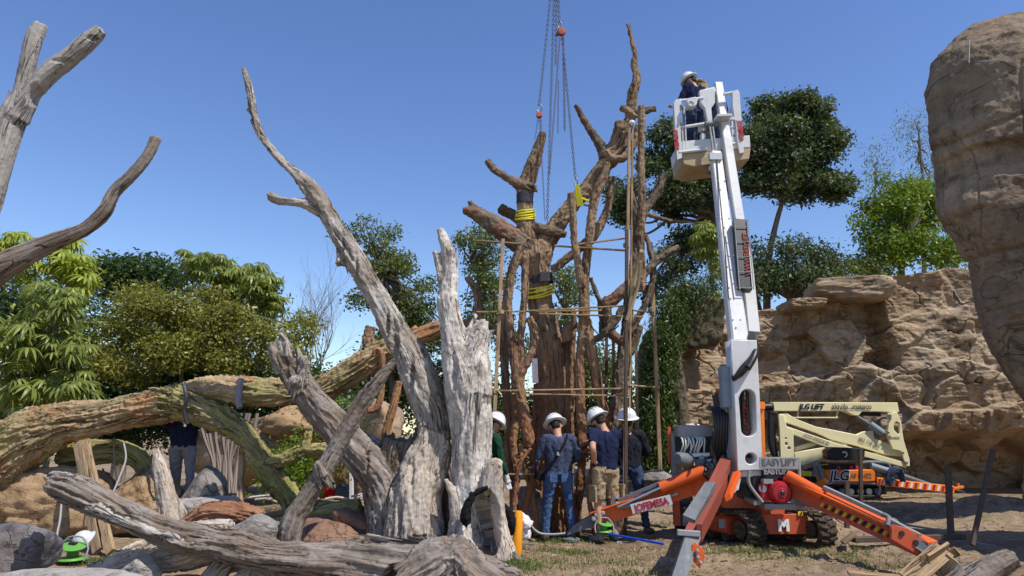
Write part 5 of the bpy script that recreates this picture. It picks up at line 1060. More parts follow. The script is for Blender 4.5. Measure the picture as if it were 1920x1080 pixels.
# ================================================================ people
def person(label, loc, rz, J={}, shirt='navy', sleeve='long', legs='denim', shorts=False, helmet=True, sc=1.0, hat=None, glasses=False, curl=1.0, glove=False, lower=True):
    """joints in metres in the figure's own frame: x right, y ahead, z up"""
    t = thing('person', label, 'person', loc, rz=rz); W = wm(t)
    j = dict(head=(0, .03, 1.605), neck=(0, -.01, 1.485), chest=(0, -.02, 1.34), waist=(0, 0, 1.10), pelvis=(0, 0, .97),
        shL=(-.19, -.02, 1.43), shR=(.19, -.02, 1.43), elL=(-.26, -.03, 1.14), elR=(.26, -.03, 1.14), wrL=(-.27, .06, .90), wrR=(.27, .06, .90),
        hdL=(-.27, .10, .80), hdR=(.27, .10, .80), hipL=(-.10, 0, .93), hipR=(.10, 0, .93), knL=(-.12, .03, .50), knR=(.12, .03, .50), anL=(-.13, -.02, .09), anR=(.13, -.02, .09), toL=(-.17, .16, .03), toR=(.17, .16, .03))
    j.update(J); j = {k: np.array(v)*sc for k, v in j.items()}
    def w(p): return tuple(W @ Vector(p))
    def chain_(*a): return [(*w(p), r*sc) for p, r in a]
    L = lambda a, b, f: j[a]*(1-f)+j[b]*f
    hd = j['head']; up = (j['head']-j['neck']); up /= np.linalg.norm(up); fw = np.array(J.get('face', (0, 1, 0)), float); fw -= up*fw.dot(up); fw /= np.linalg.norm(fw); sd = np.cross(fw, up)
    j.pop('face', None); h = hd/1.0
    body = [('body', chain_((j['neck']-up*.06, .064), (j['neck']+up*.03, .062), (h-up*.03*sc, .078), (h+up*.03*sc-fw*.005, .095), (h+up*.07*sc-fw*.008, .085))),
        ('body', chain_((h-up*.075*sc+fw*.045*sc, .042), (h-up*.03*sc+fw*.04*sc, .05), (h+up*.02*sc+fw*.03*sc, .055))),
        ('body', chain_((h+fw*.085*sc-up*.0*sc, .012), (h+fw*.105*sc-up*.03*sc, .017))),
        ('body', chain_((h+sd*.088*sc-up*.02, .016), (h+sd*.092*sc+up*.02*sc, .018))), ('body', chain_((h-sd*.088*sc-up*.02, .016), (h-sd*.092*sc+up*.02*sc, .018)))]
    for s in 'LR':
        body.append(('body', chain_((j['chest']*.5+j['sh'+s]*.5, .07), (j['sh'+s], .055), (L('sh'+s, 'el'+s, .5), .05), (j['el'+s], .042), (L('el'+s, 'wr'+s, .35), .042), (j['wr'+s], .028), (L('wr'+s, 'hd'+s, .5), .033), (j['hd'+s], .032))))
        d = j['hd'+s]-j['wr'+s]; d /= np.linalg.norm(d); sx_ = -1 if s == 'L' else 1; n_ = np.cross(d, [0, 1, .2]); n_ /= np.linalg.norm(n_); p_ = np.cross(d, n_)
        for q in range(4):
            o_ = p_*(q-1.5)*.019*sc; l = (.075, .085, .08, .062)[q]*sc; cu = -n_*sx_*.5*curl
            a = j['hd'+s]+o_; b = a+d*l*.5; c_ = b+(d*.6+cu)*l*.35; e = c_+(d*.2+cu*1.4)*l*.3
            body.append(('body', chain_((a, .0115), (b, .0105), (c_, .0095), (e, .0085))))
        a = j['wr'+s]*.5+j['hd'+s]*.5; e = a+p_*-.05*sc+d*.035*sc; f = e+d*.035*sc-p_*.008
        body.append(('body', chain_((a, .014), (e, .0125), (f, .010))))
    body.append(('body', chain_((j['neck']-up*.03, .065), (j['chest'], .11), (j['waist'], .10), (j['pelvis'], .11))))
    if lower:
        for s in 'LR':
            body.append(('body', chain_((j['hip'+s], .08), (L('hip'+s, 'kn'+s, .4), .075), (j['kn'+s], .052), (L('kn'+s, 'an'+s, .3), .054), (L('kn'+s, 'an'+s, .75), .036), (j['an'+s], .034), (j['to'+s]*.6+j['an'+s]*.4-np.array([0, 0, .01]), .034))))
    organic('body', body, voxel=.0095, mat=M['skin'], parent=t, amp=.0, rough_amp=.0006, jag=0, smooth=2, split=False)
    # clothing
    sh = [('shirt', chain_((j['neck']-up*.045*sc, .068), (j['chest']+[0, 0, .05], .125), (j['chest'], .14), (j['waist'], .132), (j['pelvis']+[0, 0, -.01], .132)))]
    for k in (-1, 1): sh.append(('shirt', chain_((j['chest']+np.array([k*.09, 0, .06]), .09), (j['chest']+np.array([k*.10, 0, -.05]), .108), (j['waist']+np.array([k*.085, 0, 0]), .11), (j['pelvis']+np.array([k*.075, 0, -.03]), .112))))
    for s in 'LR':
        base = [(j['chest']*.55+j['sh'+s]*.45+np.array([0, 0, .03]), .085), (j['sh'+s], .078), (L('sh'+s, 'el'+s, .5), .068)]
        if sleeve == 'long': base += [(j['el'+s], .058), (L('el'+s, 'wr'+s, .5), .052), (L('el'+s, 'wr'+s, .92), .045)]
        else: base += [(L('sh'+s, 'el'+s, .68), .068)]
        sh.append(('shirt', chain_(*base)))
    organic('shirt', sh, voxel=.013, mat=M[shirt], parent=t, amp=.010, gf=9, stretch=.5, rough_amp=.002, jag=0, smooth=2, split=False, seed=int(loc[0]*10) % 20)
    if lower:
        tr = [('t', chain_((j['waist']*.4+j['pelvis']*.6, .115), (j['pelvis']-[0, 0, .05], .125)))]
        for s in 'LR':
            tr.append(('t', chain_((j['pelvis']*.6+j['hip'+s]*.4+np.array([0, 0, .03]), .105), (j['hip'+s], .112), (L('hip'+s, 'kn'+s, .4), .10), (L('hip'+s, 'kn'+s, .9 if not shorts else .85), .082 if not shorts else .105))+([] if shorts else chain_((j['kn'+s], .076), (L('kn'+s, 'an'+s, .5), .068), (L('kn'+s, 'an'+s, .97), .066)))))
        nm = 'shorts' if shorts else 'trousers'
        organic(nm, tr, voxel=.014, mat=M[legs], parent=t, amp=.012, gf=10, stretch=.9, rough_amp=.003, jag=0, smooth=2, split=False, seed=4)
        for s in 'LR':
            a, b = j['an'+s], j['to'+s]; d = b-a; d[2] = 0; d /= np.linalg.norm(d)
            organic('shoe', [('shoe', chain_((a-d*.05+[0, 0, -.035], .042), (a+d*.02+[0, 0, -.02], .05), (a+d*.10+[0, 0, -.045], .046), (a+d*.19+[0, 0, -.055], .038))), ('shoe', chain_((a+[0, 0, .04], .048), (a-[0, 0, .03], .048)))], voxel=.012, mat=M['sole'] if not shorts else M['grey_c'], parent=t, amp=.002, jag=0, split=False)
        m = MB()
        bt = j['pelvis']+[0, 0, .03]; 
    # hair
    organic('hair', [('hair', chain_((h-fw*.03*sc+up*.02*sc, .092), (h-fw*.02*sc+up*.05*sc, .094))), ('hair', chain_((h-fw*.05*sc-up*.06*sc, .056), (h-fw*.045*sc+up*.02*sc, .08)))], voxel=.014, mat=M['hair'], parent=t, amp=.003, jag=0, split=False)
    if sleeve != 'none':
        m = MB(); 
        for k in (-1, 1): m.sphere(w(h+fw*.078*sc+sd*.032*k*sc+up*.015*sc), .011*sc, 8)
        m.build('eyes', M['glass_k'], t, True)
        m = MB(); m.tube([w(h+fw*.085*sc+sd*f*sc-up*.052*sc) for f in (-.022, 0, .022)], .005, 6); m.build('mouth', M['redtext'], t, True)
    if glasses:
        m = MB()
        for k in (-1, 1): m.sphere(w(h+fw*.092*sc+sd*.034*k*sc+up*.015*sc), .026*sc, 10, (1, 1, .8)); m.tube([w(h+fw*.088*sc+sd*.06*k*sc+up*.02*sc), w(h-fw*.02*sc+sd*.097*k*sc+up*.02*sc)], .005, 5)
        m.build('sunglasses', M['glass_k'], t, True)
    if helmet:
        c = np.array(w(h+up*.055*sc)); Wu = (W.to_3x3() @ Vector(up+fw*-.0)); m = MB()
        r = .138*sc; prof = [(r*1.28, -.004), (r*1.30, .004), (r*1.04, .022)]+[(r*1.02*math.cos(a), .022+r*1.0*math.sin(a)) for a in np.linspace(.12, 1.5, 9)]
        m.lathe(prof, c, 28, Wu); m.build('helmet', M['helmet'], t, True)
        m = MB(); F_ = W.to_3x3() @ Vector(fw); U_ = W.to_3x3() @ Vector(up); cc_ = Vector(c)+U_*.022
        for k in (-.3, 0, .3):
            sdv = W.to_3x3() @ Vector(sd)
            pts = [cc_+(F_*math.cos(a)*math.cos(k)+sdv*math.sin(k))*r*1.0+U_*math.sin(a)*r*1.03 for a in np.linspace(.4, 2.75, 12)]
            m.tube(pts, .007, 5)
        m.build('helmet_ridge', M['helmet'], t, True)
        m = MB(); m.lathe([(.100*sc, -.02), (.104*sc, -.02), (.106*sc, .02), (.1*sc, .02)], c, 20, Wu); m.build('helmet_band', M['black'], t, True)
    if hat:
        c = np.array(w(h+up*.03*sc)); organic('sun_hat', [('hat', [(*c, .12), (*(c+np.array([0, 0, .07])), .135)]), ('hat', [(*(c+np.array([0, .0, -.12])), .13), (*(c+np.array([0, 0, -.02])), .14)])], voxel=.012, mat=M[hat], parent=t, amp=.018, gf=8, stretch=.1, seed=2, jag=0, split=False)
    if glove:
        for s in 'R' if glove == 'R' else 'LR':
            d = j['hd'+s]-j['wr'+s]
            organic('glove', [('g', chain_((j['wr'+s]-d*.3, .040), (j['wr'+s], .042), (j['hd'+s], .046)))]+[('g', chain_((j['hd'+s]+np.array([0, (q-1.5)*.022, 0]), .016), (j['hd'+s]+d*.6+np.array([0, (q-1.5)*.026, 0]), .015), (j['hd'+s]+d*1.0+np.array([0, (q-1.5)*.022+.01, 0]), .013))) for q in range(4)]+[('g', chain_((j['hd'+s], .016), (j['hd'+s]+d*.3+np.array([0, .05, 0]), .014)))],
                voxel=.009, mat=M['white_c'], parent=t, amp=.003, jag=0, split=False)
    return t, W, j
def at_ground(px, Y): return (P(px, 900, Y).x, Y, gz(P(px, 900, Y).x, Y))
# 1: slate shirt and jeans with a shoulder bag
t1, W1, j1 = person('man in slate-blue jumper and blue jeans with a black shoulder bag, seen from behind', at_ground(1047, 10.4), .05,
    {'head': (-.02, .09, 1.60), 'neck': (0, .02, 1.485), 'elL': (-.30, .0, 1.16), 'elR': (.30, .0, 1.16), 'wrL': (-.30, .10, .93), 'wrR': (.20, .22, 1.10), 'hdL': (-.29, .12, .83), 'hdR': (.11, .28, 1.12), 'anL': (-.20, -.02, .09), 'anR': (.19, -.02, .09), 'knL': (-.16, .02, .5), 'knR': (.15, .02, .5), 'toL': (-.24, .16, .03), 'toR': (.23, .16, .03)}, 'navy2', 'long', 'denim', sc=1.015, glasses=True)
m = MB(); m.curve([W1 @ Vector(p) for p in [(.13, .02, 1.52), (.12, -.12, 1.47), (.04, -.17, 1.32), (-.10, -.165, 1.12), (-.22, -.14, .97), (-.27, -.08, .9)]], .017, 6); m.build('bag_strap', M['black_c'], t1, True)
organic('shoulder_bag', [('bag', [(*(W1 @ Vector((-.28, -.03, .99))), .07), (*(W1 @ Vector((-.29, -.03, .86))), .085)]), ('bag', [(*(W1 @ Vector((-.28, .07, .98))), .06), (*(W1 @ Vector((-.29, .07, .86))), .075)])], voxel=.013, mat=M['black_c'], parent=t1, amp=.008, jag=0, split=False)
m = MB(); a = W1 @ Vector((-.02, -.185, 1.24)); m.box(a, (.05, .012, .05), .5); m.build('strap_buckle', M['galv'], t1)
for sx_ in (-1, 1):
    m = MB(); m.box(W1 @ Vector((sx_*.085, -.131, .90)), (.11, .012, .13), 0, -.1); m.build('back_pocket', M['denim'], t1)
# 2: polo and khaki shorts, hand on hip
t2, W2, j2 = person('man in navy polo and khaki cargo shorts, left hand on his hip', at_ground(1136, 10.25), .45,
    {'head': (-.03, .09, 1.605), 'neck': (0, .03, 1.50), 'shL': (-.19, .02, 1.45), 'elL': (-.30, -.16, 1.24), 'wrL': (-.20, -.04, 1.06), 'hdL': (-.13, .0, 1.04), 'elR': (.24, .16, 1.22), 'wrR': (.10, .30, 1.40), 'hdR': (.02, .32, 1.46), 'anL': (-.13, -.02, .09), 'anR': (.13, 0, .09)}, 'navy', 'short', 'khaki', True, sc=1.05)
for sx_, yy in ((-1, -.02), (1, -.02)):
    m = MB(); m.box(W2 @ Vector((sx_*.235, yy, .66)), (.035, .17, .2), .0+.45); m.box(W2 @ Vector((sx_*.245, yy, .76)), (.035, .18, .06), .45); m.build('cargo_pocket', M['khaki'], t2)
m = MB(); m.bar(W2 @ Vector((-.10, -.147, .98)), W2 @ Vector((.10, -.147, .98)), .02, .04); m.build('waistband', M['khaki'], t2)
m = MB(); m.tube([W2 @ Vector((.02+.06*f, .34+.04*f, 1.40+.14*f)) for f in (0, 1)], .02, 8); m.build('held_tool', M['galv_d'], t2)
# 3: dark navy top, looking up, helmet tipped back
t3, W3, j3 = person('man in dark navy sweatshirt and work trousers leaning back to look up', at_ground(1179, 10.75), -.1,
    {'head': (.0, -.05, 1.62), 'neck': (0, -.02, 1.50), 'face': (0, 1, .9), 'elL': (-.28, .08, 1.18), 'wrL': (-.16, .28, 1.14), 'hdL': (-.08, .30, 1.16), 'elR': (.28, .08, 1.18), 'wrR': (.16, .28, 1.14), 'hdR': (.08, .30, 1.16), 'anL': (-.20, -.02, .09), 'anR': (.24, .05, .09), 'knL': (-.16, .03, .5), 'knR': (.18, .04, .5), 'toR': (.34, .2, .03)}, 'navy3', 'long', 'denim_d', sc=1.03)
# 4: green fleece, half hidden by the white stump
t4, W4, j4 = person('man in dark green fleece and white work glove, half hidden by the white stump', at_ground(917, 10.1), -.9,
    {'head': (0, .08, 1.60), 'neck': (0, .0, 1.48), 'elR': (.24, .02, 1.14), 'wrR': (.24, .12, .92), 'hdR': (.24, .15, .82)}, 'green_c', 'long', 'denim_d', sc=1.0, glove='R')
# 5: in the basket
FB = P(1325, 297, 11.65).z
t5, W5, j5 = person('man in navy work clothes and sunglasses standing in the lift basket', (P(1303, 200, 11.7).x, 11.7, FB), .55,
    {'head': (-.03, .05, 1.58), 'neck': (0, .0, 1.47), 'face': (-.5, 1, -.25), 'elL': (-.30, .06, 1.16), 'wrL': (-.35, .18, 1.04), 'hdL': (-.38, .22, 1.06), 'elR': (.27, .03, 1.15), 'wrR': (.18, .24, 1.1), 'hdR': (.13, .3, 1.1)}, 'navy', 'long', 'denim_d', sc=.98, glasses=True)
t6, W6, j6 = person('person in tan sun hat crouched behind the boom in the lift basket', (P(1331, 200, 11.95).x, 11.95, FB-.1), .0,
    {'head': (-.12, .04, 1.66), 'neck': (-.05, .0, 1.52)}, 'navy', 'long', 'denim_d', sc=1.03, helmet=False, hat='tan_c')
# 7: worker under the arched log
t7, W7, j7 = person('worker in dark navy top and grey trousers standing behind the arched log', (P(338, 900, 11.1).x, 11.1, .35), .1,
    {'elL': (-.34, .1, 1.22), 'wrL': (-.22, .3, 1.2), 'hdL': (-.2, .34, 1.25), 'elR': (.34, .1, 1.22), 'wrR': (.26, .3, 1.2), 'hdR': (.26, .34, 1.25), 'knL': (-.12, .12, .55), 'knR': (.18, -.1, .5)}, 'navy', 'long', 'grey_c', sc=1.0)
m = MB(); a = P(347, 800, 10.95); m.tube([a, a+Vector((0, 0, .08))], .03, 10); m.build('headlamp', M['chrome'], t7, True)
# 8: operator beside the tracked lift
t8, W8, j8 = person('operator in blue shirt and pale green cap standing behind the spider lift valves', (P(1318, 900, 13.2).x, 13.2, 0.0), .5,
    {'head': (-.04, .12, 1.58), 'neck': (0, .05, 1.47), 'elL': (-.3, .12, 1.2), 'wrL': (-.2, .3, 1.15), 'hdL': (-.18, .34, 1.2)}, 'denim', 'long', 'denim_d', sc=1.0, helmet=False, hat='bag')
# 9: child-size figures in the distance
t9, W9, j9 = person('small dark-haired child in a red top sitting on the ground far behind the leaning branch', (P(625, 930, 13.3).x, 13.3, .02), .2,
    {'head': (0, .02, .92), 'neck': (0, 0, .80), 'chest': (0, 0, .66), 'waist': (0, 0, .42), 'pelvis': (0, 0, .25), 'shL': (-.19, 0, .72), 'shR': (.19, 0, .72), 'elL': (-.25, .1, .5), 'elR': (.25, .1, .5), 'wrL': (-.15, .3, .4), 'wrR': (.15, .3, .4), 'hdL': (-.1, .36, .4), 'hdR': (.1, .36, .4),
     'hipL': (-.1, 0, .2), 'hipR': (.1, 0, .2), 'knL': (-.2, .4, .32), 'knR': (.2, .4, .32), 'anL': (-.2, .7, .1), 'anR': (.2, .7, .1), 'toL': (-.2, .9, .1), 'toR': (.2, .9, .1)}, 'red_c', 'long', 'denim_d', sc=.62, helmet=False)
organic('backpack', [('b', limb(13.2, (640, 930, 11), (642, 918, 13), (645, 908, 9))), ('b', limb(13.2, (652, 932, 11), (655, 918, 13)))], voxel=.015, mat=M['bluegrey_c'], amp=.01, jag=0, split=False)
tag(bpy.data.objects['backpack'], 'grey-blue backpack on the ground beside the small red figure', 'backpack')
m = MB(); m.bar(P(659, 945, 12.9), P(659, 887, 12.9), .09, .07); o = m.build('white_post', M['bag']); tag(o, 'short white painted post beside the grey-blue backpack', 'post')
# ================================================================ spider lift with white boom
YL = 10.0
lf = thing('spider_lift', 'orange and white tracked spider lift with its boom raised and stabiliser legs spread', 'lift', (P(1400, 900, YL).x, YL, 0))
def bar(name, a, b, w, h, mat, Ya=None, Yb=None, parent=None, up=(0, 0, 1), taper=1.0):
    m = MB(); pa = P(*a, Ya or YL) if len(a) == 2 else P(a[0], a[1], a[2]); pb = P(*b, Yb or YL) if len(b) == 2 else P(b[0], b[1], b[2])
    m.bar(pa, pb, w, h, up, taper); return m.build(name, M[mat], parent or lf)
def tub(name, pts, r, mat, parent=None, n=10, curve=True):
    m = MB(); pp = [P(*p) for p in pts]
    if curve and len(pp) > 2: m.curve(pp, r, n, .04)
    else: m.tube(pp, r, n)
    return m.build(name, M[mat], parent or lf, True)
# --- tracks and chassis
def track_unit(fx, fy, rx, ry_, parent):
    f = P(fx, fy, 9.85); f.z = .24; b = f+Vector((-.50, 1.10, 0)); ax = (b-f).normalized(); side = Vector((ax.y, -ax.x, 0)); r = .235; wdt = .31
    path = []
    for k in range(13):
        a = math.pi*(k/12)-math.pi/2; path.append(f-ax*math.cos(a)*r+Vector((0, 0, math.sin(a)*r)))
    for k in range(1, 8): path.append(f.lerp(b, k/8)+Vector((0, 0, r)))
    for k in range(13):
        a = math.pi/2-math.pi*(k/12); path.append(b+ax*math.cos(a)*r*.8+Vector((0, 0, math.sin(a)*r)))
    for k in range(1, 8): path.append(b.lerp(f, k/8)-Vector((0, 0, r)))
    m = MB(); n = len(path); V = []; 
    cen = (f+b)/2
    for i, p in enumerate(path):
        d = p-(f if (p-f).dot(ax) < 0 else b if (p-b).dot(ax) > 0 else Vector((p.x, p.y, f.z))); d.normalize()
        V += [p-side*wdt/2, p+side*wdt/2, p+side*wdt/2-d*.04, p-side*wdt/2-d*.04]
    F = [[i*4+j, ((i+1) % n)*4+j, ((i+1) % n)*4+(j+1) % 4, i*4+(j+1) % 4] for i in range(n) for j in range(4)]
    m.add(V, F); tr = m.build('track', M['mud'], parent)
    lug = MB()
    # lugs as real blocks, close-set along the belt
    tot = [0]; 
    for i in range(n): tot.append(tot[-1]+(path[(i+1) % n]-path[i]).length)
    N = 44
    for q in range(N):
        s_ = tot[-1]*q/N; i = max(k for k in range(n) if tot[k] <= s_); t = (s_-tot[i])/(tot[i+1]-tot[i]+1e-6); p = path[i].lerp(path[(i+1) % n], t); dd = (path[(i+1) % n]-path[i]).normalized(); nn = side.cross(dd); nn = -nn if nn.dot(p-cen) < 0 else nn
        for e in (-1, 1):
            c = p+side*e*wdt*.25+dd*(.012*e)+nn*random.uniform(-.006, .014); lug.bar(c-side*wdt*.22-dd*.01*e, c+side*wdt*.22+dd*.012*e, .034, .05, up=nn)
    o = lug.build('track_lugs', M['mud'], tr); o['kind'] = 'stuff'
    m = MB()
    for p, rr in ((f, .15), (b, .15)): m.lathe([(.03, -.125), (rr*.8, -.115), (rr*.8, .115), (.03, .125)], p, 18, side)
    for k in range(1, 4): m.lathe([(.06, -.12), (.06, .12)], f.lerp(b, k/4)-Vector((0, 0, .13)), 12, side)
    m.build('track_rollers', M['mud'], parent)
    m = MB(); m.bar(f.lerp(b, .18)+Vector((0, 0, .03)), f.lerp(b, .84)+Vector((0, 0, .03)), .27, .24); m.build('track_frame', M['orange_d'], parent)
    return f, b, side
f1, b1, sd1 = track_unit(1398, 985, 0, 0, lf); f2, b2, _ = track_unit(1526, 975, 0, 0, lf)
m = MB(); c = (f1+b2)/2; m.bar(f1.lerp(b1, .5)+Vector((0, 0, .1)), f2.lerp(b2, .5)+Vector((0, 0, .1)), .5, .2); m.build('axle_beam', M['orange_d'], lf)
m = MB(); m.bar((f1+f2)/2+Vector((0, .15, .16)), (b1+b2)/2+Vector((0, -.1, .16)), .52, .30); m.build('chassis', M['orange_d'], lf)
pf = (f1+f2)/2+Vector((-.10, -.0, .07)); xd = (f2-f1).normalized()
m = MB(); m.bar(pf-xd*.42, pf+xd*.46, .03, .26, up=(0, 0, 1)); m.build('front_panel', M['orange_d'], lf)
text('M', 'panel_letter', .2, M['text_w'], lf, pf+xd*.14+Vector((.0, -.03, -.02)), xd, (0, 0, 1), bold=.012)
m = MB(); q = f1.lerp(b1, .3)+Vector((-.16, -.14, .05)); m.bar(q, q+Vector((.12, 0, 0)), .01, .12); m.build('data_plate', M['galv'], lf)
m = MB(); q = pf+Vector((.35, -.03, .14)); m.bar(q, q+Vector((.36, 0, 0)), .012, .055); m.build('hazard_strip', M['ytape'], lf)
for k in range(6):
    m = MB(); a = q+Vector((.02+.06*k, -.011, -.026)); m.bar(a, a+Vector((.03, 0, .05)), .02, .006, up=(0, 1, 0), bev=False); m.build('hazard_bar', M['text_k'], lf)
m = MB(); c = P(1400, 915, 10.2); m.lathe([(.30, -.12), (.34, -.10), (.34, .06), (.28, .10)], c, 24); m.build('slewing_ring', M['black'], lf, True)
m = MB(); m.box(P(1395, 935, 10.25), (.75, .6, .2)); m.build('hub', M['orange_d'], lf)
m = MB(); m.box(P(1392, 892, 10.3), (.95, .5, .16)); m.build('turntable', M['black'], lf)
# --- legs
def poly_leg(pts, Ya, Yb, thick, mat, name):
    """box-section arm whose side outline is given in the picture, depth running from Ya (first half) to Yb"""
    m = MB(); a0, a1, b1_, b0 = pts
    A0 = P(*a0, Ya); A1 = P(*a1, Ya); B1 = P(*b1_, Yb); B0 = P(*b0, Yb); d = (B0-A0).normalized(); s_ = d.cross(A1-A0).normalized()*thick/2
    V = [A0-s_, A0+s_, A1+s_, A1-s_, B0-s_, B0+s_, B1+s_, B1-s_]; m.add(V, [[0, 1, 2, 3], [7, 6, 5, 4], [0, 4, 5, 1], [1, 5, 6, 2], [2, 6, 7, 3], [3, 7, 4, 0]])
    return m.build(name, M[mat], lf)
# left leg
poly_leg(((1352, 872), (1352, 925), (1302, 932), (1302, 900)), 10.1, 10.18, .16, 'orange', 'leg_root')
L1 = poly_leg(((1348, 882), (1350, 912), (1108, 991), (1104, 962)), 10.15, 10.35, .12, 'orange', 'leg_beam')
m = MB(); m.bar(P(1345, 880, 10.10), P(1106, 961, 10.28), .19, .02); m.build('beam_flange', M['orange'], L1)
poly_leg(((1125, 955), (1117, 985), (1063, 1003), (1074, 985)), 10.33, 10.35, .11, 'galv_d', 'leg_foot')
m = MB(); c = P(1072, 1000, 10.35); c.z = gz(c.x, c.y)+.02; m.lathe([(.13, -.02), (.13, .01), (.05, .04)], c, 16); m.build('foot_pad', M['galv_d'], lf)
cyl = tub('hydraulic_cylinder', [(1322, 882, 9.95), (1238, 915, 10.05)], .085, 'orange'); tub('cylinder_rod', [(1240, 914, 10.05), (1158, 950, 10.2)], .032, 'chrome', cyl)
bar('push_bar', (1325, 862, 10.2), (1250, 905, 10.2), .05, .05, 'galv'); bar('push_bar', (1246, 902, 10.1), (1160, 938, 10.25), .05, .05, 'galv_d'); bar('push_bar', (1270, 926, 10.0), (1163, 952, 10.2), .045, .04, 'galv_d')
for (x, y) in [(1113, 973), (1157, 945), (1130, 962), (1118, 966)]:
    m = MB(); m.lathe([(.034, -.02), (.034, .03), (.02, .04)], P(x, y, 10.2), 10, (0, -1, .1)); m.build('pivot_bolt', M['galv'], lf)
m = MB(); m.bar(P(1148, 946, 10.2), P(1150, 930, 10.2), .05, .06); m.build('clevis', M['galv_d'], lf)
a = P(1185, 953, 10.15); b = P(1254, 936, 10.05); dx = (b-a).normalized()
m = MB(); o_ = Vector((0, -.075, 0)); m.bar(a+o_-dx*.02, b+o_+dx*.02, .006, .135, up=(0, 0, 1)); m.build('name_plate', M['white'], lf)
text('JOFEMESA', 'plate_lettering', .135, M['text_r'], lf, (a+b)/2+Vector((0, -.083, -.006)), dx, (0, 0, 1), bold=.004, sx=.80, thick=.002)
# near leg, coming towards the camera
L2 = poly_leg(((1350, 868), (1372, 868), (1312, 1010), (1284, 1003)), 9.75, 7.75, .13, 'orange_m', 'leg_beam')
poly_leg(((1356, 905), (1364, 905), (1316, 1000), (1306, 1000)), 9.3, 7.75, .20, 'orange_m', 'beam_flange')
poly_leg(((1376, 890), (1388, 885), (1370, 930), (1360, 936)), 9.6, 8.9, .07, 'orange', 'leg_bracket')
poly_leg(((1322, 912), (1342, 912), (1303, 985), (1280, 975)), 8.75, 7.9, .12, 'galv_d', 'leg_cover')
poly_leg(((1284, 1003), (1312, 1010), (1280, 1098), (1252, 1100)), 7.75, 7.45, .10, 'galv_d', 'leg_foot')
plate('side_cheek', [(1302, 1015), (1318, 1030), (1322, 1045), (1312, 1066), (1300, 1052), (1296, 1030)], 7.62, .03, M['orange'], lf)
bar('crossbar', (1270, 998, 7.7), (1312, 1001, 7.7), .06, .06, 'galv')
for x, y in ((1307, 1033), (1308, 1045), (1313, 1055)):
    m = MB(); m.lathe([(.022, -.01), (.022, .02), (.012, .03)], P(x, y, 7.58), 10, (0, -1, 0)); m.build('pivot_bolt', M['galv'], lf)
# right leg
L3 = poly_leg(((1478, 898), (1480, 928), (1738, 1048), (1752, 1018)), 9.6, 8.0, .13, 'orange_d', 'leg_beam')
m = MB(); m.bar(P(1478, 896, 9.55), P(1750, 1018, 7.98), .2, .025); m.build('beam_flange', M['orange'], L3)
plate('side_cheek', [(1672, 983), (1700, 990), (1748, 1022), (1742, 1040), (1722, 1042), (1668, 1010)], 8.02, .05, M['orange_d'], lf)
poly_leg(((1715, 1000), (1700, 1018), (1818, 1098), (1836, 1088)), 8.1, 7.6, .10, 'galv_d', 'leg_foot')
cyl = tub('hydraulic_cylinder', [(1478, 892, 9.5), (1545, 930, 9.1)], .075, 'orange'); tub('cylinder_rod', [(1544, 929, 9.1), (1664, 984, 8.4)], .03, 'chrome', cyl)
bar('push_bar', (1545, 914, 9.1), (1655, 965, 8.4), .05, .05, 'galv'); tub('push_bar', [(1655, 965, 8.4), (1666, 970, 8.35), (1664, 986, 8.3)], .03, 'galv_d'); bar('push_bar', (1668, 975, 8.35), (1725, 1005, 8.0), .05, .05, 'galv')
a = P(1534, 945, 9.2); b = P(1690, 1016, 8.25); d = (b-a)
for k in range(21):
    p = a+d*(k+.5)/21+Vector((0, -.085, .01)); m = MB(); m.bar(p+Vector((-.028, 0, -.022)), p+Vector((.02, 0, .026)), .03, .006, up=(0, 1, 0), bev=False); m.build('hazard_bar', M['ytape'] if k % 2 == 0 else M['text_k'], L3)
    if k % 2: pass
m = MB(); m.lathe([(.045, -.004), (.045, .004)], P(1738, 1024, 7.98), 18, (0, -1, 0)); m.build('number_badge', M['text_w'], lf)
text('12', 'badge_number', .055, M['text_r'], lf, P(1738, 1024, 7.96), (1, 0, 0), (0, 0, 1), bold=.002)
for x, y in ((1716, 1017), (1690, 1000)): m = MB(); m.lathe([(.03, -.02), (.03, .02)], P(x, y, 8.0), 10, (0, -1, 0)); m.build('pivot_bolt', M['black'], lf)
# back leg
L4 = poly_leg(((1430, 885), (1432, 905), (1545, 935), (1548, 920)), 10.6, 12.0, .13, 'orange_d', 'leg_beam')
# --- column (lower riser) with slot and hole
YC = 9.75
plate('riser', [(1365, 640), (1412, 640), (1417, 730), (1424, 880), (1376, 882), (1371, 760)], YC, .30, M['white'], lf,
      holes=[[(1379+.0, 745)]+[(1395+14.5*math.cos(a), 746-15*math.sin(a)) for a in np.linspace(math.pi, 0, 9)]+[(1397+14*math.cos(a), 805-13*math.sin(a)) for a in np.linspace(0, -math.pi, 9)], circ(1401, 859, 10.5, 18)], bevel=.012)
plate('riser_base', [(1374, 883), (1427, 880), (1436, 918), (1424, 920), (1418, 892), (1385, 893), (1380, 918), (1370, 918)], YC+.02, .24, M['white'], lf)
m = MB(); m.tube([P(1373, 916, YC-.2), P(1373, 916, YC+.25)], .06, 12); m.tube([P(1430, 916, YC-.2), P(1430, 916, YC+.25)], .05, 12); m.build('pivot_pin', M['greyw'], lf, True)
for k, x in enumerate((1386, 1393, 1401)): tub('hose', [(x-1, 700, YC+.02), (x, 760, YC+.03), (x+2, 800, YC+.03), (x+4, 858, YC+.05)], .026, 'hose')
text('Y-LIFT.COM', 'slot_lettering', .10, M['redtext'], lf, P(1400, 785, YC-.02), (-.04, 0, 1), (-1, 0, 0), bold=.003, sx=.8)
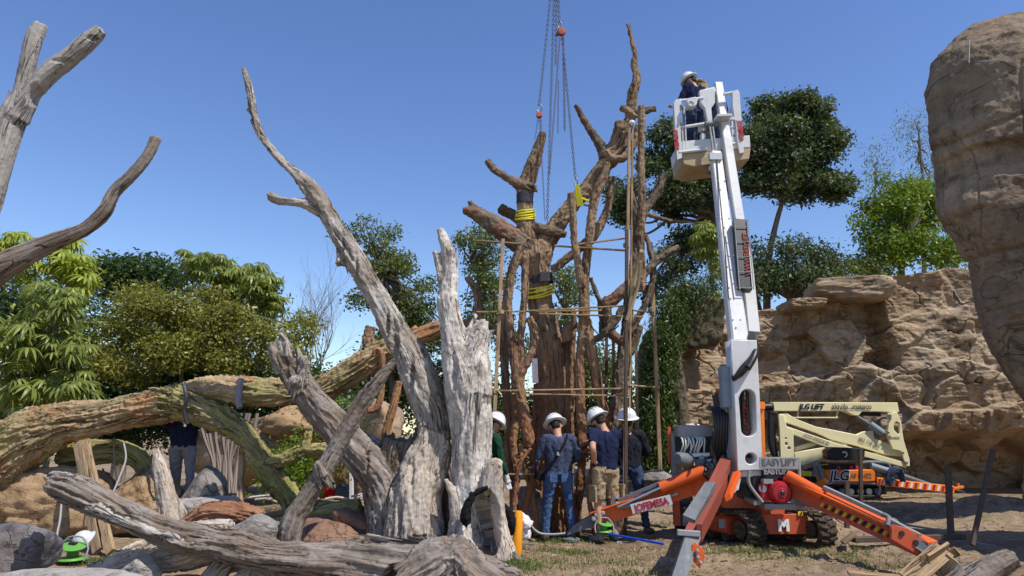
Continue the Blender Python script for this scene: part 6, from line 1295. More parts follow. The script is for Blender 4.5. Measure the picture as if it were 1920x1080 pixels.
bar('riser_link', (1352, 690, 9.95), (1376, 905, 9.85), .06, .10, 'bluegrey'); bar('riser_link', (1340, 740, 10.05), (1368, 860, 9.95), .05, .08, 'black')
bar('side_panel', (1359, 688, 9.8), (1362, 764, 9.8), .17, .14, 'bluegrey')
bar('lift_cylinder', (1426, 756, 10.0), (1430, 885, 10.0), .075, .075, 'orange_l'); m = MB(); m.box(P(1424, 760, 9.95), (.13, .1, .1)); m.build('cylinder_head', M['orange_l'], lf)
# --- booms
B0 = (1386, 650, 9.95); B1 = (1341, 288, 11.1)
bar('main_boom', B0, B1, .255, .22, 'white', up=(0, -1, 0), taper=.68)
bar('boom_end_box', (1390, 690, 9.9), (1384, 640, 9.95), .34, .26, 'white', up=(0, -1, 0))
m = MB(); m.box(P(1387, 668, 9.72), (.20, .10, .17)); m.build('boom_mouth', M['black'], lf); m = MB(); m.box(P(1386, 662, 9.66), (.09, .04, .06)); m.build('mouth_block', M['galv'], lf)
bar('upper_boom', (1411, 625, 10.25), (1396, 480, 10.6), .19, .16, 'white', up=(0, -1, 0)); bar('upper_boom', (1398, 500, 10.65), (1346, 158, 11.5), .17, .15, 'white', up=(0, -1, 0), taper=.86)
m = MB(); cc = [P(1373, 402, 10.7), P(1356, 285, 11.1)]
m = MB(); pa = P(1396, 545, 10.12); pb = P(1386, 415, 10.45); m.bar(pa, pb, .20, .14, up=(0, -1, 0)); m.build('hose_carrier', M['hose'], lf)
d = pb-pa; xx = Vector((1, 0, 0))
for k in range(5):
    p = pa+d*(k+.1)/4.6+Vector((0, -.10, 0)); m = MB(); m.bar(p-xx*.105, p+xx*.105, .012, .012); m.build('carrier_rung', M['galv'], lf)
for s_ in (-1, 1): m = MB(); m.bar(pa+xx*.105*s_+Vector((0, -.10, 0)), pb+xx*.105*s_+Vector((0, -.10, 0)), .018, .018); m.build('carrier_rail', M['galv'], lf)
text('WWW.EASYLIFT', 'carrier_lettering', .11, M['redtext'], lf, (pa+pb)/2+Vector((.05, -.088, 0)), d, (-1, 0, 0), bold=.002, sx=.95)
for k in range(4): tub('hose', [(1402+3*k, 625, 10.0), (1408+2*k, 645, 9.75), (1413-k, 668, 9.6), (1400-3*k, 690, 9.55), (1385-3*k, 705+2*k, 9.6), (1383-k, 690, 9.7)], .033, 'hose')
tub('hose_sleeve', [(1407, 628, 10.0), (1416, 660, 9.62), (1402, 690, 9.5)], .05, 'hose')
tub('boom_cable', [(1366, 560, 10.05), (1358, 450, 10.35), (1348, 350, 10.75), (1344, 296, 10.95)], .010, 'hose', curve=False); tub('boom_cable', [(1398, 600, 10.1), (1380, 500, 10.5), (1372, 420, 10.62)], .012, 'hose', curve=False)
for (x, y, yy) in ((1381, 600, 9.88), (1374, 540, 10.02), (1368, 480, 10.2), (1360, 410, 10.45), (1352, 340, 10.7)):
    for dx in (-7, 7): m = MB(); m.lathe([(.012, -.008), (.012, .010), (.007, .016)], P(x+dx, y, yy), 8, (0, -1, 0)); m.build('bolt_head', M['galv'], lf)
# --- linkage and jib at the top
bar('jib_bracket', (1312, 176, 11.35), (1340, 169, 11.35), .10, .10, 'white', up=(0, 0, 1))
plate('jib_plate', [(1310, 174), (1338, 167), (1339, 195), (1332, 205), (1335, 240), (1327, 240), (1320, 205), (1312, 195)], 11.3, .12, M['white'], lf)
for k, x in enumerate((0, 5.5)): bar('jib_rod', (1331+x, 238, 11.1), (1337+x, 285, 11.05), .028, .028, 'galv')
m = MB(); m.tube([P(1322, 233, 11.15), P(1345, 233, 11.15)], .055, 10); m.build('jib_pivot', M['galv_d'], lf); m = MB(); m.box(P(1341, 294, 10.95), (.22, .08, .12)); m.build('boom_nose_plate', M['greyw'], lf)
bar('leveling_arm', (1322, 215, 11.4), (1331, 325, 11.3), .07, .09, 'galv_d'); bar('boom_clamp', (1352, 222, 11.2), (1377, 223, 11.2), .05, .06, 'greyw'); bar('boom_clamp', (1341, 222, 11.15), (1368, 221, 11.15), .26, .045, 'greyw')
# --- basket
bk = lf
YB0, YB1 = 11.25, 12.0
def bx(name, px0, px1, py, h, Y0, dep, mat, parent=None):
    a = P(px0, py, Y0); b = P(px1, py, Y0); m = MB(); m.box(((a.x+b.x)/2, Y0+dep/2, a.z), (abs(b.x-a.x), dep, h)); return m.build(name, M[mat], parent or lf)
def sheared_box(name, quad, Y0, dep, mat): return plate(name, quad, Y0+dep/2, dep, M[mat], lf, bevel=.012)
sheared_box('basket_floor_box', [(1269, 302), (1394, 293), (1392, 313), (1290, 327), (1272, 322)], YB0, .75, 'tan_panel' if 'tan_panel' in M else 'tanp')
sheared_box('basket_sill', [(1266, 281), (1392, 270), (1394, 292), (1269, 303)], YB0-.01, .77, 'white')
plate('corner_column', [(1262, 195), (1266, 189), (1276, 187), (1277, 196), (1273, 200), (1278, 298), (1268, 302)], YB0, .10, M['white'], lf)
plate('corner_column', [(1372, 173), (1382, 171), (1385, 176), (1392, 270), (1394, 288), (1385, 290), (1381, 270), (1378, 240), (1372, 200)], YB0, .10, M['white'], lf)
for (x0, y0, x1, y1, ya) in [(1268, 190, 1318, 184, YB0), (1272, 240, 1322, 232, YB0), (1273, 286, 1325, 280, YB0-.03), (1357, 177, 1378, 173, YB0), (1360, 240, 1382, 238, YB0), (1362, 272, 1385, 268, YB0), (1355, 220, 1380, 215, YB0),
      (1272, 205, 1360, 195, YB1), (1280, 250, 1382, 240, YB1), (1280, 285, 1382, 275, YB1)]:
    tub('basket_rail', [(x0, y0, ya), (x1, y1, ya)], .022 if ya > YB0 else .03, 'greyw', curve=False)
for (x, y, x2, y2) in [(1273, 192, 1280, 205), (1276, 242, 1284, 252), (1377, 173, 1374, 188), (1383, 238, 1380, 248)]: tub('basket_rail', [(x, y, YB0), (x2, y2, YB1)], .025, 'greyw', curve=False)
for x, ya in ((1284, YB1), (1374, YB1)): tub('basket_post', [(x-3, 205, ya), (x, 300, ya)], .028, 'greyw', curve=False)
for x in (1283, 1289): tub('basket_post', [(x-4, 240, YB0), (x-2, 285, YB0)], .014, 'greyw', curve=False)
plate('control_box', [(1286, 188), (1302, 185), (1306, 188), (1305, 198), (1302, 203), (1287, 204)], YB0-.1, .16, M['white'], lf, bevel=.014)
m = MB(); a = P(1296, 194, YB0-.19); m.tube([a+Vector((.05*math.cos(t_), 0, .05*math.sin(t_))) for t_ in np.linspace(-1.2, 4.2, 12)], .008, 5); m.build('box_handle', M['greyw'], lf)
m = MB(); m.box(P(1316, 240, YB0+.1), (.12, .12, .14)); m.box(P(1318, 262, YB0+.1), (.08, .1, .2)); m.build('gate_lock', M['white'], lf)
text('JOFEMESA', 'basket_lettering', .115, M['text_r'], lf, P(1267.5, 262, YB0-.06), (.05, 0, -1), (1, 0, 0), bold=.003, sx=.75)
text('JOFEMESA', 'basket_lettering', .115, M['text_r'], lf, P(1388.5, 245, YB0-.06), (.05, 0, -1), (1, 0, 0), bold=.003, sx=.75)
# --- machinery left of the column
m = MB(); m.box(P(1300, 808, 10.3), (.52, .3, .16)); m.build('valve_box', M['galv'], lf)
m = MB(); m.box(P(1302, 838, 10.45), (.62, .3, .34)); m.build('valve_block', M['black'], lf)
rg_ = random.Random(3)
for k in range(11):
    x = 1276+k*5; tub('valve_hose', [(x, 820, 10.17), (x+4+rg_.uniform(-3, 3), 822, 10.08), (x+5, 833, 10.05), (x+rg_.uniform(-3, 5), 846, 10.1), (x-4+k*1.5, 858, 10.2)], .012, 'white_hose' if k < 9 else 'hose', n=6)
for k in range(6): m = MB(); m.tube([P(1280+k*9, 822, 10.1), P(1280+k*9, 830, 10.1)], .02, 8); m.build('hose_fitting', M['galv'], lf)
bar('frame_upright', (1263, 812, 10.4), (1266, 915, 10.4), .09, .08, 'galv'); bar('frame_upright', (1254, 800, 10.5), (1256, 870, 10.5), .05, .05, 'orange_d'); bar('tray', (1296, 853, 10.1), (1328, 852, 10.1), .14, .05, 'greyw'); bar('frame_rail', (1262, 800, 10.35), (1372, 800, 10.35), .05, .04, 'galv_d')
m = MB(); c = P(1282, 862, 10.0); m.lathe([(.03, -.2), (.09, -.19), (.10, -.1), (.10, .12), (.07, .16)], c, 18, (-.7, -.6, .1)); m.build('electric_motor', M['galv_d'], lf, True)
m = MB(); m.box(P(1310, 868, 10.05), (.12, .12, .1)); m.tube([P(1300, 866, 10.05), P(1345, 872, 10.0)], .04, 10); m.box(P(1330, 880, 9.95), (.1, .1, .16)); m.build('pump', M['galv_d'], lf)
for k in range(12):
    x0 = 1300+rg_.uniform(0, 60); y0 = 855+rg_.uniform(-8, 25); x1 = x0+rg_.uniform(-22, 26); y1 = y0+rg_.uniform(0, 34); tub('hose', [(x0, y0, 10.0), ((x0+x1)/2+rg_.uniform(-8, 8), (y0+y1)/2+8, 9.85), (x1, y1, 10.0)], .018, rg_.choice(['hose', 'hose', 'galv_d', 'cable2']), n=6)
m = MB()
for k in range(9): m.sphere(P(1338+rg_.uniform(-24, 24), 872+rg_.uniform(-14, 14), 10.0+rg_.uniform(-.1, .1)), .028+.02*rg_.random(), 8)
for k in range(1): pass
o = m.build('hydraulic_fittings', M['galv'], lf); o['kind'] = 'stuff'
for k in range(5): tub('hose', [(1330+7*k, 762+3*k, 10.1), (1338+6*k, 772, 9.9), (1342+5*k, 800, 9.85), (1338+6*k, 835, 9.9), (1350+3*k, 862, 10.0)], .028, 'hose')
m = MB(); m.box(P(1356, 840, 10.0), (.14, .1, .42)); m.build('blue_bracket', M['bluegrey'], lf)
bar('leg_frame', (1265, 905, 10.6), (1270, 985, 10.6), .1, .1, 'orange_d')
m = MB(); c = P(1283, 965, 10.75); m.lathe([(.03, -.1), (.2, -.09), (.215, 0), (.2, .09), (.03, .1)], c, 20, (.8, -.55, 0)); m.build('transport_wheel', M['black'], lf, True)
# --- engine rack on the right
YE = 9.6
plate('rack_sign', [(1423, 857), (1497, 857), (1498, 880), (1424, 879)], YE-.12, .02, M['galv'], lf)
text('EASYLIFT', 'sign_lettering', .125, M['text_g'], lf, P(1461, 867, YE-.135), (1, 0, 0), (0, 0, 1), bold=.001, sx=.93)
m = MB(); m.box(P(1461, 888, YE+.05), (.50, .22, .10)); m.build('engine_shroud', M['black'], lf); text('EASYLIFT', 'shroud_lettering', .11, M['text_w'], lf, P(1457, 884, YE-.07), (1, 0, 0), (0, 0, 1), bold=.005, sx=.8)
for pts in ([(1405, 882), (1405, 908), (1430, 942)], [(1497, 858), (1498, 905), (1484, 942)]): tub('rack_frame', [(x, y, YE-.1) for x, y in pts], .022, 'galv')
m = MB(); m.box(P(1458, 948, YE+.05), (.43, .34, .07)); m.build('rack_tray', M['galv'], lf); bar('tray_arm', (1420, 943, YE), (1402, 935, YE+.3), .1, .06, 'galv')
m = MB(); c = P(1458, 922, YE-.02); m.lathe([(.02, -.17), (.05, -.175), (.055, -.165), (.115, -.16), (.145, -.12), (.15, .05), (.1, .08)], c, 28, (0, 1, 0)); en = m.build('recoil_cover', M['redp'], lf, True)
for ring, cnt, r in ((0, 16, .075), (1, 24, .108)):
    for k in range(cnt):
        a = 2*math.pi*k/cnt; m = MB(); p = c+Vector((r*math.cos(a), -.163+.006*ring, r*math.sin(a))); q = c+Vector(((r+.024)*math.cos(a), -.163+.012*ring, (r+.024)*math.sin(a))); m.tube([p, q], .004, 4); m.build('cooling_slot', M['black'], en)
m = MB(); m.lathe([(.02, -.01), (.035, 0), (.02, .01)], c+Vector((0, -.18, 0)), 14, (0, 1, 0)); m.build('starter_hub', M['black'], en)
m = MB(); m.box(P(1478, 905, YE+.02), (.22, .25, .17), 0, 0, .15); m.build('fuel_tank', M['redp'], lf); m = MB(); m.box(P(1432, 922, YE+.05), (.16, .2, .22)); m.build('engine_block', M['redp'], lf); m = MB(); m.box(P(1438, 902, YE-.05), (.14, .1, .06)); m.build('exhaust_guard', M['galv'], lf)
m = MB(); m.box(P(1485, 930, YE), (.1, .12, .08)); m.build('carburettor', M['galv_d'], lf); m = MB(); m.box(P(1425, 905, YE+.15), (.3, .2, .2)); m.build('gearbox', M['black'], lf)
# ================================================================ cream articulated lift behind
YJ = 16.6
jl = thing('tracked_boom_lift', 'cream and orange articulated tracked boom lift folded up before the rock wall', 'lift', (P(1600, 930, YJ).x, YJ, 0))
def pl(name, pts, y=YJ, th=.16, mat='cream', holes=(), parent=None): return plate(name, pts, y, th, M[mat], parent or jl, holes=holes, bevel=.012)
def jb(name, a, b, w, h, mat, parent=None): m = MB(); m.bar(P(*a), P(*b), w, h); return m.build(name, M[mat], parent or jl)
pl('upper_boom', [(1448, 754), (1678, 755), (1682, 773), (1664, 773), (1640, 772), (1612, 772), (1606, 780), (1598, 779), (1580, 771), (1448, 771)], th=.22)
text('JLG LIFT', 'boom_lettering', .17, M['text_k'], jl, P(1521, 763, YJ-.13), (1, 0, 0), (0, 0, 1), shear=.25, bold=.008, sx=.95)
text('alquila...mateco', 'boom_lettering', .18, M['text_k'], jl, P(1597, 762.5, YJ-.13), (1, 0, 0), (0, 0, 1), bold=.001, sx=.85)
m = MB(); m.tube([P(1428, 763, YJ), P(1449, 763, YJ)], .09, 14); m.build('boom_collar', M['black'], jl, True)
jb('hose_guard', (1484, 783, YJ-.05), (1570, 783, YJ-.05), .06, .03, 'cream'); jb('hose_guard', (1496, 771, YJ-.05), (1496, 783, YJ-.05), .03, .03, 'cream'); jb('hose_guard', (1571, 771, YJ-.05), (1568, 783, YJ-.05), .03, .03, 'cream')
jb('dark_cylinder', (1612, 776, YJ+.1), (1650, 777, YJ+.1), .09, .09, 'black')
pl('middle_arm', [(1458, 776), (1474, 775), (1492, 786), (1528, 800), (1560, 806), (1604, 815), (1616, 809), (1635, 807), (1637, 822), (1690, 842), (1688, 856), (1660, 853), (1604, 836), (1556, 824), (1530, 812), (1478, 794), (1462, 790)], YJ-.02, .12)
pl('lower_arm', [(1459, 794), (1470, 798), (1560, 829), (1700, 868), (1697, 877), (1640, 862), (1546, 838), (1462, 806)], YJ-.08, .12)
pl('end_link', [(1664, 774), (1681, 773), (1688, 790), (1693, 825), (1704, 860), (1705, 874), (1697, 874), (1688, 846), (1672, 842), (1662, 815), (1665, 790)], YJ-.14, .07, holes=[[(1674, 796), (1679, 790), (1685, 793), (1686, 812), (1683, 814), (1675, 806)]])
text('AUTOMATIC', 'link_lettering', .06, M['text_g'], jl, P(1678, 821, YJ-.185), (1, 0, 0), (0, 0, 1), sx=.7)
for x, y, r in ((1668, 780, .04), (1669, 785, .028), (1699, 868, .035), (1693, 849, .025), (1666, 811, .02), (1668, 818, .02)): m = MB(); m.lathe([(r, -.02), (r, .02)], P(x, y, YJ-.18), 12, (0, -1, 0)); m.build('pivot_cap', M['galv_d'], jl)
tub('boom_cylinder', [(1604, 780, YJ-.05), (1632, 797, YJ-.08)], .05, 'galv_d', jl, curve=False); tub('boom_cylinder', [(1630, 795, YJ-.08), (1654, 812, YJ-.1)], .09, 'bluegrey', jl, curve=False)
pl('rear_mast', [(1460, 778), (1468, 777), (1474, 800), (1486, 806), (1488, 860), (1462, 862)], YJ-.1, .10, holes=[circ(1473, 832, 3, 10), circ(1478, 840, 3, 10), circ(1472, 822, 2, 8)])
pl('link_arm', [(1488, 848), (1544, 838), (1546, 842), (1546, 858), (1498, 874), (1488, 866)], YJ-.05, .16); pl('link_arm', [(1488, 838), (1540, 824), (1556, 828), (1490, 846)], YJ+.05, .1)
jb('link_arm', (1596, 858, YJ), (1660, 850, YJ+.1), .1, .1, 'cream')
text('www.mateco.es', 'arm_lettering', .10, M['text_g'], jl, P(1532, 821.5, YJ-.16), (P(1560, 829, YJ)-P(1500, 808, YJ)), (0, 0, 1), sx=.95)
text('902 119 682', 'arm_lettering', .14, M['text_g'], jl, P(1630, 830, YJ-.10), (P(1660, 841, YJ)-P(1604, 822, YJ)), (0, 0, 1), sx=.72)
for k in range(3): tub('hose', [(1450-k*2, 775, YJ), (1448-2*k, 800, YJ), (1450-2*k, 835, YJ), (1454, 858, YJ)], .07, 'hose', jl)
pl('ground_control_box', [(1546, 845), (1556, 838), (1612, 840), (1616, 846), (1615, 856), (1600, 862), (1560, 863), (1548, 858)], YJ-.45, .3, 'black')
m = MB(); m.tube([P(1583+5*math.cos(a), 852-5*math.sin(a), YJ-.62) for a in np.linspace(-1.4, 1.4, 8)], .012, 5); m.build('box_marking', M['text_w'], jl); m = MB(); m.box(P(1582, 848, YJ-.61), (.07, .02, .04)); m.build('box_marking', M['ytape'], jl)
for x, y in ((1548, 846), (1549, 856)): m = MB(); m.sphere(P(x, y, YJ-.6), .035, 8); m.build('stop_button', M['redp'], jl)
m = MB(); m.box(P(1590, 873, YJ), (1.3, .7, .14)); m.build('deck', M['black'], jl)
for x in (1571, 1595, 1606): m = MB(); m.sphere(P(x, 878, YJ-.38), .06, 8); m.build('filler_cap', M['redp'], jl)
jb('yellow_rail', (1540, 871, YJ-.3), (1600, 870, YJ-.3), .025, .025, 'ytape'); tub('rail_loop', [(1540, 885, YJ-.3), (1536, 868, YJ-.3), (1532, 868, YJ-.3), (1528, 880, YJ-.3)], .02, 'galv', jl)
pl('body_cover', [(1546, 883), (1550, 881), (1630, 880), (1634, 884), (1635, 901), (1552, 904), (1546, 900)], YJ-.4, .3, 'orange_l')
text('JLG', 'body_logo', .30, M['text_w'], jl, P(1573, 892.5, YJ-.556), (1, 0, 0), (0, 0, 1), shear=.25, bold=.022, thick=.002)
text('JLG', 'body_logo', .30, M['text_k'], jl, P(1573, 892.5, YJ-.562), (1, 0, 0), (0, 0, 1), shear=.25, bold=.006, thick=.003)
text('AF 06432', 'plate_number', .15, M['text_g'], jl, P(1615, 892, YJ-.56), (1, 0, 0), (0, 0, 1), sx=.8)
m = MB(); m.box(P(1600, 917, YJ), (1.35, .5, .2)); m.build('undercarriage', M['black'], jl)
def oval(cx, cy, w, h, n=28):
    r = h/2; pts = [(cx+w/2-r+r*math.cos(a), cy-r*math.sin(a)) for a in np.linspace(-math.pi/2, math.pi/2, n//2)]; return pts+[(cx-w/2+r+r*math.cos(a), cy-r*math.sin(a)) for a in np.linspace(math.pi/2, 1.5*math.pi, n//2)]
plate('track', oval(1598, 919, 104, 26), YJ-.35, .26, M['black'], jl, holes=[oval(1598, 919, 92, 17)])
for x in (1556, 1575, 1592, 1610, 1626, 1642): m = MB(); m.lathe([(.07, -.1), (.07, .1)], P(x, 921, YJ-.38), 12, (0, 1, 0)); m.build('track_roller', M['galv_d'], jl)
tub('track_guard', [(1535, 911, YJ-.5), (1560, 906, YJ-.5), (1600, 906, YJ-.5), (1640, 907, YJ-.5), (1650, 915, YJ-.5), (1647, 928, YJ-.5)], .025, 'galv', jl)
rg_ = random.Random(8)
for k in range(10): x = 1505+rg_.uniform(0, 36); y = 868+rg_.uniform(0, 34); m = MB(); m.box(P(x, y, YJ-.2), (rg_.uniform(.06, .18), .2, rg_.uniform(.06, .16))); m.build('engine_part', M[rg_.choice(['black', 'galv_d', 'black', 'galv'])], jl)
m = MB(); m.box(P(1512, 888, YJ-.5), (.22, .1, .1)); m.build('yellow_label', M['ytape'], jl); jb('leg_stowed', (1534, 874, YJ-.6), (1546, 915, YJ-.7), .1, .1, 'galv_d')
def striped(a, b, n, h, parent):
    a = P(*a); b = P(*b); d = (b-a); m = MB(); m.bar(a, b, .12, h); o = m.build('outrigger_leg', M['orange_l'], parent)
    for k in range(n):
        p = a+d*(k+.5)/n; m = MB(); s_ = d.length/n*.5; V = [p+Vector((-s_*.9, -.068, -h*.36)), p+Vector((s_*.1, -.068, -h*.36)), p+Vector((s_*.9, -.068, h*.36)), p+Vector((-s_*.1, -.068, h*.36))]
        V += [v+Vector((0, .006, 0)) for v in V]; m.add([v+Vector((0, 0, d.z/d.x*(v.x-p.x))) for v in V], [[0, 1, 2, 3], [4, 7, 6, 5], [0, 4, 5, 1], [1, 5, 6, 2], [2, 6, 7, 3], [3, 7, 4, 0]]); m.build('warning_stripe', M['text_w'] if k % 2 else M['text_r'], o)
    return o
striped((1642, 902, YJ-.5), (1786, 918, YJ-.3), 17, .17, jl); striped((1540, 900, YJ-.75), (1546, 910, YJ-.8), 3, .2, jl)
jb('outrigger_tip', (1784, 917, YJ-.3), (1806, 913, YJ-.3), .06, .06, 'orange_l'); jb('outrigger_tip', (1796, 906, YJ-.3), (1797, 922, YJ-.3), .05, .05, 'orange_l'); m = MB(); c = P(1797, 922, YJ-.3); m.lathe([(.12, -.02), (.12, .02), (.04, .05)], c, 14); m.build('foot_pad', M['black'], jl)
tub('outrigger_cylinder', [(1632, 873, YJ-.4), (1668, 884, YJ-.4)], .075, 'bluegrey', jl, curve=False); tub('outrigger_cylinder', [(1666, 883, YJ-.4), (1744, 910, YJ-.35)], .055, 'galv_d', jl, curve=False)
tub('rail_loop', [(1615, 872, YJ-.3), (1622, 867, YJ-.3), (1660, 868, YJ-.3), (1667, 874, YJ-.3), (1666, 890, YJ-.3)], .045, 'galv_d', jl)
organic('draped_jacket', [('j', limb(YJ-.62, (1664, 905, 5), (1670, 888, 7), (1678, 881, 8), (1686, 884, 7), (1694, 905, 5))), ('j', limb(YJ-.62, (1670, 896, 6), (1668, 910, 5)))], voxel=.02, mat=M['navy2'], amp=.03, jag=.3, split=False)
tag(bpy.data.objects['draped_jacket'], 'dark blue jacket draped over the striped outrigger of the cream lift', 'jacket')
# ================================================================ posts, beams and loose things
def simple_bar(name, label, a, b, w, h, mat, cat, group=None, up=(0, 0, 1)):
    m = MB(); A, B = P(*a), P(*b); m.bar(A, B, w, h, up=up); o = m.build(name, M[mat]); c = A if A.z < B.z else B; c = Vector((c.x, c.y, min(A.z, B.z))); o.data.transform(Matrix.Translation(-c)); o.location = c; return tag(o, label, cat, group)
simple_bar('steel_post', 'dark steel post standing upright right of the cream lift', (1777, 876, 10.6), (1783, 1002, 10.3), .085, .05, 'rust', 'post', up=(0, 1, 0))
simple_bar('steel_post', 'thin rusty pole leaning to the right near the right edge', (1862, 843, 9.9), (1823, 1022, 9.45), .055, .055, 'rust', 'pole', up=(0, 1, 0))
simple_bar('steel_post', 'tall dark post standing in front of the orange body of the cream lift', (1613, 842, 12.3), (1615, 966, 12.3), .06, .05, 'rust', 'post', up=(0, 1, 0))
simple_bar('steel_post', 'short dark post behind the right stabiliser leg', (1588, 904, 11.0), (1588, 990, 11.0), .07, .05, 'rust', 'post', up=(0, 1, 0))
simple_bar('steel_beam', 'long dark steel beam lying on the ground behind the right leg', (1600, 1012, 9.7), (1806, 1006, 10.0), .1, .07, 'rust', 'beam')
simple_bar('steel_bar', 'thin bright bar lying on the ground left of the upright post', (1680, 981, 11.4), (1778, 997, 10.6), .03, .03, 'galv', 'bar')
simple_bar('steel_bar', 'thin dull bar on the ground at the foot of the leaning pole', (1828, 1018, 9.5), (1868, 1024, 9.3), .035, .03, 'galv_d', 'bar')
simple_bar('timber_offcut', 'dark timber offcut leaning on the steel beam', (1580, 1018, 9.6), (1602, 1000, 9.6), .1, .05, 'plank_d', 'timber')
simple_bar('blue_hose', 'bright blue hose lying from the green reel towards the lift', (1140, 1001, 9.9), (1244, 1020, 9.4), .028, .028, 'blue', 'hose')
# broken crate
cr = thing('broken_crate', 'broken raw timber crate in the bottom right corner', 'crate', (P(1745, 1060, 7.2).x, 7.2, 0))
Yk = 7.1
for i, (a, b, w, h, mt_) in enumerate([((1702, 1088), (1770, 1030), .20, .03, 'plank'), ((1738, 1052), (1776, 1028), .03, .18, 'plank'), ((1776, 1032), (1788, 1046), .03, .16, 'plank'), ((1786, 1046), (1762, 1082), .12, .03, 'plank'), ((1736, 1050), (1766, 1078), .05, .03, 'plank'), ((1734, 1048), (1728, 1062), .09, .1, 'plank'), ((1700, 1088), (1742, 1070), .03, .1, 'plank_d')]):
    m = MB(); m.bar(P(*a, Yk+.05*(i % 3)), P(*b, Yk+.1), w, h, up=(.2, -.5, .8)); m.build('board', M[mt_], cr)
simple_bar('timber_board', 'pale board lying flat along the bottom edge left of the broken crate', (1590, 1074, 7.6), (1712, 1084, 7.4), .16, .03, 'plank', 'board')
# green reels
def reel(label, px, py, Y, s=1.0):
    b = P(px, py, Y); t = thing('cable_reel', label, 'cable reel', b)
    m = MB(); m.lathe([(.17*s, 0), (.19*s, .01), (.17*s, .03), (.05*s, .04)], b, 22); m.build('base_disc', M['lime'], t, True)
    m = MB(); m.lathe([(.08*s, .03), (.075*s, .19*s)], b, 16); m.build('drum', M['lime'], t, True)
    m = MB(); m.lathe([(.05*s, .18*s), (.16*s, .19*s), (.165*s, .205*s), (.05*s, .215*s)], b, 22, (.15, -.25, 1)); m.build('top_disc', M['lime'], t, True)
    for sx_ in (-1, 1):
        m = MB(); m.curve([b+Vector((sx_*.2*s, -.05, 0)), b+Vector((sx_*.21*s, 0, .15*s)), b+Vector((sx_*.1*s, .02, .3*s)), b+Vector((0, .02, .31*s))], .011, 6); m.build('carry_frame', M['galv'], t, True)
    m = MB(); m.box(b+Vector((0, -.02, .225*s)), (.1*s, .08*s, .035)); m.build('socket_block', M['black'], t)
reel('small lime green cable reel on the grass under the long log at left', 135, 1050, 8.7, .85)
reel('lime green cable reel behind the foot of the left stabiliser leg', 1133, 998, 10.15, .62)
m = MB(); m.curve([P(*q) for q in [(108, 1045, 8.7), (106, 1010, 8.7), (113, 970, 8.9), (115, 930, 9.3), (112, 900, 10)]], .013, 6); o = m.build('grey_cable', M['cable'], None, True); tag(o, 'thin grey cable rising from the small green reel at left', 'cable')
m = MB(); m.curve([P(*q) for q in [(232, 830, 9.9), (236, 860, 9.8), (224, 895, 9.6), (210, 928, 9.4)]], .012, 6); o = m.build('grey_cable', M['cable'], None, True); tag(o, 'grey cable looping down from the arched log above the log end', 'cable')
m = MB(); m.curve([P(*q) for q in [(213, 835, 10), (215, 870, 9.8), (219, 900, 9.7)]], .01, 6); o = m.build('black_cable', M['hose'], None, True); tag(o, 'black cable hanging straight down under the arched log', 'cable')
m = MB(); m.lathe([(.14, 0), (.15, .01), (.12, .03)]+[(.12*math.cos(a), .03+.12*math.sin(a)) for a in np.linspace(.1, 1.5, 7)], P(160, 1016, 8.9), 22, (-.5, -.55, .65)); o = m.build('spare_helmet', M['greyw'], None, True); tag(o, 'grey-white hard hat lying on its side beside the small green reel', 'helmet')
# orange cylinder, sack, jacket, tools near the white stump
Yo = 8.9
m = MB(); b = P(969, 1040, Yo); b.z = gz(b.x, b.y); m.lathe([(.055, 0), (.06, .02), (.06, .46), (.05, .50), (.045, .52)], b, 18, (.04, 0, 1)); o = m.build('orange_cylinder', M['ocyl'], None, True); tag(o, 'upright orange-yellow cylinder standing beside the hollow white stump', 'cylinder')
organic('white_sack', [('s', limb(9.7, (962, 990, 14), (975, 978, 16), (990, 990, 14))), ('s', limb(9.7, (968, 1000, 12), (995, 1000, 9)))], voxel=.016, mat=M['bag'], amp=.03, gf=7, stretch=.8, jag=.2, split=False); tag(bpy.data.objects['white_sack'], 'crumpled white plastic sack behind the orange cylinder', 'sack')
organic('hanging_jacket', [('s', limb(8.55, (890, 925, 6), (876, 945, 9), (872, 970, 11), (880, 985, 7))), ('s', limb(8.55, (885, 928, 6), (905, 918, 5), (915, 914, 4)))], voxel=.012, mat=M['black_c'], amp=.012, gf=8, stretch=.6, jag=.3, split=False); tag(bpy.data.objects['hanging_jacket'], 'black jacket hanging over the broken rim of the white stump', 'jacket')
organic('hanging_coat', [('s', limb(8.9, (944, 945, 6), (952, 965, 12), (958, 985, 13), (952, 1002, 8))), ('s', limb(8.9, (950, 960, 10), (966, 985, 8)))], voxel=.013, mat=M['black_c'], amp=.02, gf=8, stretch=.6, jag=.3, split=False); tag(bpy.data.objects['hanging_coat'], 'second black coat hung on the right side of the white stump', 'coat')
for lab, pts, r in (('black hose curving over the ground from the white sack to the jeans man', [(955, 962, 9.9), (975, 960, 9.9), (995, 985, 9.9), (1010, 999, 9.9), (1035, 1002, 9.9), (1060, 1000, 9.9)], .017), ('grey thin hose beside the crumpled sack', [(958, 968, 9.8), (972, 970, 9.8), (984, 985, 9.75), (980, 998, 9.7)], .01)):
    m = MB(); m.curve([P(*q) for q in pts], r, 6); o = m.build('ground_hose', M['cable'] if r > .012 else M['galv_d'], None, True); tag(o, lab, 'hose')
m = MB(); m.bar(P(955, 1018, 9.2), P(1003, 1020, 9.2), .08, .015); o = m.build('flat_tool', M['galv_d']); tag(o, 'flat grey metal strip on the ground right of the orange cylinder', 'tool')
organic('orange_fungus', [('f', limb(8.3, (896, 1048, 5), (905, 1046, 7), (910, 1049, 4)))], voxel=.01, mat=M['ocyl'], amp=.006, split=False, jag=0); tag(bpy.data.objects['orange_fungus'], 'small orange scrap at the mouth of the hollow stump', 'scrap')
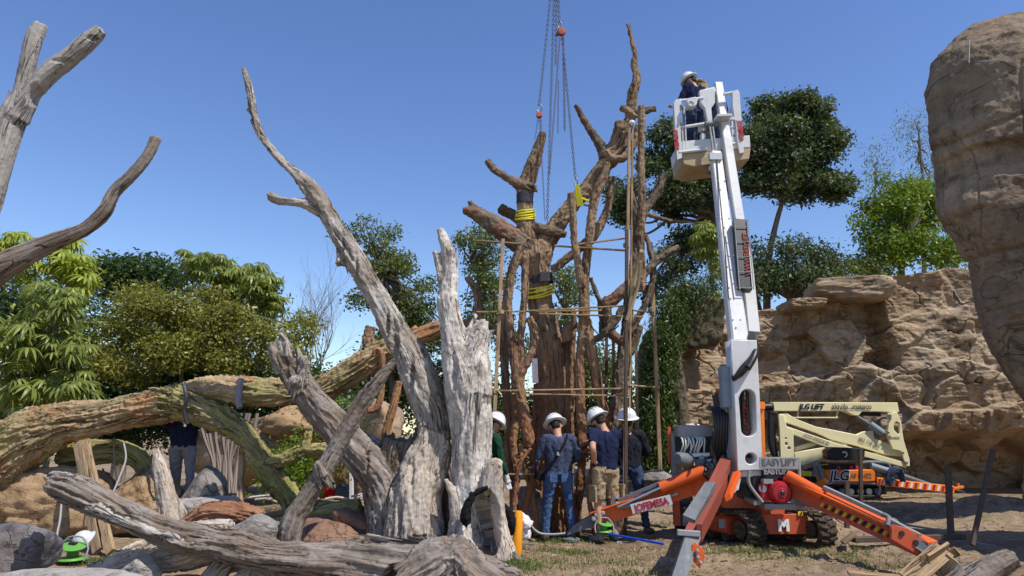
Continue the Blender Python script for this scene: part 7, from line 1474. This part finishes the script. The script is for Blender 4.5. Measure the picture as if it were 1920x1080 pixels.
for i, (lab, px, py, s_) in enumerate([('pale yellow stone on the bare ground in front of the jeans man', 1061, 1037, 11), ('small white stone right of the orange cylinder', 1001, 1014, 7), ('tiny white stone at lower centre of the bare ground', 1037, 1049, 6), ('small pale stone near the green reel', 1160, 1019, 6), ('pale chip beside the left leg foot', 1058, 1006, 8)]):
    g = G(px, py); o = boulder('stone', (0, 0, 0), (S(s_, g.y), S(s_, g.y)*.7, S(s_*.6, g.y)), M['sand'] if i in (0, 1) else M['pale_rock'], 90+i, 3, 10, .1, .05); o.location = (g.x, g.y, gz(g.x, g.y)+.01); tag(o, lab, 'stone')
# ================================================================ small ground cover
tufts('grass', [(1070, 1015, 70, 8, 900), (1060, 1040, 50, 7, 700), (965, 1065, 50, 12, 1100), (1440, 1040, 130, 14, 1500), (1560, 1040, 90, 12, 700), (1200, 1075, 80, 8, 400), (1290, 980, 60, 6, 300), (620, 1018, 40, 5, 500), (180, 1055, 60, 10, 700), (1200, 960, 60, 5, 250), (1110, 1060, 120, 12, 500), (1650, 1060, 60, 10, 200)], M['l_grass'], .055, 1)
tufts('dry_grass', [(1150, 1040, 260, 26, 3000), (1500, 1040, 240, 24, 2200), (1750, 940, 180, 16, 900), (1000, 1050, 90, 16, 900), (1300, 980, 260, 14, 1500)], M['l_dry'], .03, 2)
def pebbles(n=2600):
    rg = np.random.default_rng(4); B = ico_small = ico(1); V0, F0 = B; x = rg.uniform(-1.5, 8, n); y = 7.4+rg.random(n)**1.6*9; s_ = .006+.022*rg.random(n)**3; V = []; i = np.clip(np.round((x+11.9)/23.8*429).astype(int), 0, 429)+26; j = np.clip(np.round((y-5.6)/8.4*209).astype(int), 0, 209)+14; z = GV[j*(430+52)+i, 2]
    VV = V0[None]*s_[:, None, None]*rg.uniform(.5, 1.3, (n, 1, 3))+np.stack([x, y, z], 1)[:, None, :]; FF = F0[None]+(np.arange(n)*len(V0))[:, None, None]
    me = np_mesh('gravel', VV.reshape(-1, 3), FF.reshape(-1, 3)); o = mesh_obj('gravel', me, M['red_rock']); o['kind'] = 'stuff'
pebbles()
def litter(n=1500):
    rg = np.random.default_rng(6); x = rg.uniform(-1.2, 8, n); y = 7.4+rg.random(n)**1.5*8; a = rg.uniform(0, np.pi, n); L = .02+.09*rg.random(n)**2; w = .004+.006*rg.random(n)
    i = np.clip(np.round((x+11.9)/23.8*429).astype(int), 0, 429)+26; j = np.clip(np.round((y-5.6)/8.4*209).astype(int), 0, 209)+14; z = GV[j*(430+52)+i, 2]+.008
    d = np.stack([np.cos(a)*L, np.sin(a)*L, rg.normal(size=n)*.006], 1); s_ = np.stack([-np.sin(a)*w, np.cos(a)*w, w*0], 1); c = np.stack([x, y, z], 1); u = np.array([0, 0, .008])
    V = np.stack([c-d-s_, c+d-s_, c+d+s_, c-d+s_, c-d*.8+u, c+d*.8+u], 1).reshape(-1, 3); k = (np.arange(n)*6)[:, None, None]
    F = (np.array([[0, 1, 5, 4], [1, 2, 5, 5], [2, 3, 4, 5], [3, 0, 4, 4]])[None]+k).reshape(-1, 4); F = np.array([f for f in F.tolist() if len(set(f)) == 4])
    me = np_mesh('wood_litter', V, F, False); o = mesh_obj('wood_litter', me, M['plank_d'], None, False); o['kind'] = 'stuff'
litter()
